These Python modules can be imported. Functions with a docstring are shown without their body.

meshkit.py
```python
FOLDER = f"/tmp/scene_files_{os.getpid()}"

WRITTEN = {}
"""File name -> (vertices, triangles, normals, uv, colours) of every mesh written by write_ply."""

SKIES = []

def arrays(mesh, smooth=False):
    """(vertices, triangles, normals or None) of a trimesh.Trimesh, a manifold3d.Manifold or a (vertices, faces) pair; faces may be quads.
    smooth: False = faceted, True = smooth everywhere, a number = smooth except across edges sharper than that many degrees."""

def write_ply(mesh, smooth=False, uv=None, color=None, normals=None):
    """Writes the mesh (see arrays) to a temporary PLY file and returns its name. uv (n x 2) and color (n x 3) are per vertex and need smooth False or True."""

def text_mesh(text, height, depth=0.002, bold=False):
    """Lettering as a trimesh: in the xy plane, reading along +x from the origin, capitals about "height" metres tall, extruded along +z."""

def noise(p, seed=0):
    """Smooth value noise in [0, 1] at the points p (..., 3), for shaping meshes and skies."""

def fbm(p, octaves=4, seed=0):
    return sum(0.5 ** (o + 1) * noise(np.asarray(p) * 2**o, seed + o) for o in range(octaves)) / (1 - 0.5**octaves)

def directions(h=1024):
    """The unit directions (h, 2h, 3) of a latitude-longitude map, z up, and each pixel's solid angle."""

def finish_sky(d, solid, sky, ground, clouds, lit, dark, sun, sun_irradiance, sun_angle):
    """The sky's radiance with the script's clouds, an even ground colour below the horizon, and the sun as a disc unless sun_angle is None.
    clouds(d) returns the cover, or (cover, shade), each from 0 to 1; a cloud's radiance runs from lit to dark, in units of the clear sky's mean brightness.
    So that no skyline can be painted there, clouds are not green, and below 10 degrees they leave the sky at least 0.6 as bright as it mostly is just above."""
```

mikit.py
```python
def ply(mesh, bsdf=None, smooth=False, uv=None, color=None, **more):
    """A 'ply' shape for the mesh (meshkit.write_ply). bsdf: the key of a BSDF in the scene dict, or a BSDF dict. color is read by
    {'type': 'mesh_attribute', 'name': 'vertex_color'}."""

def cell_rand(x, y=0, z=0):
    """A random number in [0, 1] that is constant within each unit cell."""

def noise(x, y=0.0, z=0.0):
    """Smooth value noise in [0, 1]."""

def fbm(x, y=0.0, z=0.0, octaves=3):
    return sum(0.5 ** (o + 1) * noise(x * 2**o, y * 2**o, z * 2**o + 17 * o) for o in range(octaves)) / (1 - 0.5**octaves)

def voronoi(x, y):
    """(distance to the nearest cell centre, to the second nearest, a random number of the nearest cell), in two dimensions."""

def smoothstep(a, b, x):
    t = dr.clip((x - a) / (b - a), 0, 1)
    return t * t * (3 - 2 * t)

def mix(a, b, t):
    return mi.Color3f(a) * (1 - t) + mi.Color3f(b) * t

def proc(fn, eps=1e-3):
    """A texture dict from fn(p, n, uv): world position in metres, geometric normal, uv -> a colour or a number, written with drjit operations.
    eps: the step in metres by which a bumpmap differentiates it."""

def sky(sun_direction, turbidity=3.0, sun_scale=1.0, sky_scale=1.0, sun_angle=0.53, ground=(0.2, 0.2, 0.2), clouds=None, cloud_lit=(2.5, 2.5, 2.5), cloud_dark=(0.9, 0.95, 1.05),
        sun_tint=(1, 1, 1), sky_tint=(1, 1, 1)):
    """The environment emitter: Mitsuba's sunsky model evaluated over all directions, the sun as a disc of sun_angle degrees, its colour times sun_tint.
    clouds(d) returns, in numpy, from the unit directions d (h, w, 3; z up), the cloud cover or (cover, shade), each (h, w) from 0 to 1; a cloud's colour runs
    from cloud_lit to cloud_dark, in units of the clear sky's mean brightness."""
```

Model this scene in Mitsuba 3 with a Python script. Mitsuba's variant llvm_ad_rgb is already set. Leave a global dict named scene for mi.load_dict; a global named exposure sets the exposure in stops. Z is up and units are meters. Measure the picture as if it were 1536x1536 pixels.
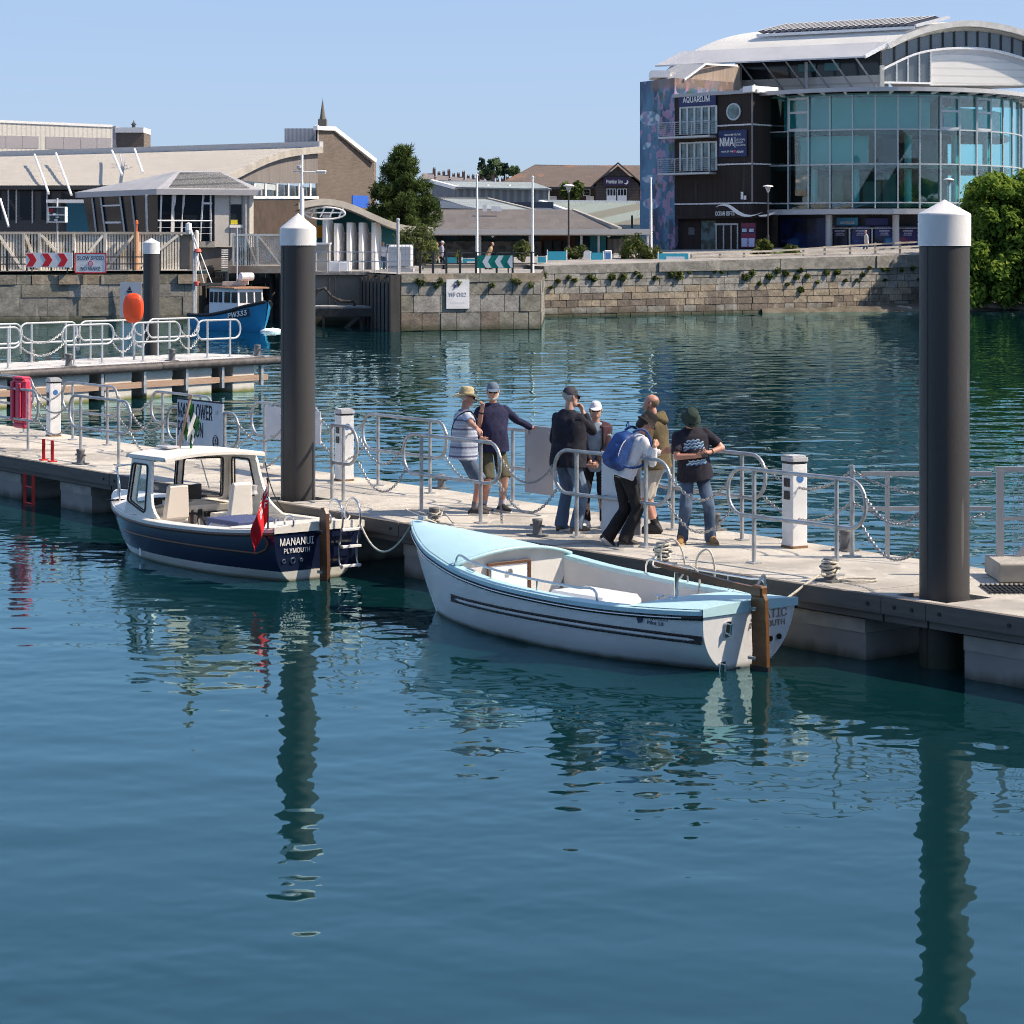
import math, random
import numpy as np, trimesh, drjit as dr, mitsuba as mi, manifold3d as m3
import shapely, shapely.geometry as sg
import mikit, meshkit
from mikit import proc, noise, fbm, voronoi, smoothstep, mix, cell_rand

scene, labels = {}, {}
T = mi.ScalarTransform4f
EYE, FPX = 4.3, 3700.0          # eye height above the water; focal length for a 1536 px wide picture
DEPTH = 1.0                     # metres per unit of depth (the far shore below is entered in units of 1.48 m)

# ---------------------------------------------------------------- camera, sky
scene['camera'] = {'type': 'perspective', 'fov': 2 * math.degrees(math.atan(768 / FPX)), 'fov_axis': 'x',
                   'near_clip': 0.5, 'far_clip': 4000.0,
                   'principal_point_offset_x': 0.0, 'principal_point_offset_y': (768 - 368) / 1536,
                   'to_world': T().look_at(origin=[0, 0, EYE], target=[0, 100, EYE], up=[0, 0, 1])}
SUN = (0.70, -0.06, 0.715)
scene['sky'] = mikit.sky(SUN, turbidity=3.0, ground=(0.10, 0.14, 0.15), sky_tint=(0.98, 0.92, 0.98), sun_tint=(1.0, 1.02, 1.07), sky_scale=1.08,
                         clouds=lambda d: np.full(d.shape[:2], 0.30), cloud_lit=(1.20, 1.54, 2.05))     # a thin even veil of haze
exposure = 2.08

# ---------------------------------------------------------------- naming helpers
_used = set()


def num(key):
    if key not in _used:
        _used.add(key)
        return key
    i = 1
    while f'{key}_{i:03d}' in _used:
        i += 1
    key = f'{key}_{i:03d}'
    _used.add(key)
    return key


def thing(name, label, cat, group=None):
    key = num(name)
    labels[key] = {'label': label, 'category': cat}
    if group:
        labels[key]['group'] = group
    return key


def metres(mesh):
    """vertices and triangles in metres"""
    v, f = mesh.get() if isinstance(mesh, MB) else mesh if isinstance(mesh, tuple) else (mesh.vertices, mesh.faces)
    return np.asarray(v, float) * (1.0, DEPTH, 1.0), f


def part(parent, name, mesh, m, smooth=False, label=None, kind=None, **kw):
    key = num(parent + '__' + name)
    scene[key] = mikit.ply(metres(mesh), m, smooth=smooth, **kw)
    if label or kind:
        labels[key] = {}
        if label:
            labels[key]['label'] = label
        if kind:
            labels[key]['kind'] = kind
    return key


def single(name, mesh, m, label, cat, group=None, smooth=False, **kw):
    key = thing(name, label, cat, group)
    scene[key] = mikit.ply(metres(mesh), m, smooth=smooth, **kw)
    return key


def struct(name, mesh, m, smooth=False, label=None, kind='structure'):
    key = num(name)
    scene[key] = mikit.ply(metres(mesh), m, smooth=smooth)
    labels[key] = {'kind': kind}
    if label:
        labels[key]['label'] = label
    return key


# ---------------------------------------------------------------- mesh helpers
def W(px, py, d):
    """a point of the place: the direction a surveyor at the eye point reads, and the distance d"""
    return np.array([(px - 768) / FPX * d, d, EYE - (py - 368) / FPX * d])


def X(px, d):
    return (px - 768) / FPX * d


def Z(py, d):
    return EYE - (py - 368) / FPX * d


def unit(v):
    v = np.asarray(v, float)
    return v / max(np.linalg.norm(v), 1e-12)


class MB:
    """collects vertices and triangles"""

    def __init__(self):
        self.v, self.f, self.n = [], [], 0

    def add(self, v, f):
        v, f = np.asarray(v, float), np.asarray(f, int)
        if f.shape[1] == 4:
            f = np.vstack([f[:, [0, 1, 2]], f[:, [0, 2, 3]]])
        self.v.append(v)
        self.f.append(f + self.n)
        self.n += len(v)
        return self

    def mesh(self, m):
        return self.add(m.vertices, m.faces)

    def get(self):
        return np.vstack(self.v), np.vstack(self.f)

    # -- shapes
    def hex8(self, b, t):
        """bottom ring b (4), top ring t (4), counter-clockwise seen from above"""
        v = np.vstack([b, t])
        f = [[0, 3, 2, 1], [4, 5, 6, 7], [0, 1, 5, 4], [1, 2, 6, 5], [2, 3, 7, 6], [3, 0, 4, 7]]
        return self.add(v, f)

    def box(self, c, s, rot=0.0):
        c, s = np.asarray(c, float), np.asarray(s, float) / 2
        co, si = math.cos(rot), math.sin(rot)
        q = [(-s[0], -s[1]), (s[0], -s[1]), (s[0], s[1]), (-s[0], s[1])]
        r = [(c[0] + x * co - y * si, c[1] + x * si + y * co) for x, y in q]
        return self.hex8([(x, y, c[2] - s[2]) for x, y in r], [(x, y, c[2] + s[2]) for x, y in r])

    def wall(self, p0, p1, t, z0, z1, z0b=None, z1b=None):
        """upright slab from p0 to p1 (xy), thickness t to its left side (negative: right side), optionally other heights at p1"""
        p0, p1 = np.asarray(p0[:2], float), np.asarray(p1[:2], float)
        d = unit(p1 - p0)
        n = np.array([-d[1], d[0]]) * t
        z0b = z0 if z0b is None else z0b
        z1b = z1 if z1b is None else z1b
        a, b, c, e = p0, p1, p1 + n, p0 + n
        lo = [(*a, z0), (*b, z0b), (*c, z0b), (*e, z0)]
        hi = [(*a, z1), (*b, z1b), (*c, z1b), (*e, z1)]
        if t < 0:
            lo, hi = lo[::-1], hi[::-1]
        return self.hex8(lo, hi)

    def beam(self, p0, p1, w, h, up=(0, 0, 1)):
        p0, p1 = np.asarray(p0, float), np.asarray(p1, float)
        d = unit(p1 - p0)
        s = unit(np.cross(d, up)) if abs(np.dot(d, up)) < 0.999 else unit(np.cross(d, (1, 0, 0)))
        u = np.cross(s, d)
        r = [(-w / 2, -h / 2), (w / 2, -h / 2), (w / 2, h / 2), (-w / 2, h / 2)]
        return self._beam(p0, p1, s, u, r)

    def _beam(self, p0, p1, s, u, r):
        a = [p0 + s * x + u * y for x, y in r]
        b = [p1 + s * x + u * y for x, y in r]
        f = [[0, 1, 2, 3], [7, 6, 5, 4], [0, 4, 5, 1], [1, 5, 6, 2], [2, 6, 7, 3], [3, 7, 4, 0]]
        return self.add(np.vstack([a, b]), f)

    def tube(self, pts, r, n=8, closed=False, caps=True):
        pts = np.asarray(pts, float)
        k = len(pts)
        rr = np.broadcast_to(np.asarray(r, float), (k,))
        if closed:
            tan = np.roll(pts, -1, 0) - np.roll(pts, 1, 0)
        else:
            tan = np.gradient(pts, axis=0)
        tan /= np.maximum(np.linalg.norm(tan, axis=1, keepdims=True), 1e-9)
        ref = np.array([0, 0, 1.0]) if abs(tan[0][2]) < 0.9 else np.array([1.0, 0, 0])
        s = unit(np.cross(tan[0], ref))
        rings = []
        ang = np.arange(n) / n * 2 * math.pi
        for i in range(k):
            s = unit(s - tan[i] * np.dot(s, tan[i]))
            u = np.cross(tan[i], s)
            rings.append(pts[i] + rr[i] * (np.cos(ang)[:, None] * s + np.sin(ang)[:, None] * u))
        v = np.vstack(rings)
        f = []
        m = k if closed else k - 1
        for i in range(m):
            j = (i + 1) % k
            for a in range(n):
                b = (a + 1) % n
                f.append([i * n + a, i * n + b, j * n + b, j * n + a])
        f = np.array(f)
        f = np.vstack([f[:, [0, 1, 2]], f[:, [0, 2, 3]]])
        if caps and not closed:
            c0, c1 = len(v), len(v) + 1
            v = np.vstack([v, pts[0], pts[-1]])
            e = [[c0, (a + 1) % n, a] for a in range(n)] + [[c1, (k - 1) * n + a, (k - 1) * n + (a + 1) % n] for a in range(n)]
            f = np.vstack([f, e])
        return self.add(v, f)

    def cyl(self, p0, p1, r, n=12, r1=None):
        return self.tube([p0, p1], [r, r if r1 is None else r1], n)

    def lathe(self, c, prof, n=24):
        """profile [(r, z)] turned about the upright axis through c"""
        ang = np.arange(n) / n * 2 * math.pi
        v, f = [], []
        for r, z in prof:
            v += [(c[0] + r * math.cos(a), c[1] + r * math.sin(a), c[2] + z) for a in ang]
        for i in range(len(prof) - 1):
            for a in range(n):
                b = (a + 1) % n
                f.append([i * n + a, i * n + b, (i + 1) * n + b, (i + 1) * n + a])
        return self.add(v, f)

    def hull(self, pts):
        m = trimesh.convex.convex_hull(np.asarray(pts, float))
        return self.add(m.vertices, m.faces)

    def poly(self, pts, thick):
        """a planar polygon (3-d points) given thickness along the vector thick"""
        pts, thick = np.asarray(pts, float), np.asarray(thick, float)
        nrm = unit(sum(np.cross(pts[i] - pts[0], pts[i + 1] - pts[0]) for i in range(1, len(pts) - 1)))
        e = unit(pts[1] - pts[0])
        g = np.cross(nrm, e)
        flat = [(np.dot(p - pts[0], e), np.dot(p - pts[0], g)) for p in pts]
        vv, ff = trimesh.creation.triangulate_polygon(sg.Polygon(flat), engine='earcut')
        o = pts[0] + vv[:, :1] * e + vv[:, 1:2] * g
        k = len(pts)
        a = np.vstack([o, o + thick])
        side = []
        v = [a]
        f = [ff if np.dot(thick, nrm) < 0 else ff[:, ::-1], (ff[:, ::-1] if np.dot(thick, nrm) < 0 else ff) + len(o)]
        base = len(a)
        v.append(np.vstack([pts, pts + thick]))
        for i in range(k):
            j = (i + 1) % k
            q = [base + i, base + j, base + k + j, base + k + i]
            if np.dot(thick, nrm) < 0:
                q = q[::-1]
            side += [[q[0], q[1], q[2]], [q[0], q[2], q[3]]]
        return self.add(np.vstack(v), np.vstack(f + [np.array(side)]))

    def grid(self, P):
        """P (rows, cols, 3) -> surface"""
        r, c = P.shape[:2]
        i = np.arange(r * c).reshape(r, c)
        f = np.stack([i[:-1, :-1], i[:-1, 1:], i[1:, 1:], i[1:, :-1]], -1).reshape(-1, 4)
        return self.add(P.reshape(-1, 3), f)


def frame_mesh(m, origin, right, up):
    """moves a mesh of the xy plane so that x runs along right, y along up"""
    r, u = unit(right), unit(up)
    n = np.cross(r, u)
    v = np.asarray(m.vertices)
    return np.asarray(origin) + v[:, :1] * r + v[:, 1:2] * u + v[:, 2:3] * n, np.asarray(m.faces)


def lettering(text, height, origin, right, up, depth=0.01, bold=False, width=None, center=False, squeeze=1.0):
    m = meshkit.text_mesh(text, height, depth, bold)
    v = np.array(m.vertices)
    x0, x1 = v[:, 0].min(), v[:, 0].max()
    v[:, 0] -= x0
    w = x1 - x0
    if width:
        v[:, 0] *= width / w
        w = width
    else:
        v[:, 0] *= squeeze
        w *= squeeze
    if center:
        v[:, 0] -= w / 2
    m.vertices = v
    return frame_mesh(m, origin, right, up)


def chamfer_box(s, c=0.02):
    """box of size s centred at the origin with cut edges, as hull points"""
    s = np.asarray(s) / 2
    pts = []
    for a in (-1, 1):
        for b in (-1, 1):
            for e in (-1, 1):
                p = np.array([a, b, e]) * s
                for k in range(3):
                    q = p.copy()
                    for j in range(3):
                        if j != k:
                            q[j] -= np.sign(p[j]) * c
                    pts.append(q)
    return np.array(pts)


# ---------------------------------------------------------------- materials
def C(r, g, b):
    return mi.Color3f(r, g, b)


def rgb(v):
    return {'type': 'rgb', 'value': [float(x) for x in v]}


def mat(name, base, rough=0.5, metal=0.0, two=True, **kw):
    b = base if isinstance(base, dict) else rgb(base)
    r = rough if isinstance(rough, dict) else float(rough)
    m = {'type': 'principled', 'base_color': b, 'roughness': r, 'metallic': float(metal), **kw}
    scene['mat_' + name] = {'type': 'twosided', 'b': m} if two else m
    return 'mat_' + name


def bumpy(name, base, rough, fn, scale, eps=0.01, **kw):
    b = base if isinstance(base, dict) else rgb(base)
    scene['mat_' + name] = {'type': 'twosided', 'b': {'type': 'bumpmap', 'tex': proc(fn, eps), 'scale': float(scale),
                            'b': {'type': 'principled', 'base_color': b, 'roughness': float(rough), **kw}}}
    return 'mat_' + name


def vary(a, b, sx=3.0, sy=None, sz=None, lo=0.3, hi=0.7, octaves=3):
    sy, sz = sx if sy is None else sy, sx if sz is None else sz
    return proc(lambda p, n, uv: mix(a, b, smoothstep(lo, hi, fbm(p.x * sx, p.y * sy, p.z * sz, octaves))))
# ---------------------------------------------------------------- shared materials
CONCRETE = bumpy('deck_concrete', proc(lambda p, n, uv: mix(mix(mix(C(.41, .39, .35), C(.29, .275, .25), smoothstep(.35, .72, fbm(p.x * 1.3, p.y * 1.3, 0, 4))), C(.17, .16, .145), smoothstep(.66, .78, fbm(p.x * .9 + 20, p.y * .9, 3, 4)) * .7), C(.62, .61, .57), smoothstep(.80, .84, noise(p.x * 7.3, p.y * 7.3, 9)) * .22)),
                 .85, lambda p, n, uv: fbm(p.x * 25, p.y * 25, p.z * 25, 3), .006)
FLOATM = mat('float_concrete', proc(lambda p, n, uv: mix(mix(C(.30, .29, .27), C(.19, .19, .19), fbm(p.x * 3, p.y * 3, p.z * 4, 4)), C(.05, .055, .04), smoothstep(.20, .02, p.z + .12 * fbm(p.x * 5, p.y * 5, 0)))), .9)
FLOATTOP = mat('float_cap', vary(C(.36, .34, .30), C(.26, .25, .23), 4), .9)
BEAM = mat('fender_timber', proc(lambda p, n, uv: mix(C(.075, .072, .07), C(.15, .135, .12), fbm((p.x - p.y) * 1.5, (p.x + p.y) * 3, p.z * 22, 4))), .8)
BOLT = mat('bolt_iron', (.03, .03, .03), .6, .3)
GALV = mat('galvanised_steel', vary(C(.50, .52, .54), C(.36, .38, .40), 9), .42, .55)
CHAINM = mat('chain_steel', (.42, .42, .42), .4, .7)
WHITE = mat('white_paint', vary(C(.78, .79, .80), C(.68, .69, .70), 6), .45)
GREYP = mat('grey_paint', (.45, .46, .48), .5)
BLACK = mat('black_rubber', (.018, .018, .02), .6)
DARKM = mat('dark_metal', (.035, .037, .04), .5)
RED = mat('red_paint', (.55, .03, .025), .5)
WOODW = mat('worn_timber', proc(lambda p, n, uv: mix(C(.30, .19, .13), C(.42, .31, .24), fbm((p.x + p.y) * 1.2, 0, p.z * 25, 4))), .8)
PILEM = bumpy('pile_coating', proc(lambda p, n, uv: mix(mix(mix(C(.056, .053, .053), C(.037, .036, .037), fbm(p.x * 3, p.y * 3, p.z * .5, 4)), C(.16, .15, .14), smoothstep(.74, .84, fbm(p.x * 14, p.y * 14, p.z * .7, 2)) * .5), C(.022, .030, .016), smoothstep(.50, .1, p.z + .1 * noise(p.x * 9, p.y * 9, 0)))), .55,
              lambda p, n, uv: fbm(p.x * 60, p.y * 60, p.z * 60, 2), .002)

# ---------------------------------------------------------------- water
rng = np.random.default_rng(4)


def wave_set(n, l0, l1, slope, spread, seed):
    r = np.random.default_rng(seed)
    lam = np.exp(r.uniform(np.log(l0), np.log(l1), n))
    th = math.pi / 2 + r.normal(0, spread, n)
    k = 2 * math.pi / lam
    amp = slope * math.sqrt(2.0 / n) / k
    return k * np.cos(th), k * np.sin(th), amp, r.uniform(0, 2 * math.pi, n)


def waves(x, y, s):
    h = np.zeros_like(x)
    for kx, ky, a, ph in zip(*s):
        h += a * np.cos(kx * x + ky * y + ph)
    return h


SW_CALM = wave_set(48, .42, 2.8, .0108, .55, 1)
SW_FINE = wave_set(64, .13, .52, .0125, .8, 2)
SW_CHOP = wave_set(56, .30, 2.6, .0215, .75, 3)


def sm(a, b, x):
    t = np.clip((x - a) / (b - a), 0, 1)
    return t * t * (3 - 2 * t)


def water_height(x, y):
    lee = (x + 8.8) * .815 + (y - 42.36) * .58          # metres behind the pontoon's near edge
    out = sm(-.5, 5.0, lee)
    patch = meshkit.fbm(np.stack([x * .22, y * .11, np.zeros_like(x)], -1), 3, 5)
    fine = sm(.35, .65, meshkit.fbm(np.stack([x * .30 + 9, y * .16, np.ones_like(x)], -1), 2, 8))
    near_edge = sm(-7.5, -3.0, lee) * (1 - out)
    far = sm(104, 148, y)
    return waves(x, y, SW_CALM) * (.72 + .45 * patch) + waves(x, y, SW_FINE) * (.55 + .6 * fine + .8 * near_edge) * (1 - .3 * far) \
        + waves(x, y, SW_CHOP) * out * (.45 + 1.1 * patch) * (1 - .35 * far)


ys = [11.0]
while ys[-1] < 176:
    y = ys[-1]
    ys.append(y + (.045 if y < 20 else .06 if y < 47 else .06 + (y - 47) * .0040))
ys = np.array(ys)
cols = np.linspace(-1, 1, 620)
gy, gt = np.meshgrid(ys, cols, indexing='ij')
gx = gt * (1.0 + .23 * gy)
wz = water_height(gx, gy)
scene['mat_water'] = {'type': 'plastic', 'int_ior': 1.72, 'specular_reflectance': rgb((.66, .94, 1.0)), 'diffuse_reflectance': rgb((.0030, .028, .033)), 'nonlinear': False}
struct('water', MB().grid(np.stack([gx, gy, wz], -1)), 'mat_water', smooth=True, label='calm blue green harbour water with soft ripples and reflections')
FLATW = MB()
for x0, x1, y0, y1 in ((-420, 420, -160, 11.0), (-420, 420, 176, 420)):
    FLATW.add([(x0, y0, -.02), (x1, y0, -.02), (x1, y1, -.02), (x0, y1, -.02)], [[0, 1, 2, 3]])
for s in (-1, 1):
    a, b = 1.0 + .23 * 11, 1.0 + .23 * 176
    q = [(s * a, 11.0, -.02), (s * 420, 11.0, -.02), (s * 420, 176, -.02), (s * b, 176, -.02)]
    FLATW.add(q if s > 0 else q[::-1], [[0, 1, 2, 3]])
_used.add('water__001')
scene['water__001'] = mikit.ply(FLATW.get(), 'mat_water')
_used.add('water__001')

# ---------------------------------------------------------------- land (the far shore: depths in units of 1.48 m)
FPX, DEPTH = 2500.0, 1.48
LZ = 2.85
SHORE = [(-600, -40), (-81.8, 81), (-30.8, 93), (-18.05, 96), (-18.05, 99.6), (-12.5, 99.6), (-12.5, 90.2), (-7.9, 90.4), (-5.58, 83.2), (1.45, 85.3), (1.9, 100.1), (27.2, 111.1), (48, 120.1), (420, 300), (2600, 1400), (2600, 3000), (-2600, 3000), (-2600, -40)]
vv, ff = trimesh.creation.triangulate_polygon(sg.Polygon(SHORE), engine='earcut')
GROUND = mat('ground_paving', vary(C(.24, .235, .225), C(.17, .165, .16), .5), .9)
g = MB()
g.add(np.column_stack([vv, np.full(len(vv), LZ)]), ff)
struct('ground', g, GROUND, label='flat paved quayside ground behind the harbour walls')

g2 = MB().add([(-900, -700, 2.6), (900, -700, 2.6), (900, -1.2, 2.6), (-900, -1.2, 2.6)], [[0, 1, 2, 3]]).add([(-900, -1.2, 2.6), (900, -1.2, 2.6), (900, -1.2, -2), (-900, -1.2, -2)], [[3, 2, 1, 0]])
scene['ground__001'] = mikit.ply(metres(g2), GROUND)
_used.add('ground__001')
# the old town behind the viewer, seen only as reflections in the glass across the water
r = random.Random(8)
TOWN = [mat('town_wall_%d' % i, c, .85) for i, c in enumerate(((.30, .27, .22), (.16, .13, .11), (.40, .37, .32), (.12, .13, .12)))]
SLATE = mat('town_slate', (.06, .06, .065), .7)
x = -150.0
while x < 150:
    w_, h_ = r.uniform(8, 15), r.uniform(8, 14)
    k = thing('town_house', 'old town house on the near quay behind the viewer', 'house', 'town houses behind the viewer')
    y_ = -20 - r.uniform(0, 2)
    part(k, 'wall', MB().box((x + w_ / 2, y_ - 5, 2.6 + h_ / 2), (w_ - .1, 10, h_)), TOWN[r.randrange(4)])
    part(k, 'roof', MB().hull([(x, y_ + .3, 2.6 + h_), (x + w_ - .1, y_ + .3, 2.6 + h_), (x, y_ - 10.3, 2.6 + h_), (x + w_ - .1, y_ - 10.3, 2.6 + h_), (x, y_ - 5, 6.2 + h_), (x + w_ - .1, y_ - 5, 6.2 + h_)]), SLATE)
    wm_ = MB()
    for fl in range(int(h_ // 2.9)):
        for c in range(int(w_ // 2.4)):
            wm_.box((x + 1.5 + 2.4 * c, y_ + .03, 4.3 + 2.9 * fl), (1.1, .1, 1.5))
    part(k, 'windows', wm_, SLATE, kind='stuff')
    x += w_
STONE = {}
for k, (a, b) in {'grey': ((.27, .26, .235), (.17, .165, .15)), 'pale': ((.33, .32, .295), (.22, .21, .195)), 'tan': ((.34, .285, .215), (.22, .185, .14)), 'brown': ((.20, .165, .135), (.12, .10, .085)), 'olive': ((.25, .24, .20), (.155, .15, .125))}.items():
    STONE[k] = bumpy('stone_' + k, proc(lambda p, n, uv, a=a, b=b: mix(mix(mix(C(*a), C(*b), smoothstep(.25, .75, fbm(p.x * 2.2, p.y * 2.2, p.z * 2.6, 4))) * (.72 + .5 * noise(p.x * 13, p.y * 9, p.z * 13)), C(.42, .40, .35), smoothstep(.62, .8, fbm(p.x * 3.1 + 7, p.y * 2, p.z * .45, 3)) * .5), C(.035, .045, .02), smoothstep(.62, .05, p.z + .25 * fbm(p.x * 1.3, p.y * 1.3, 0, 2)) * .85)), .9, lambda p, n, uv: fbm(p.x * 7, p.y * 5, p.z * 7, 3), .018, .02)
MORTAR = mat('mortar', (.075, .068, .055), .95)


def stone_courses(parent, p0, p1, courses, lens, seed, mats, proud=.05, gap=.018, side=1.0, name='stone', limit=300, done=0, jitter=.25):
    """courses: [(z0 at p0, z1 at p0, z0 at p1, z1 at p1)]; stones stand proud of the core wall p0-p1 towards the water"""
    r = random.Random(seed)
    p0, p1 = np.array(p0, float), np.array(p1, float)
    L = np.linalg.norm(p1 - p0)
    d = (p1 - p0) / L
    n = np.array([d[1], -d[0]]) * side
    rest = MB()
    for ci, (a0, a1, b0, b1) in enumerate(courses):
        s = -r.uniform(0, lens[0])
        choice = mats[min(ci, len(mats) - 1)]
        while s < L:
            e = s + r.uniform(*lens)
            if L - e < lens[0] * .45:
                e = L
            u0, u1 = max(s, 0) + gap / 2, min(e, L) - gap / 2
            s = e
            if u1 - u0 < .1:
                continue
            f0, f1 = u0 / L, u1 / L
            pr = proud * r.uniform(1 - jitter * 2, 1 + jitter)
            j = [r.uniform(-.012, .012) for _ in range(4)]
            q0, q1 = p0 + d * u0, p0 + d * u1
            fr = n * pr
            lo0, lo1 = a0 + (b0 - a0) * f0 + gap / 2, a0 + (b0 - a0) * f1 + gap / 2
            hi0, hi1 = a1 + (b1 - a1) * f0 - gap / 2, a1 + (b1 - a1) * f1 - gap / 2
            back = -n * .12
            bot = [(*(q0 + fr), lo0 + j[0]), (*(q1 + fr), lo1 + j[1]), (*(q1 + back), lo1), (*(q0 + back), lo0)]
            top = [(*(q0 + fr), hi0 + j[2]), (*(q1 + fr), hi1 + j[3]), (*(q1 + back), hi1), (*(q0 + back), hi0)]
            m = MB().hex8(bot, top)
            if done < limit:
                part(parent, name, m, STONE[r.choice(choice)])
                done += 1
            else:
                rest.mesh(trimesh.Trimesh(*m.get(), process=False))
    if rest.n:
        part(parent, 'stone_courses', rest, STONE['grey'], kind='stuff')
    return done


# -- left quay wall
qw = thing('quay_wall', 'big block stone quay wall under the white swing bridge at the left', 'wall')
LW0, LW1 = (-34.0, 92.25), (-18.05, 96.0)
part(qw, 'core', MB().wall((-81.8, 81), LW1, 3.0, -1.5, 2.62).wall((LW1[0], LW1[1]), (-18.05, 99.4), 1.0, -1.5, 2.62), MORTAR)
done = stone_courses(qw, LW0, LW1, [(-.6, .28, -.6, .28), (.28, 1.36, .28, 1.36), (1.36, 2.08, 1.36, 2.08)], (1.5, 2.6), 3, [['brown', 'olive'], ['olive', 'grey', 'olive'], ['pale', 'grey', 'olive']], .07)
stone_courses(qw, LW0, LW1, [(2.08, 2.64, 2.08, 2.64)], (.8, 1.9), 4, [['tan', 'olive', 'tan']], .13, .03, name='coping_stone', jitter=.5)

# -- lock pier
pier = thing('lock_pier', 'square stone lock pier with a white notice on its face', 'pier')
PA, PB = (-5.55, 83.2), (1.45, 85.3)
part(pier, 'core', MB().hull([(*PA, -1.5), (*PB, -1.5), (1.9, 99.8, -1.5), (-7.9, 90.3, -1.5), (*PA, 2.8), (*PB, 2.8), (1.9, 99.8, 2.8), (-7.9, 90.3, 2.8)]), MORTAR)
rows = [(-.7, .02, -.7, .02), (.02, .93, .02, .93), (.93, 1.80, .93, 1.80), (1.80, 2.44, 1.80, 2.44)]
stone_courses(pier, PA, PB, rows, (.75, 1.45), 11, [['brown'], ['brown', 'olive', 'grey'], ['olive', 'pale', 'tan', 'olive'], ['grey', 'olive', 'pale']], .06, .03)
stone_courses(pier, PA, PB, [(2.44, 2.9, 2.44, 2.9)], (1.0, 1.9), 12, [['tan', 'olive']], .12, .02, name='coping_stone')
stone_courses(pier, PB, (1.9, 99.8), [r_ for r_ in rows[1:]], (.8, 1.5), 13, [['olive', 'grey']], .05, .02)
SLIME = mat('black_timber', proc(lambda p, n, uv: mix(C(.022, .022, .022), C(.06, .055, .05), fbm(p.x * 6, p.y * 6, p.z * .8, 3))), .7)
tp = MB()
for i in range(9):
    f = (i + .3) / 9
    tp.box((-5.7 - 2.3 * f, 83.35 + 7.0 * f, .6), (.42, .5, 4.3), .32)
for i in range(9):
    f = (i + .3) / 9
    part(pier, 'fender_pile', MB().box((-5.85 - 2.3 * f, 83.3 + 7.0 * f, .6), (.36, .55, 4.3 - .2 * (i % 3)), .32), SLIME)
part(pier, 'corner_pile', MB().box((-5.85, 83.05, .6), (.5, .4, 4.4), .3), SLIME)

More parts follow.
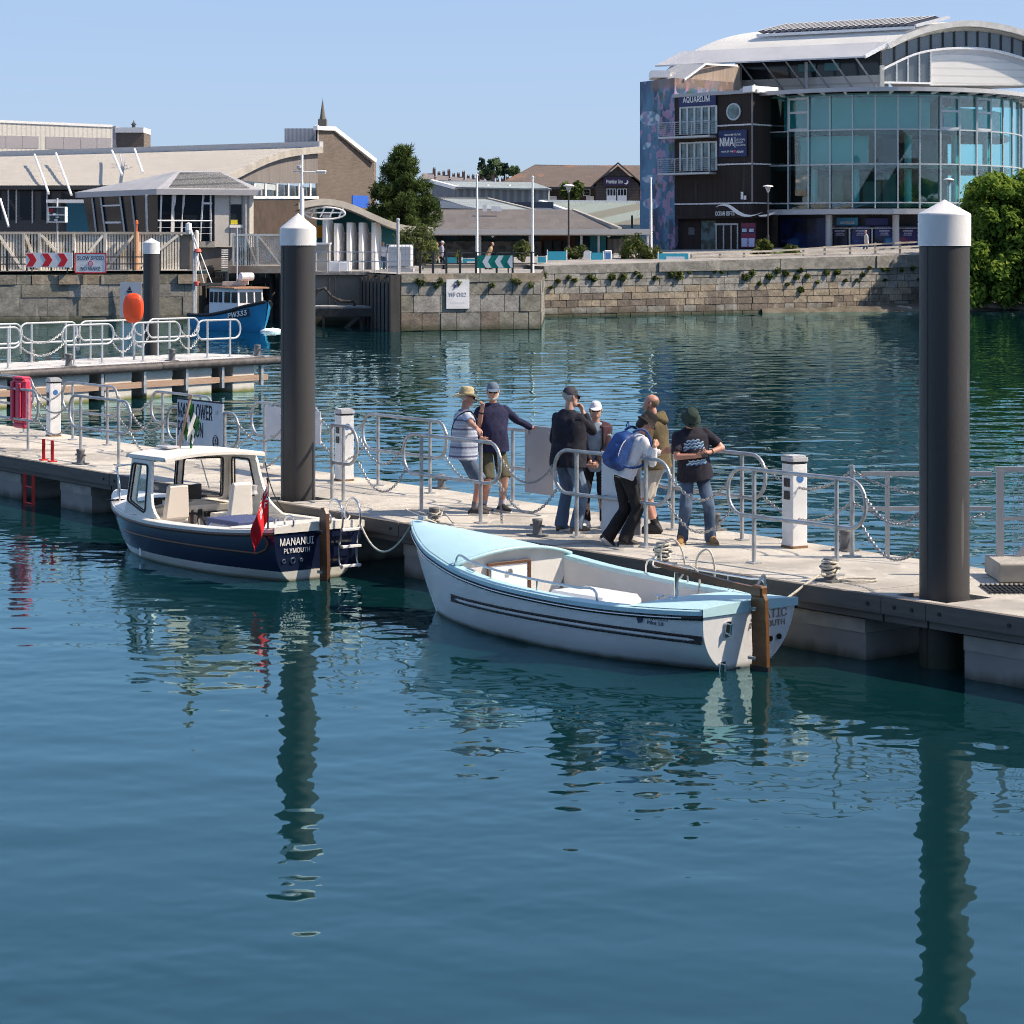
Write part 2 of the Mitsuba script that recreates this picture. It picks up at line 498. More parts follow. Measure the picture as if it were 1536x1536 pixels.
# -- recessed wall behind the left pile, lock gates
rw = thing('recess_wall', 'shaded concrete wall behind the landing platform left of the lock pier', 'wall')
part(rw, 'wall_face', MB().wall((-12.5, 90.2), (-7.9, 90.4), 1.0, -1.5, 2.7), mat('grimy_concrete', proc(lambda p, n, uv: mix(mix(C(.26, .24, .21), C(.13, .125, .115), fbm(p.x * 1.5, p.y, p.z * .6, 4)), C(.03, .035, .02), smoothstep(.9, .1, p.z))), .9))
part(rw, 'capping', MB().wall((-12.5, 90.0), (-7.7, 90.2), 1.2, 2.705, 2.90), STONE['pale'])
part(rw, 'pipe', MB().cyl((-9.9, 90.05, .4), (-9.9, 90.05, 2.6), .05).cyl((-9.55, 90.05, 1.0), (-9.55, 90.05, 2.6), .03), DARKM)
lg = thing('lock_gate', 'black timber lock gates across the channel behind the blue fishing boat', 'gate')
for i in range(13):
    x = -17.85 + i * .43
    part(lg, 'gate_post', MB().box((x, 99.0 - .12 * (i % 2), .9), (.36, .36, 4.2 - .3 * (i % 3))), SLIME)
part(lg, 'gate_beam', MB().box((-15.3, 98.6, 2.2), (5.6, .3, .35)).box((-15.3, 98.6, .9), (5.6, .3, .3)), SLIME)
for x, d in ((-14.0, 97.3), (-13.3, 96.4), (-12.75, 95.6)):
    part(lg, 'dolphin_post', MB().cyl((x, d, -1), (x, d, 2.95), .17), SLIME)

# -- landing platform
lp = thing('landing_platform', 'low dark steel landing platform in front of the recessed wall', 'platform')
part(lp, 'deck', MB().box((-9.4, 88.6, 1.02), (4.2, 2.2, .14)), mat('grey_deck', (.22, .22, .22), .8))
part(lp, 'edge_beam', MB().box((-9.4, 87.42, .78), (4.3, .12, .42)), SLIME)
for x in (-11.2, -9.9, -7.9):
    part(lp, 'leg', MB().beam((x, 87.6, -.8), (x, 87.6, .8), .14, .14), SLIME)
part(lp, 'brace', MB().beam((-8.0, 87.5, .6), (-9.0, 87.5, -.3), .2, .2).beam((-11.4, 87.5, -.4), (-10.4, 87.5, .6), .2, .2), SLIME)
part(lp, 'gangway_arm', MB().tube([(-10.6, 88, 1.1), (-10.3, 88, 1.9), (-9.9, 88, 2.05), (-9.5, 88, 1.6), (-9.0, 88, 1.35), (-8.4, 88, 1.35), (-8.3, 88, 1.1)], .09), SLIME)
part(lp, 'hoist_block', MB().beam((-10.9, 88, 1.1), (-10.2, 88, 2.0), .5, .14), SLIME)

# -- long stone wall on the right
WA, WB = np.array((1.9, 100.1)), np.array((27.2, 111.1))
wd = unit(WB - WA)
WC = WB + wd * 8
hz = lambda f: (3.08 + .62 * f)
sw = thing('harbour_wall', 'long coursed stone harbour wall with plants in its joints below the aquarium', 'wall')
part(sw, 'core', MB().wall(WA, WC, 1.2, -1.2, hz(0) - .05, -1.2, hz(1.3) - .05), MORTAR)
cs = []
for i in range(7):
    a0 = -.25 + .405 * i
    b0 = -.25 + .455 * i
    cs.append((a0, a0 + .405, b0, b0 + .455))
dn = stone_courses(sw, WA, WC, cs, (.62, 1.28), 21, [['brown'], ['brown', 'brown', 'grey'], ['brown', 'tan'], ['tan', 'tan', 'brown'], ['pale', 'pale', 'tan'], ['grey', 'pale'], ['grey', 'pale']], .06, .034, limit=268)
stone_courses(sw, WA, WC, [(cs[-1][1], 3.08, cs[-1][3], 3.08 + .62 * 1.29)], (2.2, 4.2), 22, [['grey']], .16, .01, name='parapet_stone', done=0)
# higher ground behind that wall
TERR = mat('terrace_paving', vary(C(.27, .26, .245), C(.20, .19, .18), .7), .9)
tm = MB()
nb = np.array([-wd[1], wd[0]])
P = []
for f in np.linspace(0, 1.3, 8):
    b = WA + (WB - WA) * f
    P.append([(*(b + nb * 1.1), hz(f) - .03), (*(b + nb * 6), hz(f) + .15 + .25 * f), (*(b + nb * 45), hz(f) + .4 + .3 * f)])
P = np.array(P).transpose(1, 0, 2)
tm.grid(P)
struct('terrace', tm, TERR, label='raised paved terrace between the harbour wall and the aquarium')
# foreshore
fs = MB()
q = []
r = random.Random(5)
for f in np.linspace(.55, 2.2, 34):
    b = WA + (WB - WA) * f
    w_ = .3 + 3.2 * sm(.55, 1.25, np.array(f))
    q.append([(*(b + nb * .2), .55 * min(1, (f - .5) * 2)), (*(b - nb * w_ * .5), .22 + r.uniform(0, .1)), (*(b - nb * w_ * (1 + .2 * r.random())), -.12)])
fs.grid(np.array(q).transpose(1, 0, 2)[::-1])
struct('foreshore', fs, mat('mud', vary(C(.07, .062, .045), C(.13, .115, .09), 1.4), .8), label='strip of muddy foreshore at the foot of the right hand wall')
ROCKM = mat('rock', vary(C(.38, .35, .31), C(.22, .20, .17), 2), .9)


def rock(c, s, seed):
    m = trimesh.creation.icosphere(subdivisions=2, radius=1)
    v = np.array(m.vertices)
    v *= (1 + .5 * (meshkit.fbm(v * 1.6 + seed * 7.3, 3) - .5))[:, None]
    return v * np.asarray(s) + np.asarray(c), m.faces


for i, (px, py, w, h) in enumerate([(1475, 463, .42, .22), (1489, 466, .6, .4), (1508, 466, .36, .2), (1530, 468, .5, .34), (1462, 468, .3, .15), (1520, 463, .4, .2), (1350, 466, .45, .25), (1362, 462, .3, .2), (1340, 468, .35, .18)]):
    d = 111.0 if px > 1400 else 109.5
    single('rock', MB().add(*rock((X(px, d), d, .1), (w, .4, h), i)), ROCKM, 'pale rock lying on the muddy foreshore at the foot of the wall', 'rock', 'rocks on the foreshore', smooth=30)
# ---------------------------------------------------------------- near pontoon
FPX, DEPTH = 3700.0, 1.0
DZ = .7
A_, B_, C_ = np.array((-8.80, 42.36)), np.array((-1.30, 31.82)), np.array((4.946, 23.86))
AL = A_ + unit(A_ - B_) * 11
CR = C_ + unit(C_ - B_) * 8
F0, F1 = np.array((-10.28, 49.52)), np.array((4.65, 28.34))
fu = unit(F1 - F0)
FL, FR = F0 - fu * 12, F1 + fu * 11
deck_poly = sg.Polygon([AL, A_, B_, C_, CR, FR, FL])
PILE_R, PILE_L = np.array((4.43, 25.27)), np.array((-3.04, 35.05))
holes = [sg.box(-.36, -.36, .36, .36), ]
for c in (PILE_R, PILE_L):
    h = shapely.affinity.translate(shapely.affinity.rotate(sg.box(-.36, -.30, .36, .36), -54.5), c[0], c[1])
    deck_poly = deck_poly.difference(h)
pont = thing('pontoon', 'long pale concrete pontoon that the people stand on, two boats alongside', 'pontoon')
pn = np.array([-fu[1], fu[0]])          # away from the camera
cuts = [-12.5, -7.5, -2.5, 2.5, 7.5, 12.5, 17.5, 22.5, 27.5, 32.5, 38]
for i in range(len(cuts) - 1):
    a, b = F0 + fu * (cuts[i] + .012), F0 + fu * (cuts[i + 1] - .012)
    strip = sg.Polygon([a - pn * 9, b - pn * 9, b + pn * 3, a + pn * 3])
    s = deck_poly.intersection(strip)
    for g_ in getattr(s, 'geoms', [s]):
        if g_.area > .05:
            m = trimesh.creation.extrude_polygon(g_, .13, engine='earcut')
            m.apply_translation((0, 0, DZ - .13))
            part(pont, 'deck_slab', (m.vertices, m.faces), CONCRETE)
part(pont, 'deck_frame', MB().poly([(*(p + d_), DZ - .135) for p, d_ in ((AL, pn * .05), (B_, pn * .05), (CR, pn * .05), (FR, -pn * .05), (FL, -pn * .05))], (0, 0, -.10)), DARKM)


def edge_point(px, z=DZ):
    """point of the near edge that lies in the direction px"""
    t = (px - 768) / FPX
    for p, q in ((AL, B_), (B_, CR)):
        d = q - p
        # p.x + s d.x = t (p.y + s d.y)
        s = (t * p[1] - p[0]) / (d[0] - t * d[1])
        if 0 <= s <= 1:
            return p + d * s
    return p + d * s


# fender beams along the near edge
for i, (a, b) in enumerate([(-300, -90), (-89, 171), (172, 400), (401, 606), (607, 830), (831, 1080), (1081, 1330), (1331, 1397), (1398, 1545), (1546, 1900)]):
    p, q = edge_point(a), edge_point(b)
    mid = (p + q) / 2
    e = unit(q - p)
    n_ = np.array([e[1], -e[0]])
    fb = part(pont, 'fender_beam', MB().wall(p + n_ * .09, q + n_ * .09, .085, DZ - .165, DZ + .012), BEAM)
    part(pont, 'lower_beam', MB().wall(p + n_ * .05 + e * .01, q + n_ * .05 - e * .01, .06, DZ - .245, DZ - .170), BEAM)
    L = np.linalg.norm(q - p)
    bm = MB()
    for s in (.18, L - .18):
        c = p + e * s + n_ * .09
        bm.cyl((*c, DZ - .08), (*(c + n_ * .015), DZ - .08), .02, 8)
    part(fb, 'bolts', bm, BOLT, kind='stuff')
for i, (a, b) in enumerate([(-150, 29), (88, 140), (205, 330), (400, 500), (603, 760), (870, 1010), (1110, 1295), (1443, 1800)]):
    p, q = edge_point(a), edge_point(b)
    if i == 1:
        q = p + unit(q - p) * 1.15
    e = unit(q - p)
    nn = np.array([-e[1], e[0]])
    fl = part(pont, 'float', MB().wall(p + nn * .04, q + nn * .04, 1.9, -.5, .28), FLOATM)
    part(fl, 'cap', MB().wall(p + nn * .025, q + nn * .025, 1.92, .283, .43), FLOATTOP)


def catenary(a, b, sag, n=24):
    t = np.linspace(0, 1, n)[:, None]
    p = np.asarray(a) * (1 - t) + np.asarray(b) * t
    p[:, 2] -= sag * 4 * (t[:, 0] * (1 - t[:, 0]))
    return p


def chain_mesh(a, b, sag, link=.054, r=.0060, mb=None):
    pts = catenary(a, b, sag, 60)
    seg = np.linalg.norm(np.diff(pts, axis=0), axis=1)
    s = np.concatenate([[0], np.cumsum(seg)])
    n = max(3, int(s[-1] / (link * .72)))
    mb = mb or MB()
    ang = np.arange(10) / 10 * 2 * math.pi
    for i in range(n):
        c = np.array([np.interp((i + .5) / n * s[-1], s, pts[:, k]) for k in range(3)])
        c2 = np.array([np.interp((i + .5) / n * s[-1] + .01, s, pts[:, k]) for k in range(3)])
        t = unit(c2 - c)
        u = unit(np.cross(t, (0, 0, 1) if abs(t[2]) < .95 else (1, 0, 0)))
        w = np.cross(t, u)
        side = unit(u + w) if i % 2 else unit(u - w)
        lp = [c + t * math.cos(x) * link * .5 + side * math.sin(x) * link * .30 for x in ang]
        mb.tube(lp, r, 4, closed=True)
    return mb


def stadium(p, q, z0, z1, ext, r, n=7):
    """closed rail loop in the upright plane through p and q, reaching ext beyond both"""
    e = unit(q - p)
    L = np.linalg.norm(q - p)
    x0, x1 = -ext, L + ext
    pts = []
    for cx, cz, a0 in ((x1 - r, z1 - r, 90), (x1 - r, z0 + r, 0), (x0 + r, z0 + r, -90), (x0 + r, z1 - r, -180)):
        for k in range(n + 1):
            a = math.radians(a0 - 90 * k / n)
            pts.append((cx + r * math.cos(a), cz + r * math.sin(a)))
    return np.array([(*(p + e * x), z) for x, z in pts])


def rail_frame(p, q, label, group, dz=DZ, h=1.06, lo=.53, ext=.43, mat_=None, tr=.024, bases=True, half=None):
    k = thing('railing', label, 'railing', group)
    mat_ = mat_ or GALV
    p, q = np.asarray(p, float), np.asarray(q, float)
    part(k, 'loop_rail', MB().tube(stadium(p, q, dz + lo, dz + h, ext, (h - lo) / 2 * .92), tr, 8, closed=True), mat_, smooth=True)
    for c in (p, q):
        part(k, 'post', MB().cyl((*c, dz), (*c, dz + h - .01), tr * 1.05, 8), mat_, smooth=40)
        if bases:
            part(k, 'base_plate', MB().box((*c, dz + .009), (.13, .13, .014), -.955), mat_)
    return k


near_line = lambda px: None
NI = .78        # how far the near railing stands in from the edge


def near_row(px, inset=None):
    t = (px - 768) / FPX
    e = unit(CR - AL)
    p = A_ + np.array([-unit(B_ - A_)[1], unit(B_ - A_)[0]]) * NI
    q = C_ + np.array([-unit(C_ - B_)[1], unit(C_ - B_)[0]]) * NI
    m = B_ + np.array([.80, .60]) * NI
    for a, b in ((p, m), (m, q)):
        d = b - a
        s = (t * a[1] - a[0]) / (d[0] - t * d[1])
        if (b is m and s <= 1) or b is q:
            return a + d * s


def far_row(px):
    t = (px - 768) / FPX
    a = F0 - pn * .48
    d = fu
    s = (t * a[1] - a[0]) / (d[0] - t * d[1])
    return a + d * s


GN, GF = 'railing frames along the near edge of the pontoon', 'railing frames along the far edge of the pontoon'
near = [(-24, 42, 'grey tube railing frame that carries the pink lifebuoy cabinet'),
        (121, 178, 'grey tube railing frame on the near edge just right of the pink cabinet'),
        (270, 337, 'grey tube railing frame that carries the pontoon name board'),
        (632, 721, 'grey tube railing frame that the man in the straw hat leans on'),
        (865, 969, 'grey tube railing frame that the person with the blue backpack leans on'),
        (1131, 1255, 'grey tube railing frame on the near edge beside the right hand service bollard')]
NR = []
for a, b, lab in near:
    p, q = near_row(a), near_row(b)
    rail_frame(p, q, lab, GN)
    NR.append((p, q))
# two half frames beside the left pile
p, q = near_row(455), near_row(425)
hk = thing('railing', 'half railing frame just left of the left pile', 'railing', GN)
e = unit(q - p)
half_l = [(*(p + e * x), DZ + z) for x, z in [(-.05, 1.06), (.2, 1.06)] + [(.22 + .26 * math.sin(a), .795 + .265 * math.cos(a)) for a in np.linspace(.2, 2.94, 12)] + [(.2, .53), (-.05, .53)]]
part(hk, 'loop_rail', MB().tube(half_l, .024), GALV, smooth=True)
part(hk, 'post', MB().cyl((*p, DZ), (*p, DZ + 1.06), .025, 8), GALV, smooth=40)
p, q = near_row(498), near_row(515)
e = unit(q - p)
hk2 = thing('railing', 'short D shaped railing frame in front of the middle service bollard', 'railing', GN)
half_r = [(*(p + e * x), DZ + z) for x, z in [(0, 1.06), (.38, 1.06)] + [(.42 + .26 * math.sin(a), .795 + .265 * math.cos(a)) for a in np.linspace(.2, 2.94, 12)] + [(.38, .53), (0, .53)]]
part(hk2, 'loop_rail', MB().tube(half_r, .024), GALV, smooth=True)
for c in (p, q):
    part(hk2, 'post', MB().cyl((*c, DZ), (*c, DZ + 1.06), .025, 8), GALV, smooth=40)
    part(hk2, 'base_plate', MB().box((*c, DZ + .009), (.13, .13, .014), -.955), GALV)
HR = half_r
far = [(-6, 36, 'grey tube railing frame on the far edge behind the pink lifebuoy cabinet'),
       (109, 161, 'grey tube railing frame on the far edge right of the left service bollard'),
       (244, 301, 'grey tube railing frame on the far edge behind the pontoon name board'),
       (397, 460, 'grey tube railing frame on the far edge behind the left pile, with a white board'),
       (567, 645, 'grey tube railing frame on the far edge between middle bollard and straw hat man'),
       (769, 850, 'grey tube railing frame that the man in the navy sweater rests his hand on'),
       (1009, 1113, 'grey tube railing frame on the far edge behind the wave print shirt')]
FRW = []
for a, b, lab in far:
    p, q = far_row(a), far_row(b)
    rail_frame(p, q, lab, GF)
    FRW.append((p, q))
lonep = far_row(1278)
lk = thing('chain_post', 'single grey steel post with chains on the far edge near the right pile', 'post')
part(lk, 'post', MB().cyl((*lonep, DZ), (*lonep, DZ + 1.06), .028, 10), GALV, smooth=40)
part(lk, 'base_plate', MB().box((*lonep, DZ + .009), (.16, .16, .016), -.955), GALV)


def ends(pq, side, z):
    p, q = pq
    e = unit(q - p)
    c = q + e * .38 if side > 0 else p - e * .38
    return np.array((*c, DZ + z))


def chains(a, b, lab, grp, sag=.28, lows=True):
    single('chain', chain_mesh(a, b, sag), CHAINM, 'upper ' + lab, 'chain', grp)
    if lows:
        a2, b2 = a.copy(), b.copy()
        a2[2] -= .36
        b2[2] -= .36
        single('chain', chain_mesh(a2, b2, sag * 1.05), CHAINM, 'lower ' + lab, 'chain', grp)


GC = 'chains hung between railing frames'
chains(ends(NR[0], 1, .94), ends(NR[1], -1, .94), 'chain from the pink cabinet railing to its right hand neighbour', GC, .22)
chains(ends(NR[1], 1, .94), ends(NR[2], -1, .94), 'chain sagging between the pink cabinet side and the name board', GC, .3)
chains(ends(NR[2], 1, .94), np.array((*(near_row(425)), DZ + .94)), 'chain from the name board railing to the left pile', GC, .25)
hr_end = np.array((*(near_row(538)), DZ + .94))
chains(hr_end, ends(NR[3], -1, .94), 'chain on the near edge right of the D shaped frame', GC, .34)
chains(ends(NR[3], 1, .94), ends(NR[4], -1, .94), 'chain between straw hat man and the man in the navy jacket', GC, .34)
chains(ends(NR[4], 1, .94), ends(NR[5], -1, .94), 'chain in front of the man in the wave print shirt', GC, .3)
chains(ends(NR[5], 1, .94), np.array((PILE_R[0] - .25, PILE_R[1] + .1, DZ + .85)), 'chain from the right end railing to the right pile', GC, .22)
chains(ends(FRW[0], 1, .94), ends(FRW[1], -1, .94), 'far edge chain behind the left service bollard', GC, .25)
chains(ends(FRW[1], 1, .94), ends(FRW[2], -1, .94), 'far edge chain left of the name board', GC, .25)
chains(ends(FRW[2], 1, .94), ends(FRW[3], -1, .94), 'far edge chain right of the name board', GC, .25)
chains(ends(FRW[3], 1, .94), ends(FRW[4], -1, .94), 'far edge chain behind the middle service bollard', GC, .25)
chains(ends(FRW[4], 1, .94), ends(FRW[5], -1, .94), 'far edge chain behind the straw hat man', GC, .3)
chains(ends(FRW[6], 1, .94), np.array((*lonep, DZ + 1.0)), 'far edge chain behind the right service bollard', GC, .25)
chains(np.array((*lonep, DZ + 1.0)), np.array((5.3, 27.7, DZ + .95)), 'far edge chain from the single post to the gangway rail', GC, .2)
# a loose end hanging off the straw hat man's railing
e_ = ends(NR[3], 1, .94)
single('chain', chain_mesh(e_, e_ + np.array((.05, .02, -.90)), .0), CHAINM, 'loose chain hanging straight down from the railing beside the olive shorts', 'chain', GC)

# ---------------------------------------------------------------- piles
CAPW = mat('cap_white', proc(lambda p, n, uv: mix(mix(C(.80, .80, .80), C(.70, .70, .70), fbm(p.x * 5, p.y * 5, p.z * 5)), C(.42, .40, .36), smoothstep(.68, .80, fbm(p.x * 9, p.y * 9, p.z * 1.2, 3)) * .5)), .4)


def pile(c, r, z0, zcap, ztop, label, cone=.17):
    k = thing('mooring_pile', label, 'pile', None)
    part(k, 'shaft', MB().lathe((*c, 0), [(r, z0), (r, 0), (r, 1), (r, 2), (r, 3), (r, zcap)], 40), PILEM, smooth=40)
    cr = r * 1.055
    part(k, 'cap', MB().lathe((*c, 0), [(r * .9, zcap - .02), (cr, zcap - .02), (cr, ztop - cone), (cr * .97, ztop - cone + .012), (.0001, ztop)], 40), CAPW, smooth=20)
    part(k, 'seam', MB().beam((c[0] - r * .80, c[1] - r * .61, z0), (c[0] - r * .80, c[1] - r * .61, zcap - .03), .012, .012), PILEM)
    return k


pile(PILE_L, .245, -1.5, Z(366, 34.9), 4.76, 'dark brown mooring pile with white cone cap behind the blue boat', .22)
pile(PILE_R, .255, -1.5, Z(366, 25.1), 4.77, 'dark brown mooring pile with white cone cap at the right, nearest of all', .155)
part(pont, 'pile_collar', MB().box((PILE_R[0] + .02, PILE_R[1], DZ - .06), (.8, .8, .05), -.955), DARKM)
part(pont, 'pile_collar', MB().box((PILE_L[0] + .02, PILE_L[1], DZ - .06), (.8, .8, .05), -.955), DARKM)

# ---------------------------------------------------------------- service bollards
LABELP = mat('blue_sticker', (.06, .17, .42), .5)


def service(px0, px1, py, label):
    d = (EYE - DZ) * FPX / (py - 368)
    c = np.array((X((px0 + px1) / 2, d), d + .12))
    k = thing('service_bollard', label, 'bollard', 'white service bollards on the pontoon')
    w = .185
    rot = .5
    b = sg.box(-w / 2, -w / 2, w / 2, w / 2).buffer(.02, quad_segs=3)
    b = shapely.affinity.translate(shapely.affinity.rotate(b, math.degrees(rot)), *c)
    m = trimesh.creation.extrude_polygon(b, .97, engine='earcut')
    m.apply_translation((0, 0, DZ + .03))
    part(k, 'body', (m.vertices, m.faces), WHITE, smooth=40)
    for z0, z1, g_, mt in ((0, .029, .012, mat('rust_foot', (.22, .13, .07), .8)), (1.001, 1.03, -.01, DARKM), (1.031, 1.075, .012, GREYP), (1.076, 1.10, -.012, GREYP)):
        m = trimesh.creation.extrude_polygon(b.buffer(g_), z1 - z0, engine='earcut')
        m.apply_translation((0, 0, DZ + z0))
        part(k, {DARKM: 'lamp_band', GREYP: 'lid'}.get(mt, 'foot'), (m.vertices, m.faces), mt, smooth=40)
    u = np.array((math.cos(rot), math.sin(rot)))
    v = np.array((-math.sin(rot), math.cos(rot)))
    f = c - v * (w / 2 + .022)            # face turned right and towards the camera
    l = c - u * (w / 2 + .022)
    part(k, 'socket', MB().box((*(l - v * .01), DZ + .78), (.02, .11, .10), rot), DARKM)
    part(k, 'socket', MB().box((*(l - v * .01), DZ + .63), (.02, .11, .10), rot), DARKM)
    part(k, 'sticker', MB().cyl((*(f + u * .0), DZ + .83), (*(f + u * 0 - v * .004), DZ + .83), .05, 16), LABELP)
    return k


service(65, 92, 655, 'white service bollard at the left beside the pink lifebuoy cabinet')
service(500, 531, 722, 'white service bollard between the left pile and the straw hat man')
service(1174, 1213, 823, 'white service bollard right of the man in the wave print shirt')

# ---------------------------------------------------------------- cleats with ropes
CLEATM = mat('cast_iron_grey', vary(C(.20, .205, .21), C(.13, .13, .135), 12), .6, .3)
ROPE = bumpy('rope', vary(C(.62, .58, .50), C(.45, .42, .36), 40), .9, lambda p, n, uv: noise(p.x * 160, p.y * 160, p.z * 160), .004)


def deckpt(px, py):
    d = (EYE - DZ) * FPX / (py - 368)
    return np.array((X(px, d), d))


def cleat(px, py, label, s=1.0, dz=DZ, at_=None, group='iron mooring bollards on the pontoon edges'):
    c = deckpt(px, py) if at_ is None else at_
    k = thing('mooring_bollard', label, 'mooring bollard', group)
    part(k, 'drum', MB().lathe((*c, dz), [(.062 * s, .01), (.058 * s, .05), (.056 * s, .15 * s), (.066 * s, .2 * s), (.06 * s, .215 * s), (.0001, .22 * s)], 14), CLEATM, smooth=30)
    part(k, 'foot', MB().box((*c, dz + .011), (.24 * s, .17 * s, .02), -.955), CLEATM)
    part(k, 'cross_pin', MB().cyl((c[0] - .085 * s, c[1] + .075 * s, dz + .13 * s), (c[0] + .085 * s, c[1] - .075 * s, dz + .13 * s), .013 * s, 8), CLEATM, smooth=40)
    return c


cleat(121, 696, 'grey mooring bollard on the near edge left of the blue boat', 1.15)
c1 = cleat(651, 786, 'grey mooring bollard at the bow of the white boat')
cleat(806, 804, 'dark grey mooring bollard on the near edge behind the white boat')
c3 = cleat(994, 846, 'mooring bollard wrapped in white rope behind the black trainers person', 1.15)
c4 = cleat(1245, 872, 'mooring bollard wrapped in white rope nearest the right pile', 1.15)
cleat(662, 733, 'grey mooring bollard on the far edge left of the straw hat man')
cleat(1074, 795, 'grey mooring bollard on the far edge beside the tan boots')
cleat(1268, 826, 'grey mooring bollard on the far edge beside the single chain post', 1.15)


def coil(c, z, r, turns, seed, s=.012):
    rr = random.Random(seed)
    pts = []
    for i in range(turns * 14):
        a = i / 14 * 2 * math.pi
        pts.append((c[0] + (r + rr.uniform(-.006, .006)) * math.cos(a), c[1] + (r + rr.uniform(-.006, .006)) * math.sin(a), z + .05 * math.sin(a * .5 + seed) + .10 * i / (turns * 14) + rr.uniform(-.006, .006)))
    return np.array(pts)


def rope(pts, label, r=.011, n=6):
    return single('mooring_rope', MB().tube(np.array(pts), r, n), ROPE, label, 'rope', None, smooth=True)


def spline(pts, n=40):
    from scipy.interpolate import CubicSpline
    pts = np.asarray(pts, float)
    t = np.concatenate([[0], np.cumsum(np.linalg.norm(np.diff(pts, axis=0), axis=1))])
    return CubicSpline(t, pts)(np.linspace(0, t[-1], n))


# ---------------------------------------------------------------- ladders
def ladder(c, along, label, top=.34, bottom=-.35, w=.17):
    k = thing('ladder', label, 'ladder')
    along = unit(along)
    out = np.array([along[1], -along[0]])
    for s in (-1, 1):
        a = c + along * s * w
        o = a + out * .34
        part(k, 'handle', MB().beam((*a, DZ), (*a, DZ + top), .035, .05).box((*a, DZ + .012), (.12, .12, .02), -.955), RED)
        part(k, 'side_rail', MB().beam((*o, bottom), (*o, DZ - .2), .035, .05), RED)
    for z in np.arange(bottom + .1, DZ - .2, .27):
        part(k, 'rung', MB().cyl((*(c + along * -w + out * .34), z), (*(c + along * w + out * .34), z), .014, 6), RED)


ec = edge_point(60)
ladder(ec + np.array((.7, .71)) * .16, B_ - A_, 'red steel boarding ladder on the near edge below the pink cabinet', top=.36)
k = thing('ladder', 'red ladder handle on the far edge left of the right service bollard', 'ladder')
c = far_row(1163) + pn * .22
part(k, 'handle', MB().beam((*c, DZ), (*c, DZ + .34), .04, .05).box((*c, DZ + .012), (.13, .13, .02), -.955), RED)

# ---------------------------------------------------------------- boards on the railings
BOARD = mat('board_white', vary(C(.62, .63, .66), C(.52, .53, .57), 2), .5)
BOARDG = mat('board_grey', vary(C(.42, .42, .45), C(.36, .36, .38), 2), .55)
INK = mat('ink_navy', (.018, .02, .035), .6)


def board(p, q, a0, a1, z0, z1, label, off, matl=None, name='notice_board'):
    """board hung on the frame p-q between the fractions a0..a1"""
    e = q - p
    n_ = unit(np.array([e[1], -e[0]]))
    s, t = p + e * a0 + n_ * off, p + e * a1 + n_ * off
    k = thing(name, label, 'sign')
    part(k, 'panel', MB().wall(s, t, .014, DZ + z0, DZ + z1), matl or BOARD)
    cl = MB()
    for f in (.12, .88):
        c = s + (t - s) * f
        for z in (.53, 1.05):
            if z0 < z < z1 + .1:
                cl.box((*(c - n_ * .02), DZ + z), (.05, .07, .06), math.atan2(e[1], e[0]))
    if cl.n:
        part(k, 'clip', cl, GALV)
    return k, s, t, n_, unit(np.array([*e, 0]))


k, s, t, n_, e3 = board(*NR[2], -.02, 1.0, .44, 1.19, 'white pontoon name board with dark capital letters and a round emblem', .035, name='name_board')
fr = MB()
fr.wall(s + n_ * .004, t + n_ * .004, .022, DZ + 1.19, DZ + 1.215)
part(k, 'frame_top', fr, INK)
Lb = np.linalg.norm(t - s)
o = np.array((*(s + n_ * .001), DZ))
part(k, 'lettering', MB().add(*lettering('MAYFLOWER', .22, o + e3 * .03 + np.array((0, 0, .92)), e3, (0, 0, 1), .004, True, width=Lb * .76)), INK)
part(k, 'lettering', MB().add(*lettering('PONTOON', .22, o + e3 * .03 + np.array((0, 0, .64)), e3, (0, 0, 1), .004, True, width=Lb * .56)), INK)
ring = MB()
cc = o + e3 * Lb * .85 + np.array((*(n_ * .003), .60))
for r_ in (.088, .066):
    ring.tube([cc + e3 * r_ * math.cos(a) + np.array((0, 0, r_ * 1.15 * math.sin(a))) for a in np.linspace(0, 2 * math.pi, 25)[:-1]], .005, 4, closed=True)
ring.tube([cc + e3 * x + np.array((0, 0, y)) for x, y in ((-.05, -.03), (-.02, -.045), (.03, -.045), (.05, -.02), (-.05, -.03))], .004, 4)
ring.tube([cc + e3 * x + np.array((0, 0, y)) for x, y in ((0, -.04), (0, .055), (.035, .0), (-.03, .0), (0, .055))], .004, 4)
part(k, 'emblem', ring, INK)
board(*FRW[3], .06, 1.35, .50, 1.02, 'blank white board on the far railing just left of the left pile', .03, name='notice_board')
board(*FRW[5], .27, .80, .22, 1.14, 'blank grey board on the far railing under the navy sweater man\'s hand', .035, BOARDG)
board(*NR[4], .32, .88, .12, 1.09, 'blank white board on the near railing beside the backpack person', -.05, BOARD)

# ---------------------------------------------------------------- lifebuoy cabinet
PINK = mat('pink_red_plastic', proc(lambda p, n, uv: mix(C(.68, .045, .10), C(.55, .05, .10), fbm(p.x * 5, p.y * 5, p.z * 3))), .42)
p, q = NR[0]
e = unit(q - p)
n_ = np.array([e[1], -e[0]])
c = (near_row(6) + near_row(43)) / 2 - n_ * .10
k = thing('lifebuoy_cabinet', 'pink red plastic lifebuoy cabinet on the left end railing', 'lifebuoy cabinet')
ang = math.atan2(e[1], e[0])
Rm = np.array([[math.cos(ang), -math.sin(ang), 0], [math.sin(ang), math.cos(ang), 0], [0, 0, 1]])


def local(pts, c, z):
    return np.asarray(pts) @ Rm.T + np.array((*c, z))


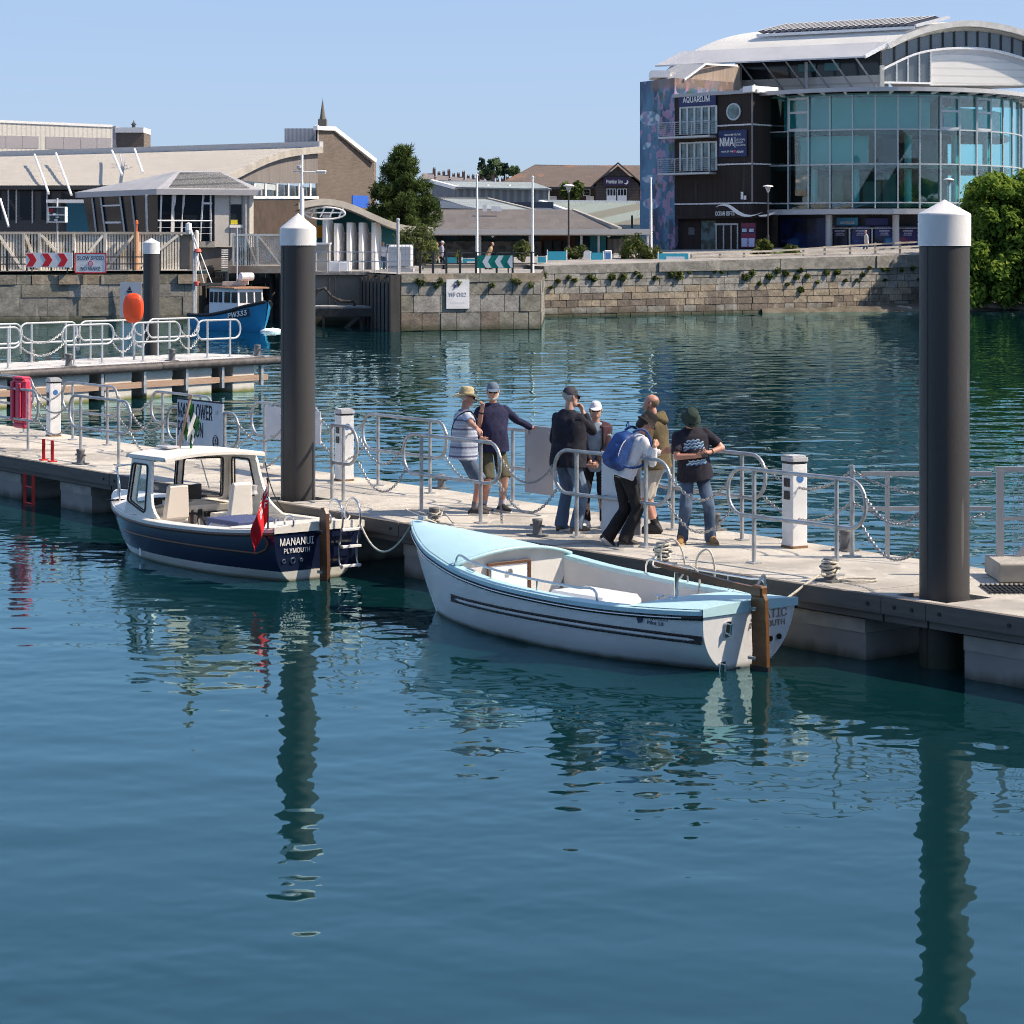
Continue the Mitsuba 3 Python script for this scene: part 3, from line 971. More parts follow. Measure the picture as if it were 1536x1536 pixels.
shell = MB().hull(np.vstack([local(chamfer_box((.52, .17, .80), .05), c, DZ + .84)]))
part(k, 'shell', shell, PINK, smooth=30)
part(k, 'front_rib', MB().hull(local(chamfer_box((.16, .06, .62), .02) + [0.12, -.11, 0], c, DZ + .86)), PINK, smooth=30)
part(k, 'front_rib', MB().hull(local(chamfer_box((.13, .05, .70), .02) + [-.15, -.105, 0], c, DZ + .84)), PINK, smooth=30)
part(k, 'lip', MB().hull(local(chamfer_box((.46, .12, .10), .03) + [-.01, -.01, -.43], c, DZ + .84)), PINK, smooth=30)
part(k, 'lip', MB().hull(local(chamfer_box((.42, .19, .05), .02) + [0, 0, .41], c, DZ + .84)), PINK, smooth=30)

# ---------------------------------------------------------------- gangway at the right end
gk = thing('gangway', 'grey gangway frame with concrete foot and grating at the right edge of the picture', 'gangway')
g0, g1 = deckpt(1500, 858), None
gd = 26.9
gx0 = X(1500, gd)
SQ = mat('grey_steel', (.40, .42, .45), .45, .4)
part(gk, 'post', MB().box((gx0, gd, DZ + .60), (.075, .075, 1.1)), SQ)
part(gk, 'top_rail', MB().box((gx0 + 1.5, gd, DZ + 1.16), (3.1, .06, .05)), SQ)
part(gk, 'mid_rail', MB().box((gx0 + 1.5, gd + .02, DZ + .62), (3.0, .04, .04)), SQ)
part(gk, 'brace', MB().beam((gx0 + .12, gd - .02, DZ + .12), (gx0 + .9, gd - .02, DZ + 1.1), .06, .06), SQ)
part(gk, 'mesh_infill', (lambda m: [m.box((gx0 + .15 + .05 * i, gd, DZ + .6), (.006, .006, 1.0)) for i in range(30)][-1])(MB()), SQ, kind='stuff')
part(gk, 'foot', MB().hull(chamfer_box((1.6, .8, .2), .015) + [gx0 + .66, gd - .25, DZ + .11]), FLOATTOP)
for i, (zz) in enumerate((.97, .57)):
    part(gk, 'link_rail', MB().box((gx0 - .55, gd + 1.5, DZ + zz), (1.5, .05, .05)), SQ)
part(gk, 'link_post', MB().box((gx0 - 1.0, gd + 1.5, DZ + .5), (.05, .05, 1.0)), SQ)
gr = MB()
for i in range(26):
    gr.box((4.95 + .05 * i, 25.75, DZ + .018), (.014, .62, .02))
for i in range(5):
    gr.box((5.58, 25.5 + .125 * i, DZ + .016), (1.3, .012, .016))
part(gk, 'grating', gr, DARKM, kind='stuff')

# ---------------------------------------------------------------- far pontoon
ZF = 1.0
fp = thing('pontoon', 'pale far pontoon with black pipe fender at the left behind the near one', 'pontoon')
P0, P1 = np.array((-13.5, 65.05)), np.array((-7.12, 73.63))
pe = unit(P1 - P0)
pb = np.array([-pe[1], pe[0]])
PL = P0 - pe * 16
FDECK = mat('far_deck', vary(C(.44, .44, .44), C(.36, .36, .36), 1.5), .85)
for i in range(8):
    a, b = PL + pe * (i * 3.33 + .01), PL + pe * ((i + 1) * 3.33 - .01)
    b = b if i < 7 else P1
    part(fp, 'deck_slab', MB().wall(a, b, 3.2, ZF - .14, ZF), FDECK)
PIPE = mat('fender_pipe', vary(C(.06, .055, .055), C(.10, .09, .088), 8), .5)
for a, b in ((-16, -.2), (-.18, 5.8), (5.82, np.linalg.norm(P1 - P0) + .35)):
    p, q = P0 + pe * a - pb * .12, P0 + pe * b - pb * .12
    part(fp, 'pipe_fender', MB().cyl((*p, ZF - .12), (*q, ZF - .12), .125, 14), PIPE, smooth=40)
part(fp, 'end_fender', MB().cyl((*(P1 + pe * .1), ZF - .12), (*(P1 + pe * .1 + pb * 3.2), ZF - .12), .12, 12), PIPE, smooth=40)
FWHITE = mat('float_white', proc(lambda p, n, uv: mix(mix(C(.60, .59, .55), C(.46, .45, .42), fbm(p.x * 2, p.y * 2, p.z * 3)), C(.16, .17, .05), smoothstep(.2, .04, p.z + .1 * fbm(p.x * 3, p.y * 3, 0)))), .85)


def fedge(px, off=0.0):
    t = (px - 768) / FPX
    a = P0 + pb * off
    s = (t * a[1] - a[0]) / (pe[0] - t * pe[1])
    return a + pe * s


for a, b in ((-120, -62), (-40, 10), (30, 70), (92, 133), (157, 197), (220, 258), (282, 317), (349, 381)):
    p, q = fedge(a, .04), fedge(b, .04)
    f_ = part(fp, 'float', MB().wall(p, q, 2.2, -.5, .56), FWHITE)
    part(f_, 'cap', MB().wall(p - pb * .02, q - pb * .02, 2.24, .563, .80), FWHITE)
for px in (-8, 20, 80, 152, 216, 279, 333, 392):
    p = fedge(px, -.08)
    part(fp, 'steel_post', MB().wall(p, p + pe * .10, .12, .15, ZF - .145), GALV)
part(fp, 'waler', MB().wall(PL - pb * .02, fedge(402, -.02), .1, .30, .47), WOODW)
part(fp, 'under_frame', MB().wall(PL + pb * .9, P1 + pb * .9 - pe * .4, 1.2, .2, ZF - .145), SLIME)

LIGHTG = mat('galvanised_bright', (.54, .57, .59), .4, .4)
GP = 'pale railing frames on the far pontoon'
fr1 = [(-28, 12, 'pale railing frame at the left edge on the far pontoon front row'), (111, 153, 'pale railing frame on the far pontoon left of the orange lifebuoy'),
       (214.6, 254, 'pale railing frame on the far pontoon right of the orange lifebuoy'), (311, 345, 'pale railing frame at the right end of the far pontoon, blue boat behind')]
RF = []
for a, b, lab in fr1:
    p, q = fedge(a, .6), fedge(b, .6)
    rail_frame(p, q, lab, GP, ZF, 1.1, .55, .44, LIGHTG, .03)
    RF.append((p, q))
RB = []
for cpx, lab in ((-12, 'pale railing frame in the back row of the far pontoon at the left edge'), (73, 'pale railing frame in the back row of the far pontoon, second from left'), (160, 'pale railing frame in the far pontoon\'s back row just left of the orange lifebuoy'), (260, 'pale railing frame in the back row of the far pontoon right of the far pile')):
    c = fedge(cpx, 2.75)
    p, q = c - pe * .65, c + pe * .65
    rail_frame(p, q, lab, GP, ZF, 1.1, .55, .44, LIGHTG, .03)
    RB.append((p, q))


def ends2(pq, side, z):
    p, q = pq
    e = unit(q - p)
    c = q + e * .4 if side > 0 else p - e * .4
    return np.array((*c, ZF + z))


CHAINW = mat('chain_pale', (.6, .6, .6), .5, .3)
for row, w in ((RF, 'front'), (RB, 'back')):
    for i in range(len(row) - 1):
        for z, u in ((.95, 'upper'), (.6, 'lower')):
            single('chain', chain_mesh(ends2(row[i], 1, z), ends2(row[i + 1], -1, z), .3, .085, .009), CHAINW, f'{u} pale chain in the {w} row of the far pontoon {["left of", "beside", "right of"][i]} the orange lifebuoy', 'chain', 'chains on the far pontoon')
for px, off, lab in ((103, .18, 'small steel mooring bollard on the far pontoon edge at the left'), (258, .18, 'small steel mooring bollard on the far pontoon edge in the middle'), (386, .18, 'small steel mooring bollard on the far pontoon edge at its right end'), (47, 2.95, 'small steel mooring bollard on the back edge of the far pontoon')):
    cleat(0, 0, lab, 1.6, ZF, fedge(px, off), 'steel mooring bollards on the far pontoon')
PFAR = np.array((X(227, 76.4), 76.4))
pile(PFAR, .25, -1.5, Z(380, 76.4), Z(357, 76.4), 'dark mooring pile with white cone cap on the far pontoon', .15)
# orange lifebuoy cover
ORANGE = mat('orange_plastic', (.80, .085, .02), .4)
lc = fedge(200, 1.4)
k = thing('lifebuoy_housing', 'round orange lifebuoy housing on a post in front of the far pile', 'lifebuoy housing')
s_ = trimesh.creation.icosphere(subdivisions=3)
v = np.array(s_.vertices)
v = np.sign(v) * np.abs(v) ** .8
zc = Z(462, lc[1])
part(k, 'cover', MB().add(v * [.30, .13, .43] + [*lc, zc], s_.faces), ORANGE, smooth=True)
part(k, 'front_disc', MB().add(v * [.20, .05, .34] + [lc[0] + .07, lc[1] - .12, zc - .02], s_.faces), ORANGE, smooth=True)
part(k, 'post', MB().cyl((lc[0], lc[1] + .12, ZF), (lc[0], lc[1] + .12, zc), .035, 8), GALV)
FPX, DEPTH = 2500.0, 1.48       # the far shore again
# ---------------------------------------------------------------- left hand buildings
GLASSD = mat('dark_glazing', (.018, .026, .034), .12, specular=.45)
LEAD = mat('pale_roof_metal', proc(lambda p, n, uv: mix(C(.40, .375, .33), C(.33, .31, .275), fbm(p.x * .9, p.y * .9, p.z * .9, 4))), .6)
FASCIA = mat('grey_fascia', (.36, .36, .38), .5)
CLADP = mat('cream_cladding', proc(lambda p, n, uv: mix(C(.62, .61, .57), C(.50, .49, .46), smoothstep(.78, .95, dr.abs(dr.sin(p.x * 7.5))))), .6)
LILAC = mat('grey_lilac_panel', vary(C(.36, .35, .38), C(.32, .31, .34), .4), .5)
BRICKW = bumpy('brown_brick', proc(lambda p, n, uv: mix(mix(C(.125, .098, .082), C(.175, .142, .122), cell_rand(p.x * 3.2 + .5 * dr.floor(p.z * 7.5), 0, p.z * 7.5)), mix(C(.20, .175, .155), C(.08, .068, .06), fbm(p.x * .5, p.y * .5, p.z * .5, 4)), .45)), .9,
               lambda p, n, uv: smoothstep(.0, .12, p.z * 7.5 - dr.floor(p.z * 7.5)), .015, .02)
TIMBERG = mat('weathered_timber', proc(lambda p, n, uv: mix(C(.13, .12, .118), C(.21, .195, .188), noise(p.x * 4.5, p.y * 4.5, p.z * .25))), .85)
CONCB = mat('pale_concrete', vary(C(.37, .35, .32), C(.30, .285, .26), .9), .85)
PANELT = mat('tower_panel', vary(C(.56, .54, .50), C(.50, .48, .45), .7), .7)
TEALP = mat('teal_paint', (.012, .17, .21), .5)
TEALD = mat('teal_blue_wall', vary(C(.012, .10, .14), C(.01, .06, .09), .5), .5)
CYANP = mat('cyan_panel', (.05, .42, .56), .5)
REDS = mat('sign_red', (.72, .02, .03), .5)
WHITES = mat('sign_white', (.80, .80, .80), .5)
GREENS = mat('sign_green', (.0, .22, .17), .5)


def rect_on(mb, p0, p1, z0, z1, off, t, f0=0.0, f1=1.0):
    """a plate on the camera side of the wall p0-p1 between fractions f0..f1, standing off by off"""
    p0, p1 = np.asarray(p0, float), np.asarray(p1, float)
    d = p1 - p0
    n = unit(np.array([d[1], -d[0]]))
    return mb.wall(p0 + d * f0 + n * off, p0 + d * f1 + n * off, t, z0, z1)


def pxw(p0, p1, px):
    """fraction along p0-p1 seen in direction px"""
    t = (px - 768) / FPX
    p0, d = np.asarray(p0, float), np.asarray(p1, float) - np.asarray(p0, float)
    return (t * p0[1] - p0[0]) / (d[0] - t * d[1])


def at_f(p0, p1, f):
    return np.asarray(p0, float) * (1 - f) + np.asarray(p1, float) * f


# ---- control tower
ct = thing('control_building', 'lock control building with low hipped grey roof and raking dark windows', 'building')
FLc, FRc, BLc = np.array((-20.9, 98.0)), np.array((-14.9, 99.5)), np.array((-27.4, 104.5))
BRc = FRc + (BLc - FLc)
R1, R2 = np.array((-20.4, 101.8, 8.85)), np.array((-17.9, 102.4, 8.85))
ez = 7.62
E = [np.array((*p, ez)) for p in (FLc, FRc, BRc, BLc)]
roofm = MB()
for q in ((E[0], E[1], R2, R1), (E[1], E[2], R2), (E[2], E[3], R1, R2), (E[3], E[0], R1)):
    roofm.poly(q, (0, 0, -.06))
ROOFG = mat('pale_grey_roof', vary(C(.40, .40, .41), C(.34, .34, .35), .8), .5)
rf = part(ct, 'roof', roofm, ROOFG)
fa = MB()
cen = (FLc + FRc + BLc + BRc) / 4
for a, b in ((FLc, FRc), (FRc, BRc), (BRc, BLc), (BLc, FLc)):
    fa.wall(a, b, .12, ez - .34, ez - .01)
part(rf, 'fascia', fa, FASCIA)
part(rf, 'soffit', MB().poly([(*(p + (cen - p) * .02), ez - .30) for p in (FLc, FRc, BRc, BLc)], (0, 0, .04)), FASCIA)
sl = MB()
SLATD = mat('louvre_dark', (.10, .105, .10), .5)
for i in range(13):
    f = .07 + .86 * i / 13
    a, b = E[0] * (1 - f) + R1 * f, E[1] * (1 - f) + R2 * f
    sl.beam(a + (b - a) * (.11 - .02 * f) + (0, -.02, .05), a + (b - a) * (.90 + .02 * f) + (0, -.02, .05), .07, .035)
part(rf, 'louvre_slats', sl, SLATD, kind='stuff')
ins = lambda p, f=.09: p + (cen - p) * f
w0, w1, w3 = ins(FLc), ins(FRc), ins(BLc)
w2 = ins(BRc)
z0t, z1t = 4.55, ez - .34
fs_ = pxw(w0, w1, 322)
wm = at_f(w0, w1, fs_)
# raking glass: foot set back
foot = lambda p: p + (cen - p) * .10
gl = MB()
gl.hull([(*foot(w0), z0t), (*wm, z0t), (*foot(w3), z0t), (*w0, z1t), (*wm, z1t), (*w3, z1t), (*cen, z0t), (*cen, z1t)])
part(ct, 'glazing', gl, mat('tower_glass', (.012, .018, .026), .15, specular=.15))
FRAMEW = mat('window_frame', (.62, .63, .64), .4)
n_f = unit(np.array([(w1 - w0)[1], -(w1 - w0)[0]])) * .05
n_l = unit(np.array([(w0 - w3)[1], -(w0 - w3)[0]])) * .05
for px, px2, w_ in ((219, 221, .12), (242, 240, .10), (261, 258, .24), (276, 271, .12), (305, 300, .14), (316, 316, .14)):
    a, b = at_f(w0, w1, pxw(w0, w1, px)), at_f(foot(w0), wm, min(1, pxw(foot(w0), wm, px2)))
    part(ct, 'mullion', MB().beam((*(a + n_f), z1t), (*(b + n_f), z0t), w_, .08), FRAMEW)
for px, px2, w_ in ((139, 147, .09), (152, 161, .13), (181, 190, .13), (198, 206, .12)):
    a, b = at_f(w3, w0, pxw(w3, w0, px)), at_f(foot(w3), foot(w0), pxw(foot(w3), foot(w0), px2))
    part(ct, 'mullion', MB().beam((*(a + n_l), z1t), (*(b + n_l), z0t), w_, .10), FRAMEW)
for f_, h in ((.80, .09), (.42, .12)):
    a, b = at_f(w3, w0, pxw(w3, w0, 154)), at_f(w3, w0, pxw(w3, w0, 182))
    k_ = (1 - f_) * .10
    a2, b2 = a + (cen - w3) * k_ * .8 + n_l, b + (cen - w0) * k_ * .8 + n_l
    part(ct, 'transom', MB().beam((*a2, z0t + (z1t - z0t) * f_), (*b2, z0t + (z1t - z0t) * f_), .08, h), FRAMEW)
part(ct, 'transom', MB().beam((*(at_f(w0, w1, pxw(w0, w1, 305)) + n_f), 6.8), (*(at_f(w0, w1, pxw(w0, w1, 318)) + n_f), 6.8), .08, .12), FRAMEW)
part(ct, 'panel_wall', MB().wall(wm, w1, .3, 4.2, z1t).wall(w1, w2, .3, 4.2, z1t), PANELT)
jm = MB()
for px in (345, 363):
    c = at_f(wm, w1, pxw(wm, w1, px))
    jm.box((*(c + n_f * .3), 5.8), (.03, .03, 3.0))
part(ct, 'panel_joints', jm, DARKM)
wdw = part(ct, 'window', rect_on(MB(), wm, w1, 5.55, 6.75, .02, .05, pxw(wm, w1, 346), pxw(wm, w1, 362)), GLASSD)
part(wdw, 'sill', rect_on(MB(), wm, w1, 5.35, 5.52, .10, .12, pxw(wm, w1, 344.5), pxw(wm, w1, 363.5)), WHITES)
part(wdw, 'notice', rect_on(MB(), wm, w1, 5.56, 5.82, .04, .02, pxw(wm, w1, 346), pxw(wm, w1, 357)), mat('notice_yellow', (.65, .55, .03), .6))
part(ct, 'downpipe', MB().tube([(*(w1 - (w1 - w0) * .085 + n_f * 3), z) for z in (7.3, 6.9, 4.4)], .05, 6), GREYP)
part(ct, 'plinth', MB().wall(foot(w0), w1 * .97 + cen * .03, 2.5, LZ, 4.18).wall(foot(w3), foot(w0), 2.0, LZ, 4.18), TIMBERG)
part(ct, 'sill_band', MB().wall(foot(w0) + n_f * 2, wm + n_f, .3, 4.19, 4.54).wall(foot(w3) + n_l * 2, foot(w0) + n_l * 2, .3, 4.19, 4.54), CONCB)
part(ct, 'vent_grille', (lambda m: [rect_on(m, w0, w1, 2.95 + i * .13, 3.02 + i * .13, .12, .05, pxw(w0, w1, 332), pxw(w0, w1, 342)) for i in range(9)][-1])(MB()), WHITES, kind='stuff')
rl = MB()
for z in (5.0, 5.35, 5.75):
    rl.tube([(*(at_f(w0, w1, pxw(w0, w1, 236)) + n_f * 14), z), (*(at_f(w0, w1, pxw(w0, w1, 317)) + n_f * 14), z)], .05 if z > 5.5 else .015, 6)
part(ct, 'balcony_rail', rl, WHITES)

# ---- swing bridge with slatted white panels
sb = thing('swing_bridge', 'white slatted swing bridge with diagonal braces along the left quay', 'bridge')
BW_ = mat('bridge_white', proc(lambda p, n, uv: mix(C(.74, .71, .64), C(.52, .46, .37), smoothstep(.35, .8, fbm(p.x * 1.2, p.y * 1.2, p.z * 1.6, 4)))), .7)
S0, S1 = np.array((-36.0, 94.8)), np.array((-18.4, 97.4))
zb0, zb1 = Z(405, 96), Z(350, 96)
edges = [-120, -40, -4, 36, 60, 111, 158, 204, 270]
for i in range(len(edges) - 1):
    a, b = at_f(S0, S1, pxw(S0, S1, edges[i])), at_f(S0, S1, pxw(S0, S1, edges[i + 1]))
    L = np.linalg.norm(b - a)
    m = MB()
    nsl = max(4, int(L / .155))
    for j in range(nsl):
        f = (j + .5) / nsl
        c = a + (b - a) * f
        m.wall(c - unit(b - a) * .055, c + unit(b - a) * .055, .04, zb0, zb1 - .05)
    part(sb, 'slats', m, BW_, kind='stuff')
    part(sb, 'post', MB().box((*(a + (0, -.04)), (zb0 + zb1) / 2), (.16, .16, zb1 - zb0)), BW_)
    up = i < 5
    part(sb, 'brace', MB().beam((*(a + (.1, -.07)), zb1 - .1 if up else zb0 + .1), (*(b + (-.1, -.07)), zb0 + .1 if up else zb1 - .1), .07, .15), BW_)
part(sb, 'top_rail', MB().wall(S0 + (0, -.1), S1 + (0, -.1), .2, zb1 - .05, zb1 + .09), CONCB)
part(sb, 'bottom_rail', MB().wall(S0 + (0, -.1), S1 + (0, -.1), .2, zb0 - .12, zb0 + .02), BW_)
part(sb, 'back_panel', MB().wall(S0 + (0, .12), S1 + (0, .12), .05, zb0, zb1 - .1), mat('bridge_inner', (.22, .20, .165), .8))
part(sb, 'girder', MB().wall(S0 + (0, .0), S1 + (0, .0), 1.2, LZ - .2, zb0 - .13), DARKM)
part(sb, 'end_post', MB().cyl((*(S1 + (0, -.1)), LZ), (*(S1 + (0, -.1)), zb1 + .05), .12, 8).lathe((*(S1 + (0, -.1)), zb1 + .05), [(.13, 0), (.1, .1), (.0001, .16)], 8), BW_)
bc = at_f(S0, S1, pxw(S0, S1, 207))
part(sb, 'beacon_post', MB().cyl((*(bc + (0, -.35)), LZ), (*(bc + (0, -.35)), zb1 + .1), .14, 10), mat('faded_orange', (.55, .30, .17), .7))
part(sb, 'beacon', MB().cyl((*(bc + (0, -.35)), zb1 + .1), (*(bc + (0, -.35)), zb1 + .55), .06, 8).lathe((*(bc + (0, -.35)), zb1 + .55), [(.1, 0), (.09, .16), (.0001, .25)], 8), mat('beacon_orange', (.62, .14, .05), .5))
# lower leaf of the bridge over the lock
sb2 = thing('footbridge', 'short cream slatted footbridge leaf over the lock channel', 'bridge')
a, b = np.array((X(350, 96), 96.0)), np.array((X(423, 96), 96.0))
za, zb_ = Z(398, 96), Z(354, 96)
m = MB()
for j in range(24):
    c = a + (b - a) * ((j + .5) / 24)
    m.wall(c - (.035, 0), c + (.035, 0), .03, za, zb_)
part(sb2, 'slats', m, BW_, kind='stuff')
for f in (0, .26, .5, 1):
    part(sb2, 'post', MB().box((*(a + (b - a) * f + (0, -.05)), (za + zb_) / 2), (.1, .1, zb_ - za + .1)), BW_)
part(sb2, 'brace', MB().beam((*(a + (b - a) * .27 + (0, -.08)), zb_), (*(a + (b - a) * .49 + (0, -.08)), za), .05, .09), BW_)
part(sb2, 'brace', MB().beam((*(a + (b - a) * .52 + (0, -.08)), zb_), (*(a + (b - a) * .98 + (0, -.08)), za), .05, .09), BW_)
part(sb2, 'hand_rail', MB().wall(a + (0, -.1), b + (0, -.1), .16, zb_, zb_ + .12), BW_)
part(sb2, 'deck_girder', MB().wall(a + (-.3, -.12), b + (.5, -.12), 1.6, za - .45, za - .02), mat('girder_cream', vary(C(.50, .42, .33), C(.30, .2, .14), 1.4), .8))
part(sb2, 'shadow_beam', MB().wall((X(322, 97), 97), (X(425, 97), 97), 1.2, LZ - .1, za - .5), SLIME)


# ---- signs on the left quay, dark railing, signal board
def plate(name, px0, px1, py0, py1, d, label, m=None, posts=True, zfoot=LZ, cat='sign'):
    k = thing(name, label, cat)
    part(k, 'panel', MB().box((X((px0 + px1) / 2, d), d, (Z(py0, d) + Z(py1, d)) / 2), (X(px1, d) - X(px0, d), .05, Z(py0, d) - Z(py1, d))), m or WHITES)
    if posts:
        for f in (.12, .88):
            x = X(px0 + (px1 - px0) * f, d)
            part(k, 'post', MB().cyl((x, d + .06, zfoot - .1), (x, d + .06, Z(py1, d) + .1), .04, 6), DARKM)
    return k


def chevrons(k, px0, px1, py0, py1, d, n, m, left):
    y0, y1 = Z(py1, d), Z(py0, d)
    w = (X(px1, d) - X(px0, d)) / n
    h = (y1 - y0)
    for i in range(n):
        x = X(px0, d) + w * (i + .02)
        q = [(0, 0), (w * .42, 0), (w * .68, .5), (w * .42, 1), (0, 1), (w * .26, .5)]
        if left:
            q = [(w * .72 - a, b) for a, b in q][::-1]
        part(k, 'chevron', MB().poly([(x + a, d - .03, y0 + h * (.05 + .9 * b)) for a, b in q], (0, -.012, 0)), m)


k = plate('chevron_sign', 39, 109, 379, 401, 94.0, 'white sign with three red chevrons pointing right on the left quay')
chevrons(k, 39, 109, 379, 401, 94.0, 3, REDS, False)
k = plate('speed_sign', 113, 159, 380, 409, 94.3, 'white warning sign reading SLOW SPEED NO WAKE with red border', posts=False)
d = 94.3
bm = MB()
x0, x1, y0, y1 = X(113, d), X(159, d), Z(409, d), Z(380, d)
for c, s_ in (((x0, y0 + (y1 - y0) / 2), (.05, y1 - y0)), ((x1, y0 + (y1 - y0) / 2), (.05, y1 - y0)), (((x0 + x1) / 2, y0), (x1 - x0, .05)), (((x0 + x1) / 2, y1), (x1 - x0, .05))):
    bm.box((c[0], d - .03, c[1]), (s_[0] + .01, .03, s_[1] + .01))
part(k, 'border', bm, REDS)
INKG = mat('ink_grey', (.10, .10, .13), .6)
part(k, 'lettering', MB().add(*lettering('SLOW SPEED', .2, ((x0 + x1) / 2, d - .028, y1 - .36), (1, 0, 0), (0, 0, 1), .01, True, width=1.52, center=True)), INKG)
part(k, 'lettering', MB().add(*lettering('NO WAKE', .2, ((x0 + x1) / 2, d - .028, y0 + .13), (1, 0, 0), (0, 0, 1), .01, True, width=1.12, center=True)), INKG)
part(k, 'ring', MB().tube([((x0 + x1) / 2 + .12 * math.cos(t), d - .03, y0 + .52 + .15 * math.sin(t)) for t in np.linspace(0, 6.283, 17)[:-1]], .022, 5, closed=True), REDS)
k = thing('quay_railing', 'dark post and rail fence along the left quay edge under the signs', 'fence')
a, b = np.array((-34.5, 92.9)), np.array((-20.5, 95.9))
for px in (0, 11, 40, 77, 110, 150, 200, 240):
    c = at_f(a, b, pxw(a, b, px))
    part(k, 'post', MB().box((*c, LZ + .5), (.1, .1, 1.3)), DARKM)
for z in (2.75, 3.2, 3.6):
    part(k, 'rail', MB().wall(a, b, .05, LZ - LZ + z, z + .07), DARKM)
k = thing('signal_post', 'tall pole with a white box signal board and red lamp on the left quay', 'signal')
d = 95.2
xp = X(86, d)
part(k, 'pole', MB().cyl((xp, d, LZ), (xp, d, Z(297, d)), .05, 8), GREYP)
bx = MB()
for z in (Z(311, d), Z(322.5, d), Z(333, d)):
    bx.box((X(87, d), d - .12, z), (1.0, .5, .05))
for x in (X(74.5, d), X(100, d)):
    bx.box((x, d - .12, Z(322, d)), (.04, .5, .86))
part(k, 'signal_box', bx, WHITES)
part(k, 'back_plate', MB().box((X(87, d), d + .1, Z(322, d)), (.98, .04, .82)), mat('signal_back', (.3, .3, .31), .6))
part(k, 'red_lamp', MB().lathe((X(78.5, d), d - .2, Z(315.5, d)), [(.0001, -.12), (.13, -.1), (.14, .0), (.13, .1), (.0001, .12)], 10), mat('lamp_red', (.35, .01, .03), .4))
for px, py in ((84, 321), (88, 326), (86, 330)):
    part(k, 'lamp', MB().box((X(px, d), d - .25, Z(py, d)), (.16, .2, .07)), WHITES)
k = thing('white_notice', 'white board with blue boat emblem on the left quay wall beside the far pile', 'sign')
d = 94.75
part(k, 'panel', MB().box((X(196, d), d, (Z(423, d) + Z(476, d)) / 2), (X(212, d) - X(180, d), .06, Z(423, d) - Z(476, d))), mat('notice_pale', (.50, .52, .56), .6))
part(k, 'emblem', MB().poly([(X(x, d), d - .035, Z(y, d)) for x, y in ((190, 436), (199, 436), (197.5, 439), (191.5, 439))], (0, -.01, 0)).poly([(X(x, d), d - .035, Z(y, d)) for x, y in ((192, 435), (197, 435), (195, 429))], (0, -.01, 0)), INK)

# ---- gauge tripod and masts by the channel
k = thing('channel_mast', 'thin grey masts and stays standing in the channel left of the fishing boat', 'mast')
d = 88.0
part(k, 'mast', MB().cyl((X(290.5, d), d, -.5), (X(290.5, d), d, Z(352, d)), .055, 8), GREYP)
part(k, 'mast', MB().cyl((X(282, d), d + 2, 0), (X(283, d), d + 2, Z(358, d)), .07, 8), GREYP)
part(k, 'boom', MB().cyl((X(287, d), d, Z(345, d)), (X(318, d), d, Z(425, d)), .03, 6).cyl((X(287, d), d, Z(345, d)), (X(307, d), d, Z(428, d)), .03, 6).cyl((X(287, d), d, Z(345, d)), (X(298, d), d, Z(400, d)), .05, 6), WHITES)
part(k, 'lamp_head', MB().lathe((X(283, d), d, Z(345, d)), [(.12, -.2), (.18, 0), (.16, .35), (.0001, .4)], 10), WHITES)
part(k, 'red_float', MB().lathe((X(297, d), d, Z(376, d)), [(.0001, -.15), (.2, -.05), (.14, .1), (.0001, .12)], 10), mat('float_red', (.6, .12, .08), .6))
part(k, 'red_float', MB().lathe((X(296, d), d - .1, Z(425, d)), [(.0001, -.15), (.15, -.1), (.15, .1), (.0001, .12)], 10), 'mat_float_red')

# ---- fish market with the long curved roof
fm = thing('market_hall', 'long market hall with pale curved roof and timber gable behind the control building', 'building')
prof = [np.array((X(300, 117), 117.0, Z(279, 117))), np.array((X(345, 122), 122.0, Z(262, 122))), np.array((X(390, 128), 128.0, Z(240, 128))), np.array((X(430, 134), 134.0, Z(227, 134))), np.array((X(482, 141), 141.0, Z(221, 141)))]
from scipy.interpolate import CubicSpline
cs_ = CubicSpline([0, 1, 2, 3, 4], np.array(prof))
pr = cs_(np.linspace(0, 4, 17))
ev = np.column_stack([np.full(17, -42.0), 1 + 19 * np.linspace(0, 1, 17), np.zeros(17)])
G1 = np.stack([pr, pr + ev], 1)
up_ = np.stack([pr + (0, 0, -.35), pr + (0, 0, -.35) + ev], 1)
rm = MB().grid(G1).grid(up_)
mrf = part(fm, 'roof', rm, LEAD, smooth=30)
vb = MB()
for i in range(len(pr) - 1):
    vb.beam(pr[i] + (.02, 0, -.2), pr[i + 1] + (.02, 0, -.2), .3, .55)
part(mrf, 'verge', vb, CONCB)
part(mrf, 'ridge_strip', MB().beam(pr[-1] + (0, 0, .25), pr[-1] + ev[-1] + (0, 0, .25), .6, .5), GREYP)
part(mrf, 'gutter', MB().beam(pr[0] + (0, -.1, -.1), pr[0] + ev[0] + (0, -.1, -.1), .3, .3), DARKM)
gp = [p - (0.3, 0, .3) for p in pr]
tg = MB()
for i in range(len(gp) - 1):
    zlow = Z(275, gp[i][1])
    zl2 = Z(275, gp[i + 1][1])
    tg.wall(gp[i][:2], gp[i + 1][:2], -.2 if False else .2, min(zlow, gp[i][2] - .1), gp[i][2], min(zl2, gp[i + 1][2] - .1), gp[i + 1][2])
part(fm, 'timber_gable', tg, TIMBERG)
g0, g1 = np.array((X(330, 120), 120.0)), np.array((X(475, 140.5), 140.5))
wn = MB()
part(fm, 'gable_window', MB().wall(g0, g1, .3, 3.0, Z(275, 130)), GLASSD)
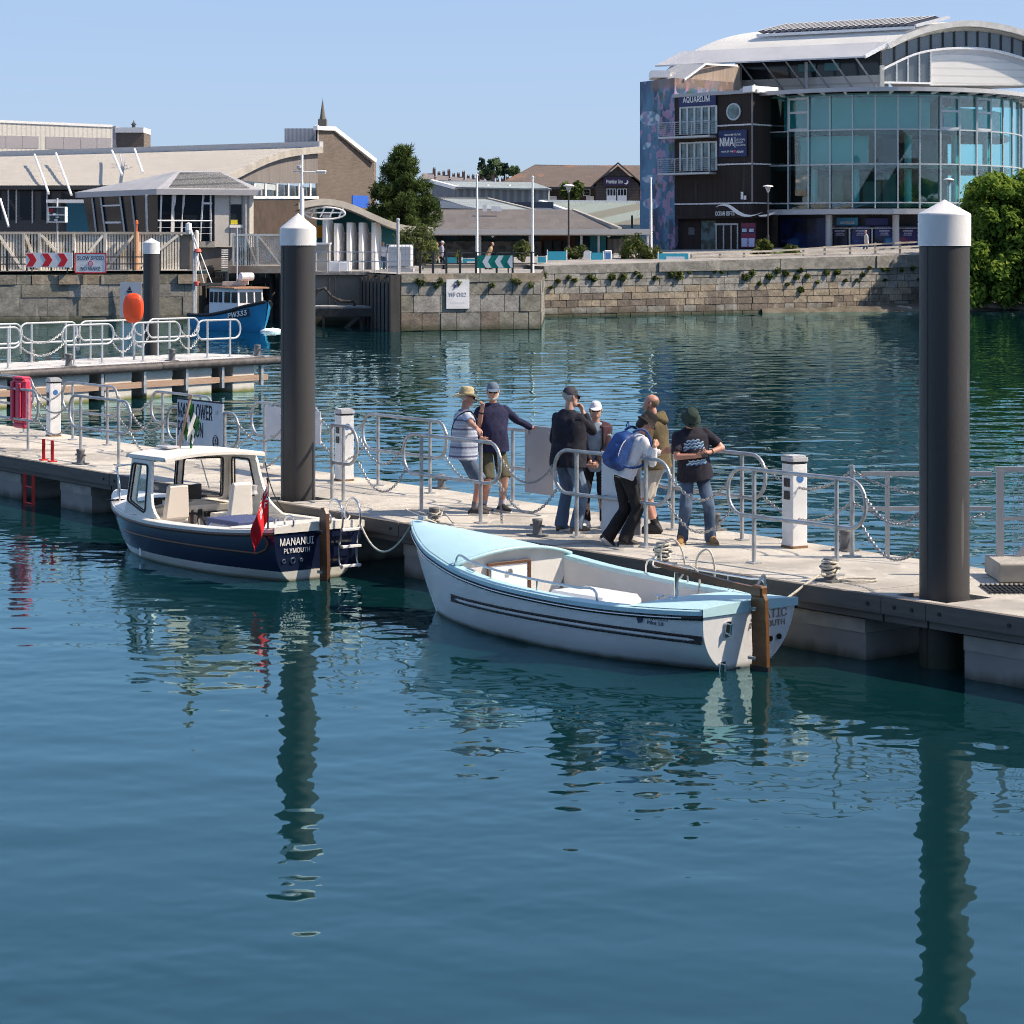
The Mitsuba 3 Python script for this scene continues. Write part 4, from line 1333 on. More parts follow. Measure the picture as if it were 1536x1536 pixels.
for px in (358, 380, 397, 414, 431, 447, 464):
    c = at_f(g0, g1, pxw(g0, g1, px))
    part(fm, 'window_post', MB().box((*(c + (.1, -.15)), (Z(297, c[1]) + Z(276, c[1])) / 2), (.14, .12, Z(275, c[1]) - Z(297, c[1])), .7), WHITES)
part(fm, 'window_sill', MB().wall(g0 + (.2, -.2), g1 + (.2, -.2), .3, Z(299, 122), Z(296, 122), Z(298, 140), Z(294, 140)), WHITES)
for a_, b_ in ((381.5, 396), (398.5, 413)):
    part(fm, 'blind', MB().wall(at_f(g0, g1, pxw(g0, g1, a_)) + (.04, -.06), at_f(g0, g1, pxw(g0, g1, b_)) + (.04, -.06), .02, Z(285, 130), Z(276.5, 130)), mat('blind_grey', (.40, .45, .47), .6))
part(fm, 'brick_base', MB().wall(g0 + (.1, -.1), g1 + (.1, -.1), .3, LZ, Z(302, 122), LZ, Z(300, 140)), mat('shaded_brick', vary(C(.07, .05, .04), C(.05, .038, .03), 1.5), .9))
f0, f1 = np.array((X(-60, 118), 117.3)) , np.array((X(300, 118), 117.9))
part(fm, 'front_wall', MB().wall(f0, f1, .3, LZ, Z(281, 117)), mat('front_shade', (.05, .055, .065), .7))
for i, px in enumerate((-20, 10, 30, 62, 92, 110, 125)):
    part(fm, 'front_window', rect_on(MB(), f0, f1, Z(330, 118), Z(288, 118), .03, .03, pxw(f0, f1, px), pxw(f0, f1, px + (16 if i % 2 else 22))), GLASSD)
for px in (12, 24, 48, 70):
    part(fm, 'window_post', rect_on(MB(), f0, f1, Z(335, 118), Z(283, 118), .10, .06, pxw(f0, f1, px), pxw(f0, f1, px + 2)), GREYP)
part(fm, 'teal_banner', rect_on(MB(), f0, f1, Z(350, 118), Z(304, 118), .3, .04, pxw(f0, f1, 101), pxw(f0, f1, 146)), mat('banner_teal', (.01, .11, .18), .5))
part(fm, 'canopy', MB().box((X(106, 116), 116, Z(302, 116)), (3.1, 1.2, .22)), WHITES)
for a_, b_ in (((52, 232), (73, 290)), ((84, 230), (107, 292)), ((168, 226), (183, 262)), ((202, 224), (214, 259)), ((0, 298), (13, 340))):
    d0, d1 = (131.0, 112.5) if a_[1] < 250 else (116, 115)
    part(fm, 'raking_strut', MB().cyl(W(*a_, d0), W(*b_, d1), .085, 8), WHITES)
part(fm, 'aerial', MB().tube([W(180, 232, 130), W(186, 258, 126)], .05, 5).tube([W(184, 233, 128), W(185, 260, 126)], .05, 5).tube([W(168, 259, 126), W(200, 250, 126)], .03, 5).tube([W(186, 245, 126), W(198, 257, 126)], .03, 5), GREYP)

# ---- cladded block and brick tower behind it
ub = thing('cladded_block', 'cream cladded block with grey panels above the market roof at the left', 'building')
a, b = np.array((X(-120, 164), 160.0)), np.array((X(170, 168), 168.0))
zt0, zt1 = Z(178, 160), Z(191, 168)
part(ub, 'cladding', MB().wall(a, b, 8, LZ, zt0, LZ, zt1), CLADP)
part(ub, 'parapet', MB().wall(a - (0, .1), b - (0, .1), .4, zt0, zt0 + .25, zt1, zt1 + .25), WHITES)
for x0_, x1_ in ((-60, 8.5), (9, 33.5), (34, 58), (69, 95), (95.6, 120), (120.6, 145), (145.6, 167)):
    fa_, fb_ = pxw(a, b, x0_), pxw(a, b, x1_)
    zc0, zc1 = Z(200, 160) + (Z(207, 168) - Z(200, 160)) * fa_, Z(219, 160) + (Z(225, 168) - Z(219, 160)) * fa_
    part(ub, 'grey_panel', rect_on(MB(), a, b, zc1, zc0, .04, .06, fa_, fb_), LILAC)
bt = thing('brick_tower', 'short brown brick stair tower with white coping above the market roof', 'building')
part(bt, 'brick_wall', MB().box((X(196, 162), 163, 10), (X(217, 162) - X(174, 162), 3, 10.7)), BRICKW)
part(bt, 'coping', MB().box((X(194, 161.4), 163, Z(195, 161.4)), (X(215, 162) - X(172, 162), 3.3, .5)), WHITES)
part(bt, 'side_panel', MB().box((X(171, 161.3), 162.6, Z(210, 162)), (.35, 2.4, 2.6)), LILAC)
part(bt, 'vent', MB().cyl((X(197, 162), 163, Z(192, 162)), (X(197, 162), 163, Z(186, 162)), .18, 8).lathe((X(197, 162), 163, Z(186, 162)), [(.3, 0), (.1, .2), (.0001, .5)], 8), DARKM)

# ---- grey clad box, brick gable building, spire
gb = thing('brick_gable_building', 'brown brick building with one long sloping roof edge and grey clad box', 'building')
d0, d1 = 143.0, 149.0
part(gb, 'gable_wall', MB().poly([W(473, 380, d0), W(560, 380, d1), W(560, 240, d1), W(500, 193, d0 + 2), W(476, 192, d0)], (0, 3, 0)), BRICKW)
part(gb, 'coping', MB().beam(W(473, 192, d0 - .1), W(501, 193, d0 + 1.9), .5, .35).beam(W(500, 193, d0 + 1.9), W(562, 241.5, d1 - .1), .5, .35), WHITES)
part(gb, 'clad_box', MB().box((X(451, 145), 146, Z(212, 145) - 1), (X(474, 145) - X(428, 145), 3, 4.2)), mat('ribbed_grey', proc(lambda p, n, uv: mix(C(.40, .43, .47), C(.30, .32, .36), smoothstep(.5, .8, dr.abs(dr.sin(p.x * 9))))), .5))
part(gb, 'corner_trim', MB().box((X(474.5, 143), 143.4, Z(208, 143)), (.3, .3, 2.4)), WHITES)
part(gb, 'blue_sign', MB().wall((X(529, 140), 140), (X(552, 141), 141.6), .1, Z(311, 140), Z(293, 140)), mat('sign_blue', (.03, .12, .55), .5))
sp = thing('church_spire', 'slim dark stone church spire on the skyline', 'church spire')
d = 300.0
part(sp, 'spire', MB().lathe((X(484, d), d, Z(186, d)), [(.62, 0), (.45, 1.6), (.05, Z(150, d) - Z(186, d)), (.0001, Z(147, d) - Z(186, d))], 8), mat('spire_stone', (.16, .15, .13), .9))
part(sp, 'tower', MB().box((X(484, d), d, Z(200, d)), (1.5, 1.5, 5)), 'mat_spire_stone')
part(sp, 'pinnacle', MB().lathe((X(479.5, d), d, Z(188, d)), [(.16, 0), (.0001, 1.6)], 6).lathe((X(489, d), d, Z(188, d)), [(.16, 0), (.0001, 1.6)], 6), 'mat_spire_stone')

# ---- wave canopy pavilion
wp = thing('wave_pavilion', 'low pavilion with wave shaped concrete canopy and row of white fins', 'building')
cp = [(448, 302), (470, 297.5), (490, 296), (510, 299), (530, 305), (550, 314), (570, 323), (590, 331), (610, 336), (630, 338), (650, 338.5)]
dd = np.linspace(96.5, 101, len(cp))
pts = CubicSpline(np.arange(len(cp)), np.array([W(x, y + 4.5, d) for (x, y), d in zip(cp, dd)]))(np.linspace(0, len(cp) - 1, 50))
can = MB().grid(np.stack([pts + (0, 0, -.28), pts + (0, 0, .10)], 1)).grid(np.stack([pts + (0, 0, .10), pts + (-1.5, 9, .10)], 1)).grid(np.stack([pts + (0, 0, -.28), pts + (-1.5, 9, -.28)], 1))
part(wp, 'canopy', can, CONCB, smooth=40)
tw0, tw1 = np.array((X(475, 100), 100.0)), np.array((X(600, 103), 103.0))
tp_ = [(*tw0, LZ), (*tw1, LZ), (*tw1, Z(344, 103)), (*at_f(tw0, tw1, .78), Z(333, 102)), (*at_f(tw0, tw1, .5), Z(318, 101.5)), (*at_f(tw0, tw1, .2), Z(307, 100.6)), (*tw0, Z(304, 100))]
part(wp, 'teal_wall', MB().poly(tp_, (0, .3, 0)), TEALP)
part(wp, 'grey_panel', rect_on(MB(), tw0, tw1, LZ, Z(349, 101), .25, .1, pxw(tw0, tw1, 496), pxw(tw0, tw1, 566)), mat('panel_grey', vary(C(.30, .31, .33), C(.27, .28, .3), .6), .6))
part(wp, 'panel_cap', rect_on(MB(), tw0, tw1, Z(350.5, 101), Z(349, 101), .3, .16, pxw(tw0, tw1, 496), pxw(tw0, tw1, 566)), WHITES)
part(wp, 'orange_hatch', rect_on(MB(), tw0, tw1, Z(357, 100), Z(338, 100), .1, .08, pxw(tw0, tw1, 476), pxw(tw0, tw1, 488)), mat('hatch_orange', (.55, .24, .02), .6))
for i, (px, top) in enumerate(((494, 322), (511, 335), (530, 334), (548, 334), (567, 334))):
    d = 98.6 + i * .35
    w_ = .20
    q = [(X(px - 3.2, d), d - .6, LZ), (X(px - 3.2, d), d - .6, Z(top, d)), (X(px + .8, d), d + .5, Z(top, d)), (X(px + 3.4, d), d + .9, Z(top + 10, d)), (X(px + 3.4, d), d + .9, LZ)]
    part(wp, 'white_fin', MB().poly(q, (-.22, .08, 0)), WHITES)
sh = MB()
ell = [(X(488 + 30 * math.cos(t), 97.5), 97.4, Z(320 + 9 * math.sin(t), 97.5)) for t in np.linspace(0, 6.283, 25)[:-1]]
part(wp, 'eye_frame', MB().tube(ell, .06, 6, closed=True).tube([(X(460, 97.4), 97.4, Z(319, 97.4)), (X(517, 97.4), 97.4, Z(319, 97.4))], .05, 6), WHITES)
for i in range(4):
    x = 466 + i * 14
    part(wp, 'eye_strut', MB().cyl(W(x, 326, 97.4), W(x + 7, 312, 97.4), .05, 6), WHITES)
for px, t_ in ((455, 300), (597, 332)):
    part(wp, 'canopy_post', MB().cyl((X(px, 97.8), 97.8, LZ), (X(px, 97.8), 97.8, Z(t_ + 5, 97.8)), .1, 8), GREYP)

# ---- low quay building with dark tiled roof, teal front
lb = thing('quay_cafe', 'long low quayside building with grey tiled roof, pale eaves and teal front', 'building')
e0, e1 = np.array((X(596, 118), 118.0)), np.array((X(975, 118), 118.0))
r0, r1 = W(655, 312, 124), W(854, 316, 124)
TILE = bumpy('grey_tiles', proc(lambda p, n, uv: mix(C(.150, .138, .135), C(.105, .098, .097), .6 * cell_rand(p.x * 1.6 + .5 * dr.floor(p.z * 3.2), 0, p.z * 3.2) + .4 * fbm(p.x, p.y, p.z))), .8, lambda p, n, uv: p.z * 3.2 - dr.floor(p.z * 3.2), .03, .02)
zE = Z(346, 118)
part(lb, 'roof', MB().poly([(*e0, zE), (X(930, 118), 118.0, zE), r1, r0], (0, .2, -.2)), TILE)
part(lb, 'verge', MB().beam(W(930, 343.5, 117.9), W(860, 316, 123.9), .3, .25), CONCB)
part(lb, 'eaves', MB().wall(e0 + (0, -.3), e1 + (0, -.3), .8, Z(352, 118), Z(343.5, 118)), mat('eaves_cream', (.56, .54, .50), .6))
part(lb, 'front_wall', MB().wall((X(600, 121), 121), (X(945, 121), 121), .3, LZ, Z(352, 121)), TEALD)
part(lb, 'soffit', MB().box((X(785, 119.5), 119.5, Z(352, 118) - .03), (15.5, 3.0, .06)), CONCB)
part(lb, 'teal_bay', MB().wall((X(885, 120), 120.2), (X(909, 120), 120.2), .3, LZ, Z(352, 120)), mat('bay_teal', (.01, .20, .25), .5))
part(lb, 'grey_shutter', MB().wall((X(911, 120.5), 120.6), (X(944, 120.5), 120.6), .2, LZ, Z(358, 120)), mat('shutter_grey', proc(lambda p, n, uv: mix(C(.16, .16, .17), C(.10, .10, .11), smoothstep(.6, .9, dr.abs(dr.sin(p.x * 8))))), .6))
for px, w_ in ((822, 12), (836, 12), (849, 10)):
    part(lb, 'door', MB().box((X(px, 120.7), 120.7, Z(376, 121)), (w_ / 22, .1, 1.5)), GLASSD)
part(lb, 'brick_bay', MB().wall((X(810, 120.8), 120.9), (X(862, 120.8), 120.9), .2, LZ, Z(353, 121)), mat('bay_brick', (.16, .07, .045), .8))
part(lb, 'stone_plinth', MB().wall((X(655, 120.5), 120.6), (X(812, 120.5), 120.6), .3, LZ, Z(362, 121)), mat('plinth_rubble', proc(lambda p, n, uv: mix(C(.10, .10, .11), C(.25, .24, .22), voronoi(p.x * 3, p.z * 4)[2])), .9))
for px in (660, 692, 707, 721, 752, 788, 872, 897):
    part(lb, 'window', MB().box((X(px, 120.85), 120.9, Z(357, 121)), (.45, .06, .55)), GLASSD)
for px in (720, 795, 872, 898, 971):
    part(lb, 'post', MB().cyl((X(px, 118.2), 118.2, LZ), (X(px, 118.2), 118.2, Z(351, 118)), .09, 8), GREYP)
for px in (644, 739, 913):
    part(lb, 'globe_lamp', MB().lathe((X(px, 118.5), 118.6, Z(354, 118)), [(.0001, -.12), (.12, -.04), (.12, .04), (.0001, .12)], 10), WHITES)
part(lb, 'roof_vents', MB().box(W(727, 312, 122), (.3, .3, .5)).box(W(743, 313, 122), (.6, .3, .35)).box(W(749, 314, 122), (.3, .3, .3)), WHITES)

# ---- warehouses behind
WHB = mat('ribbed_steel', proc(lambda p, n, uv: mix(C(.21, .245, .27), C(.13, .155, .175), smoothstep(.4, .8, dr.abs(dr.sin(p.x * 5.2 + p.y * 3))))), .6)
WHR = mat('warehouse_roof', vary(C(.27, .31, .32), C(.22, .255, .265), .5), .6)
WHS = mat('warehouse_gable', vary(C(.075, .095, .13), C(.06, .08, .11), .3), .6)
wh = thing('warehouse', 'blue grey ribbed steel warehouse behind the pine tree', 'building')
part(wh, 'front_wall', MB().wall((X(683, 170), 170), (X(822, 168), 168), 1, LZ, Z(283, 170)), WHB)
part(wh, 'roof', MB().poly([W(684, 282.5, 169.6), W(828, 285.5, 167.6), W(800, 276, 184), W(648, 272, 184)], (0, 0, .15)), WHR)
part(wh, 'gable', MB().poly([W(683, 345, 170), W(683, 281.5, 170), W(648, 272, 184), W(648, 345, 184)], (.2, .3, 0)), WHS)
part(wh, 'verge', MB().beam(W(647, 271.5, 184), W(684, 281.5, 169.8), .4, .35), WHITES)
for px in (686, 731, 763):
    part(wh, 'roof_vent', MB().cyl(W(px, 281, 174), W(px, 277, 174), .2, 8), WHITES)
wh2 = thing('warehouse', 'low blue grey shed with ribbed roof between warehouse and quay building', 'building')
part(wh2, 'roof', MB().poly([W(660, 297.5, 150), W(730, 298.5, 150), W(800, 316, 138), W(718, 315, 138)], (0, 0, -.2)), WHR)
part(wh2, 'gable', MB().poly([W(660, 299, 150), W(718, 314, 138.2), W(660, 316, 140)], (.2, .2, 0)), WHS)
part(wh2, 'verge', MB().beam(W(732, 298.5, 150), W(806, 317, 138), .3, .25).beam(W(658, 297.4, 150), W(732, 298.4, 150), .3, .25), CONCB)
part(wh2, 'back_wall', MB().wall((X(655, 151), 151), (X(830, 150), 150), .5, LZ, Z(303, 150)), WHS)
wh3 = thing('warehouse', 'green sheeted sloping shed roof left of the mural wall', 'building')
part(wh3, 'roof', MB().poly([W(811, 302.5, 160), W(968, 304, 160), W(968, 346, 132), W(930, 345, 132)], (0, 0, -.2)), mat('green_sheet', proc(lambda p, n, uv: mix(C(.20, .24, .22), C(.15, .15, .12), smoothstep(.55, .75, noise(p.x * .34 - p.y * .10 + 3, 0, 0)))), .7))
part(wh3, 'ridge', MB().beam(W(809, 302, 159.5), W(968, 303.8, 159.5), .4, .3), WHITES)
part(wh3, 'gable', MB().poly([W(797, 318, 145), W(811, 303, 158), W(848, 318, 145)], (0, .3, 0)), WHS)
part(wh3, 'gable_verge', MB().beam(W(811, 302.5, 157.5), W(850, 316.5, 144.8), .4, .3), WHITES)
part(wh3, 'flue', MB().cyl(W(948, 344, 134), W(948, 323, 134), .08, 8), DARKM)

# ---- hotel
ht = thing('hotel', 'brown roofed hotel with purple name sign on its dark gable', 'hotel')
BRT = bumpy('brown_tiles', proc(lambda p, n, uv: mix(mix(C(.135, .105, .090), C(.095, .076, .068), fbm(p.x * .8, p.y * .8, p.z * .4, 4)), C(.22, .115, .07), smoothstep(.62, .80, fbm(p.x * .4 + 5, 0, p.z * .9, 3)) * .8)), .85, lambda p, n, uv: p.z * 3 - dr.floor(p.z * 3), .03, .02)
HW = mat('dark_boarding', proc(lambda p, n, uv: mix(C(.075, .060, .055), C(.050, .040, .038), smoothstep(.6, .95, dr.abs(dr.sin(p.z * 9))))), .8)
d0, d1 = 210.0, 226.0
part(ht, 'roof', MB().poly([W(738, 281, d0), W(975, 281, d0), W(975, 249, d1), W(802, 247, d1)], (0, .2, -.2)), BRT)
part(ht, 'hip', MB().poly([W(738, 281, d0), W(802, 247, d1), W(740, 285, d1 + 16)], (0, 0, -.2)), BRT)
part(ht, 'wall', MB().wall((X(742, d0 + 2), d0 + 2), (X(975, d0 + 2), d0 + 2), 1, LZ, Z(280, d0 + 2)), HW)
part(ht, 'gutter', MB().beam(W(738, 282, d0 - .2), W(893, 282, d0 - .2), .3, .3), DARKM)
d2 = 203.0
part(ht, 'gable', MB().poly([W(894, 320, d2), W(958, 320, d2), W(958, 276, d2), W(927, 249, d2), W(894, 276, d2)], (0, .5, 0)), HW)
part(ht, 'gable_roof', MB().poly([W(927, 245.5, d2 - .5), W(964, 277, d2 - .5), W(964, 277, d2 + 12), W(927, 246, d2 + 18)], (0, 0, .2)).poly([W(927, 245.5, d2 - .5), W(927, 246, d2 + 18), W(890, 278, d2 + 12), W(890, 278, d2 - .5)], (0, 0, .2)), BRT)
sg_ = part(ht, 'name_sign', MB().box((X(925.5, d2 - .2), d2 - .2, Z(272.5, d2)), (X(946, d2) - X(905, d2), .15, Z(266, d2) - Z(279, d2))), mat('sign_purple', (.03, .014, .06), .5))
part(sg_, 'lettering', MB().add(*lettering('Premier Inn', .42, W(909, 275, d2 - .3), (1, 0, 0), (0, 0, 1), .03, True, width=X(934, d2) - X(909, d2))), WHITES)
mo = [(math.cos(t), math.sin(t)) for t in np.linspace(-2.2, 1.3, 12)]
moon = sg.Point(0, 0).buffer(.28).difference(sg.Point(-.12, .10).buffer(.24))
mm = trimesh.creation.extrude_polygon(max(getattr(moon, 'geoms', [moon]), key=lambda g: g.area), .03, engine='earcut')
part(sg_, 'moon', MB().add(*frame_mesh(mm, W(939, 273, d2 - .3), (1, 0, 0), (0, 0, 1))), WHITES)
for px in (917, 933):
    w_ = part(ht, 'window', MB().box((X(px, d2 - .1), d2 - .1, Z(293, d2)), (1.15, .1, 1.6)), WHITES)
    for j in range(3):
        part(w_, 'pane', MB().box((X(px, d2) + (j - 1) * .36, d2 - .17, Z(288.5, d2)), (.27, .05, .75)), GLASSD)
w_ = part(ht, 'window', MB().box((X(880, d0 + 1.9), d0 + 1.9, Z(288, d0)), (.95, .1, .9)), WHITES)
part(w_, 'pane', MB().box((X(880, d0 + 1.8), d0 + 1.8, Z(286, d0)), (.75, .06, .3)).box((X(880, d0 + 1.8), d0 + 1.8, Z(290, d0)), (.75, .06, .3)), GLASSD)
for px in (829, 885):
    part(ht, 'white_wall', MB().box((X(px, d0 + 1.6), d0 + 1.6, Z(297, d0)), (1.0, .1, .6)), WHITES)

# ---- hill with houses
hm = MB()
hx = np.linspace(-700, 700, 60)
rows_ = []
for y_, base in ((330, LZ), (420, 6), (520, 15), (700, 20), (1100, 18), (2000, 5)):
    z = base + (base - LZ) * .35 * (np.sin(hx / 90 + 1.5) * .5) * np.exp(-((hx + 10) / 260) ** 2)
    z = LZ - .5 + (z - LZ) * np.clip(1.15 - np.abs(hx + 20) / 520, 0, 1)
    rows_.append(np.column_stack([hx, np.full_like(hx, y_), z]))
struct('hill', hm.grid(np.array(rows_)), mat('hill_grass', vary(C(.07, .10, .045), C(.10, .11, .06), .03), .9), smooth=True, label='low green hill with houses behind the warehouses')
HRF = [mat('house_roof_a', (.20, .18, .18), .8), mat('house_roof_b', (.16, .14, .14), .8), mat('house_roof_c', (.25, .23, .23), .8)]
HWL = [mat('house_wall_a', (.50, .47, .43), .8), mat('house_wall_b', (.36, .27, .22), .8)]
CHM = mat('chimney_brick', (.13, .08, .07), .9)
r = random.Random(77)
for i in range(19):
    px = 641 + i * 7.4
    d = 420 + 8 * (i % 3) + r.uniform(-3, 3)
    py = 259 + i * .85 + 5 * (i % 3 == 1) + (3 if i % 3 == 2 else 0)
    x, z = X(px, d), Z(py, d)
    w_, dp = 1.55, 4.0
    k = thing('terraced_house', 'small terraced house with grey brown roof on the far hill', 'house', 'terraced houses on the far hill')
    part(k, 'wall', MB().box((x, d + dp, z - 3.6), (w_ * 2, dp * 2, 4.0)), HWL[i % 2])
    rfk = part(k, 'roof', MB().poly([(x - w_, d - .2, z - 1.6), (x + w_, d - .2, z - 1.6), (x + w_, d + dp, z), (x - w_, d + dp, z)], (0, 0, -.2)).poly([(x - w_, d + dp, z), (x + w_, d + dp, z), (x + w_, d + 2 * dp, z - 1.6), (x - w_, d + 2 * dp, z - 1.6)], (0, 0, -.2)), HRF[i % 3])
    part(rfk, 'chimney', MB().box((x + w_, d + dp, z + .2), (.75, 1.6, 1.9)).box((x + w_ - .2, d + dp, z + 1.3), (.2, .3, .5)).box((x + w_ + .2, d + dp, z + 1.3), (.2, .3, .5)), CHM)
# ---------------------------------------------------------------- aquarium
aq = thing('aquarium', 'aquarium building with curved teal glass drum, dark timber block and white vaulted roof', 'aquarium')
GZ = 3.95
K = np.array((17.57, 122.0))
D0 = np.array((12.30, 126.0))
K2 = np.array((19.15, 123.45))
M0, M1 = np.array((9.95, 129.6)), np.array((12.32, 126.25))
TIMB = bumpy('dark_timber', proc(lambda p, n, uv: mix(mix(C(.020, .014, .012), C(.036, .026, .022), noise(p.x * 6, p.y * 6, p.z * .15)), C(.10, .085, .08), smoothstep(.72, .9, fbm(p.x * 4, p.y * 4, p.z * .12, 3)) * .5)), .8,
             lambda p, n, uv: smoothstep(.1, .3, dr.abs(dr.sin((p.x - p.y * .4) * 11))), .01, .02)
ZT = 15.45
blk = MB()
blk.hull([(*p, z) for p in (K, D0, K2, D0 + (3, 9), K2 + (3, 9)) for z in (6.3, ZT)])
part(aq, 'dark_block', blk, TIMB)
inw = lambda p, t=.6: p + np.array((.25, .97)) * t
part(aq, 'recessed_base', MB().hull([(*inw(p), z) for p in (K, D0, K2, D0 + (3, 8), K2 + (3, 8)) for z in (2.5, 6.35)]), TIMB)
BAND = mat('white_band', (.66, .66, .67), .5)
fn = unit(np.array([(K - D0)[1], -(K - D0)[0]]))
for zz, f0 in ((13.16, .56), (10.28, .56), (7.40, 0.0)):
    part(aq, 'white_band', rect_on(MB(), D0, K, zz - .05, zz + .06, .06, .08, f0, 1.0).wall(K + (.0, -.06), K2 + (.05, -.05), .08, zz - .05, zz + .06), BAND)
part(aq, 'block_parapet', MB().wall(D0 - (.2, .15), K + (.3, -.4), 1.2, ZT, ZT + .25).wall(K + (-.1, -.35), K2 + (.4, -.3), 1.2, ZT + .0, ZT + .38), mat('parapet_grey', (.40, .42, .45), .5))
wf = part(aq, 'white_flashing', MB().wall(K + (-.05, -.55), K2 + (.5, -.45), 1.0, ZT + .06, ZT + .5), WHITES)
part(aq, 'corner_trim', MB().beam((*(K + (0, -.05)), 7.5), (*(K + (0, -.05)), ZT), .12, .12), mat('trim_dull', (.20, .19, .19), .6))
FR = mat('aqua_frame', (.52, .55, .57), .4, .3)
AQG = {'type': 'thindielectric', 'int_ior': 1.7, 'specular_transmittance': rgb((.33, .82, .82)), 'specular_reflectance': rgb((.9, 1.0, 1.0))}
scene['mat_aqua_glass'] = AQG
AQW = mat('window_teal', vary(C(.10, .20, .21), C(.02, .05, .055), 2.2), .05, specular=.8)
for z0, z1, zbal in ((12.62, 14.62, 12.45), (9.88, 11.95, 9.72)):
    fa_, fb_ = pxw(D0, K, 1021), pxw(D0, K, 1075)
    w_ = part(aq, 'balcony_window', rect_on(MB(), D0, K, z0, z1, .02, .05, fa_, fb_), AQW)
    for j in range(6):
        f = fa_ + (fb_ - fa_) * (j / 5)
        part(w_, 'frame', rect_on(MB(), D0, K, z0, z1, .08, .08, f - .012, f + .012), FR)
    part(w_, 'head_frame', rect_on(MB(), D0, K, z1 - .02, z1 + .1, .09, .1, fa_ - .01, fb_ + .01), FR)
    # balcony
    s, t = at_f(D0, K, -.12), at_f(D0, K, fb_)
    bal = part(aq, 'balcony', MB().hull([(*(q + fn * o), z) for q in (s, t) for o in (.05, 1.1) for z in (zbal - .14, zbal)]), FR)
    rl = MB()
    for z in np.linspace(zbal + .12, zbal + 1.05, 7):
        rl.tube([(*(s + fn * .1), z), (*(s + fn * 1.08), z), (*(t + fn * 1.08), z), (*(t + fn * .1), z)], .035 if z > zbal + 1 else .014, 5)
    part(bal, 'rails', rl, FR)
    for f in (0, .33, .66, 1):
        part(bal, 'baluster', MB().cyl((*(s + (t - s) * f + fn * 1.08), zbal), (*(s + (t - s) * f + fn * 1.08), zbal + 1.05), .03, 6), FR)
# round window
c = np.array((*(at_f(D0, K, pxw(D0, K, 1101)) + fn * .05), Z(167.5, 122.8)))
ed = unit(np.array((*(K - D0), 0)))
ring = [c + ed * .55 * math.cos(a) + np.array((0, 0, .58 * math.sin(a))) for a in np.linspace(0, 2 * math.pi, 33)[:-1]]
part(aq, 'round_window', MB().poly(ring, (*(fn * .03), 0)), AQW)
part(aq, 'round_frame', MB().tube(ring, .08, 6, closed=True), FR)


def on_face(px, py, off=.1):
    f = pxw(D0, K, px)
    p = at_f(D0, K, f)
    return np.array((*(p + fn * off), Z(py, p[1])))


NAVY = mat('sign_navy', (.012, .028, .12), .5)
s_ = part(aq, 'aquarium_sign', rect_on(MB(), D0, K, Z(158, 124), Z(142.5, 124), .14, .1, pxw(D0, K, 1019.5), pxw(D0, K, 1075)), NAVY)
p0, p1 = on_face(1026, 154.5, .15), on_face(1066, 154.5, .15)
part(s_, 'lettering', MB().add(*lettering('AQUARIUM', .42, p0, ed, (0, 0, 1), .03, True, width=np.linalg.norm(p1 - p0))), WHITES)
s_ = part(aq, 'banner', rect_on(MB(), D0, K, Z(235, 122.7), Z(195, 122.7), .10, .05, pxw(D0, K, 1079), pxw(D0, K, 1121)), NAVY)


def on_sign(text, px0, px1, py, h, m=WHITES, bold=True):
    a, b = on_face(px0, py, .106), on_face(px1, py, .106)
    part(s_, 'lettering', MB().add(*lettering(text, h, a, ed, (0, 0, 1), .02, bold, width=np.linalg.norm(b - a))), m)


on_sign('WELCOME TO THE', 1088, 1112, 204, .12)
on_sign('NMA', 1081, 1102, 219.5, .60)
a = on_face(1103.5, 220, .106)
part(s_, 'lettering', MB().box((a[0], a[1] - .01, a[2] + .32), (.05, .03, .78)), WHITES)
for i, tx in enumerate(('NATIONAL', 'MARINE', 'AQUARIUM')):
    on_sign(tx, 1105.5, 1119 if i != 1 else 1116, 211 + i * 4.2, .13, bold=False)
on_sign('HOME OF THE', 1083, 1101, 229, .11)
PINKS = mat('sign_pink', (.62, .12, .22), .5)
a = on_face(1103.5, 227, .12)
part(s_, 'emblem', MB().lathe(a, [(.0001, -.12), (.1, -.07), (.13, 0), (.08, .08), (.0001, .1)], 8), PINKS)
on_sign('OCEAN', 1106, 1116, 229.5, .16)
# swoosh
sw_ = np.array([(1074, 310.5), (1079, 307.5), (1086, 306), (1094, 307), (1101, 311), (1109, 317), (1117, 321), (1126, 322.5), (1134, 321.5), (1144.5, 318)])
low = np.array([(1074.2, 310.8), (1079, 308.6), (1086, 308.4), (1092, 310.5), (1099, 316), (1106, 321.5), (1114, 324.7), (1124, 325.2), (1134, 322.6), (1144.5, 318.2)])
d_ = 121.55
part(aq, 'wave_emblem', MB().poly([W(x, y, d_) for x, y in low] + [W(x, y, d_) for x, y in sw_[::-1]], (0, .06, 0)), WHITES)
part(aq, 'wave_emblem', MB().poly([W(x, y, 121.5) for x, y in ((1137, 323), (1150, 321.5), (1158, 319), (1165, 318), (1158, 322), (1150, 324.5), (1140, 325))], (0, .06, 0)), WHITES)
a, b = on_face(1074.5, 323.5, .12), on_face(1103, 323.5, .12)
part(aq, 'lettering', MB().add(*lettering('OCEAN GIFTS', .30, a, ed, (0, 0, 1), .03, True, width=np.linalg.norm(b - a))), WHITES)
for px, py, h in ((1114.5, 293.5, .55), (1119, 296.5, .3)):
    a = on_face(px, py, .15)
    part(aq, 'wall_lamp', MB().box(a, (.16, .16, h)), WHITES)
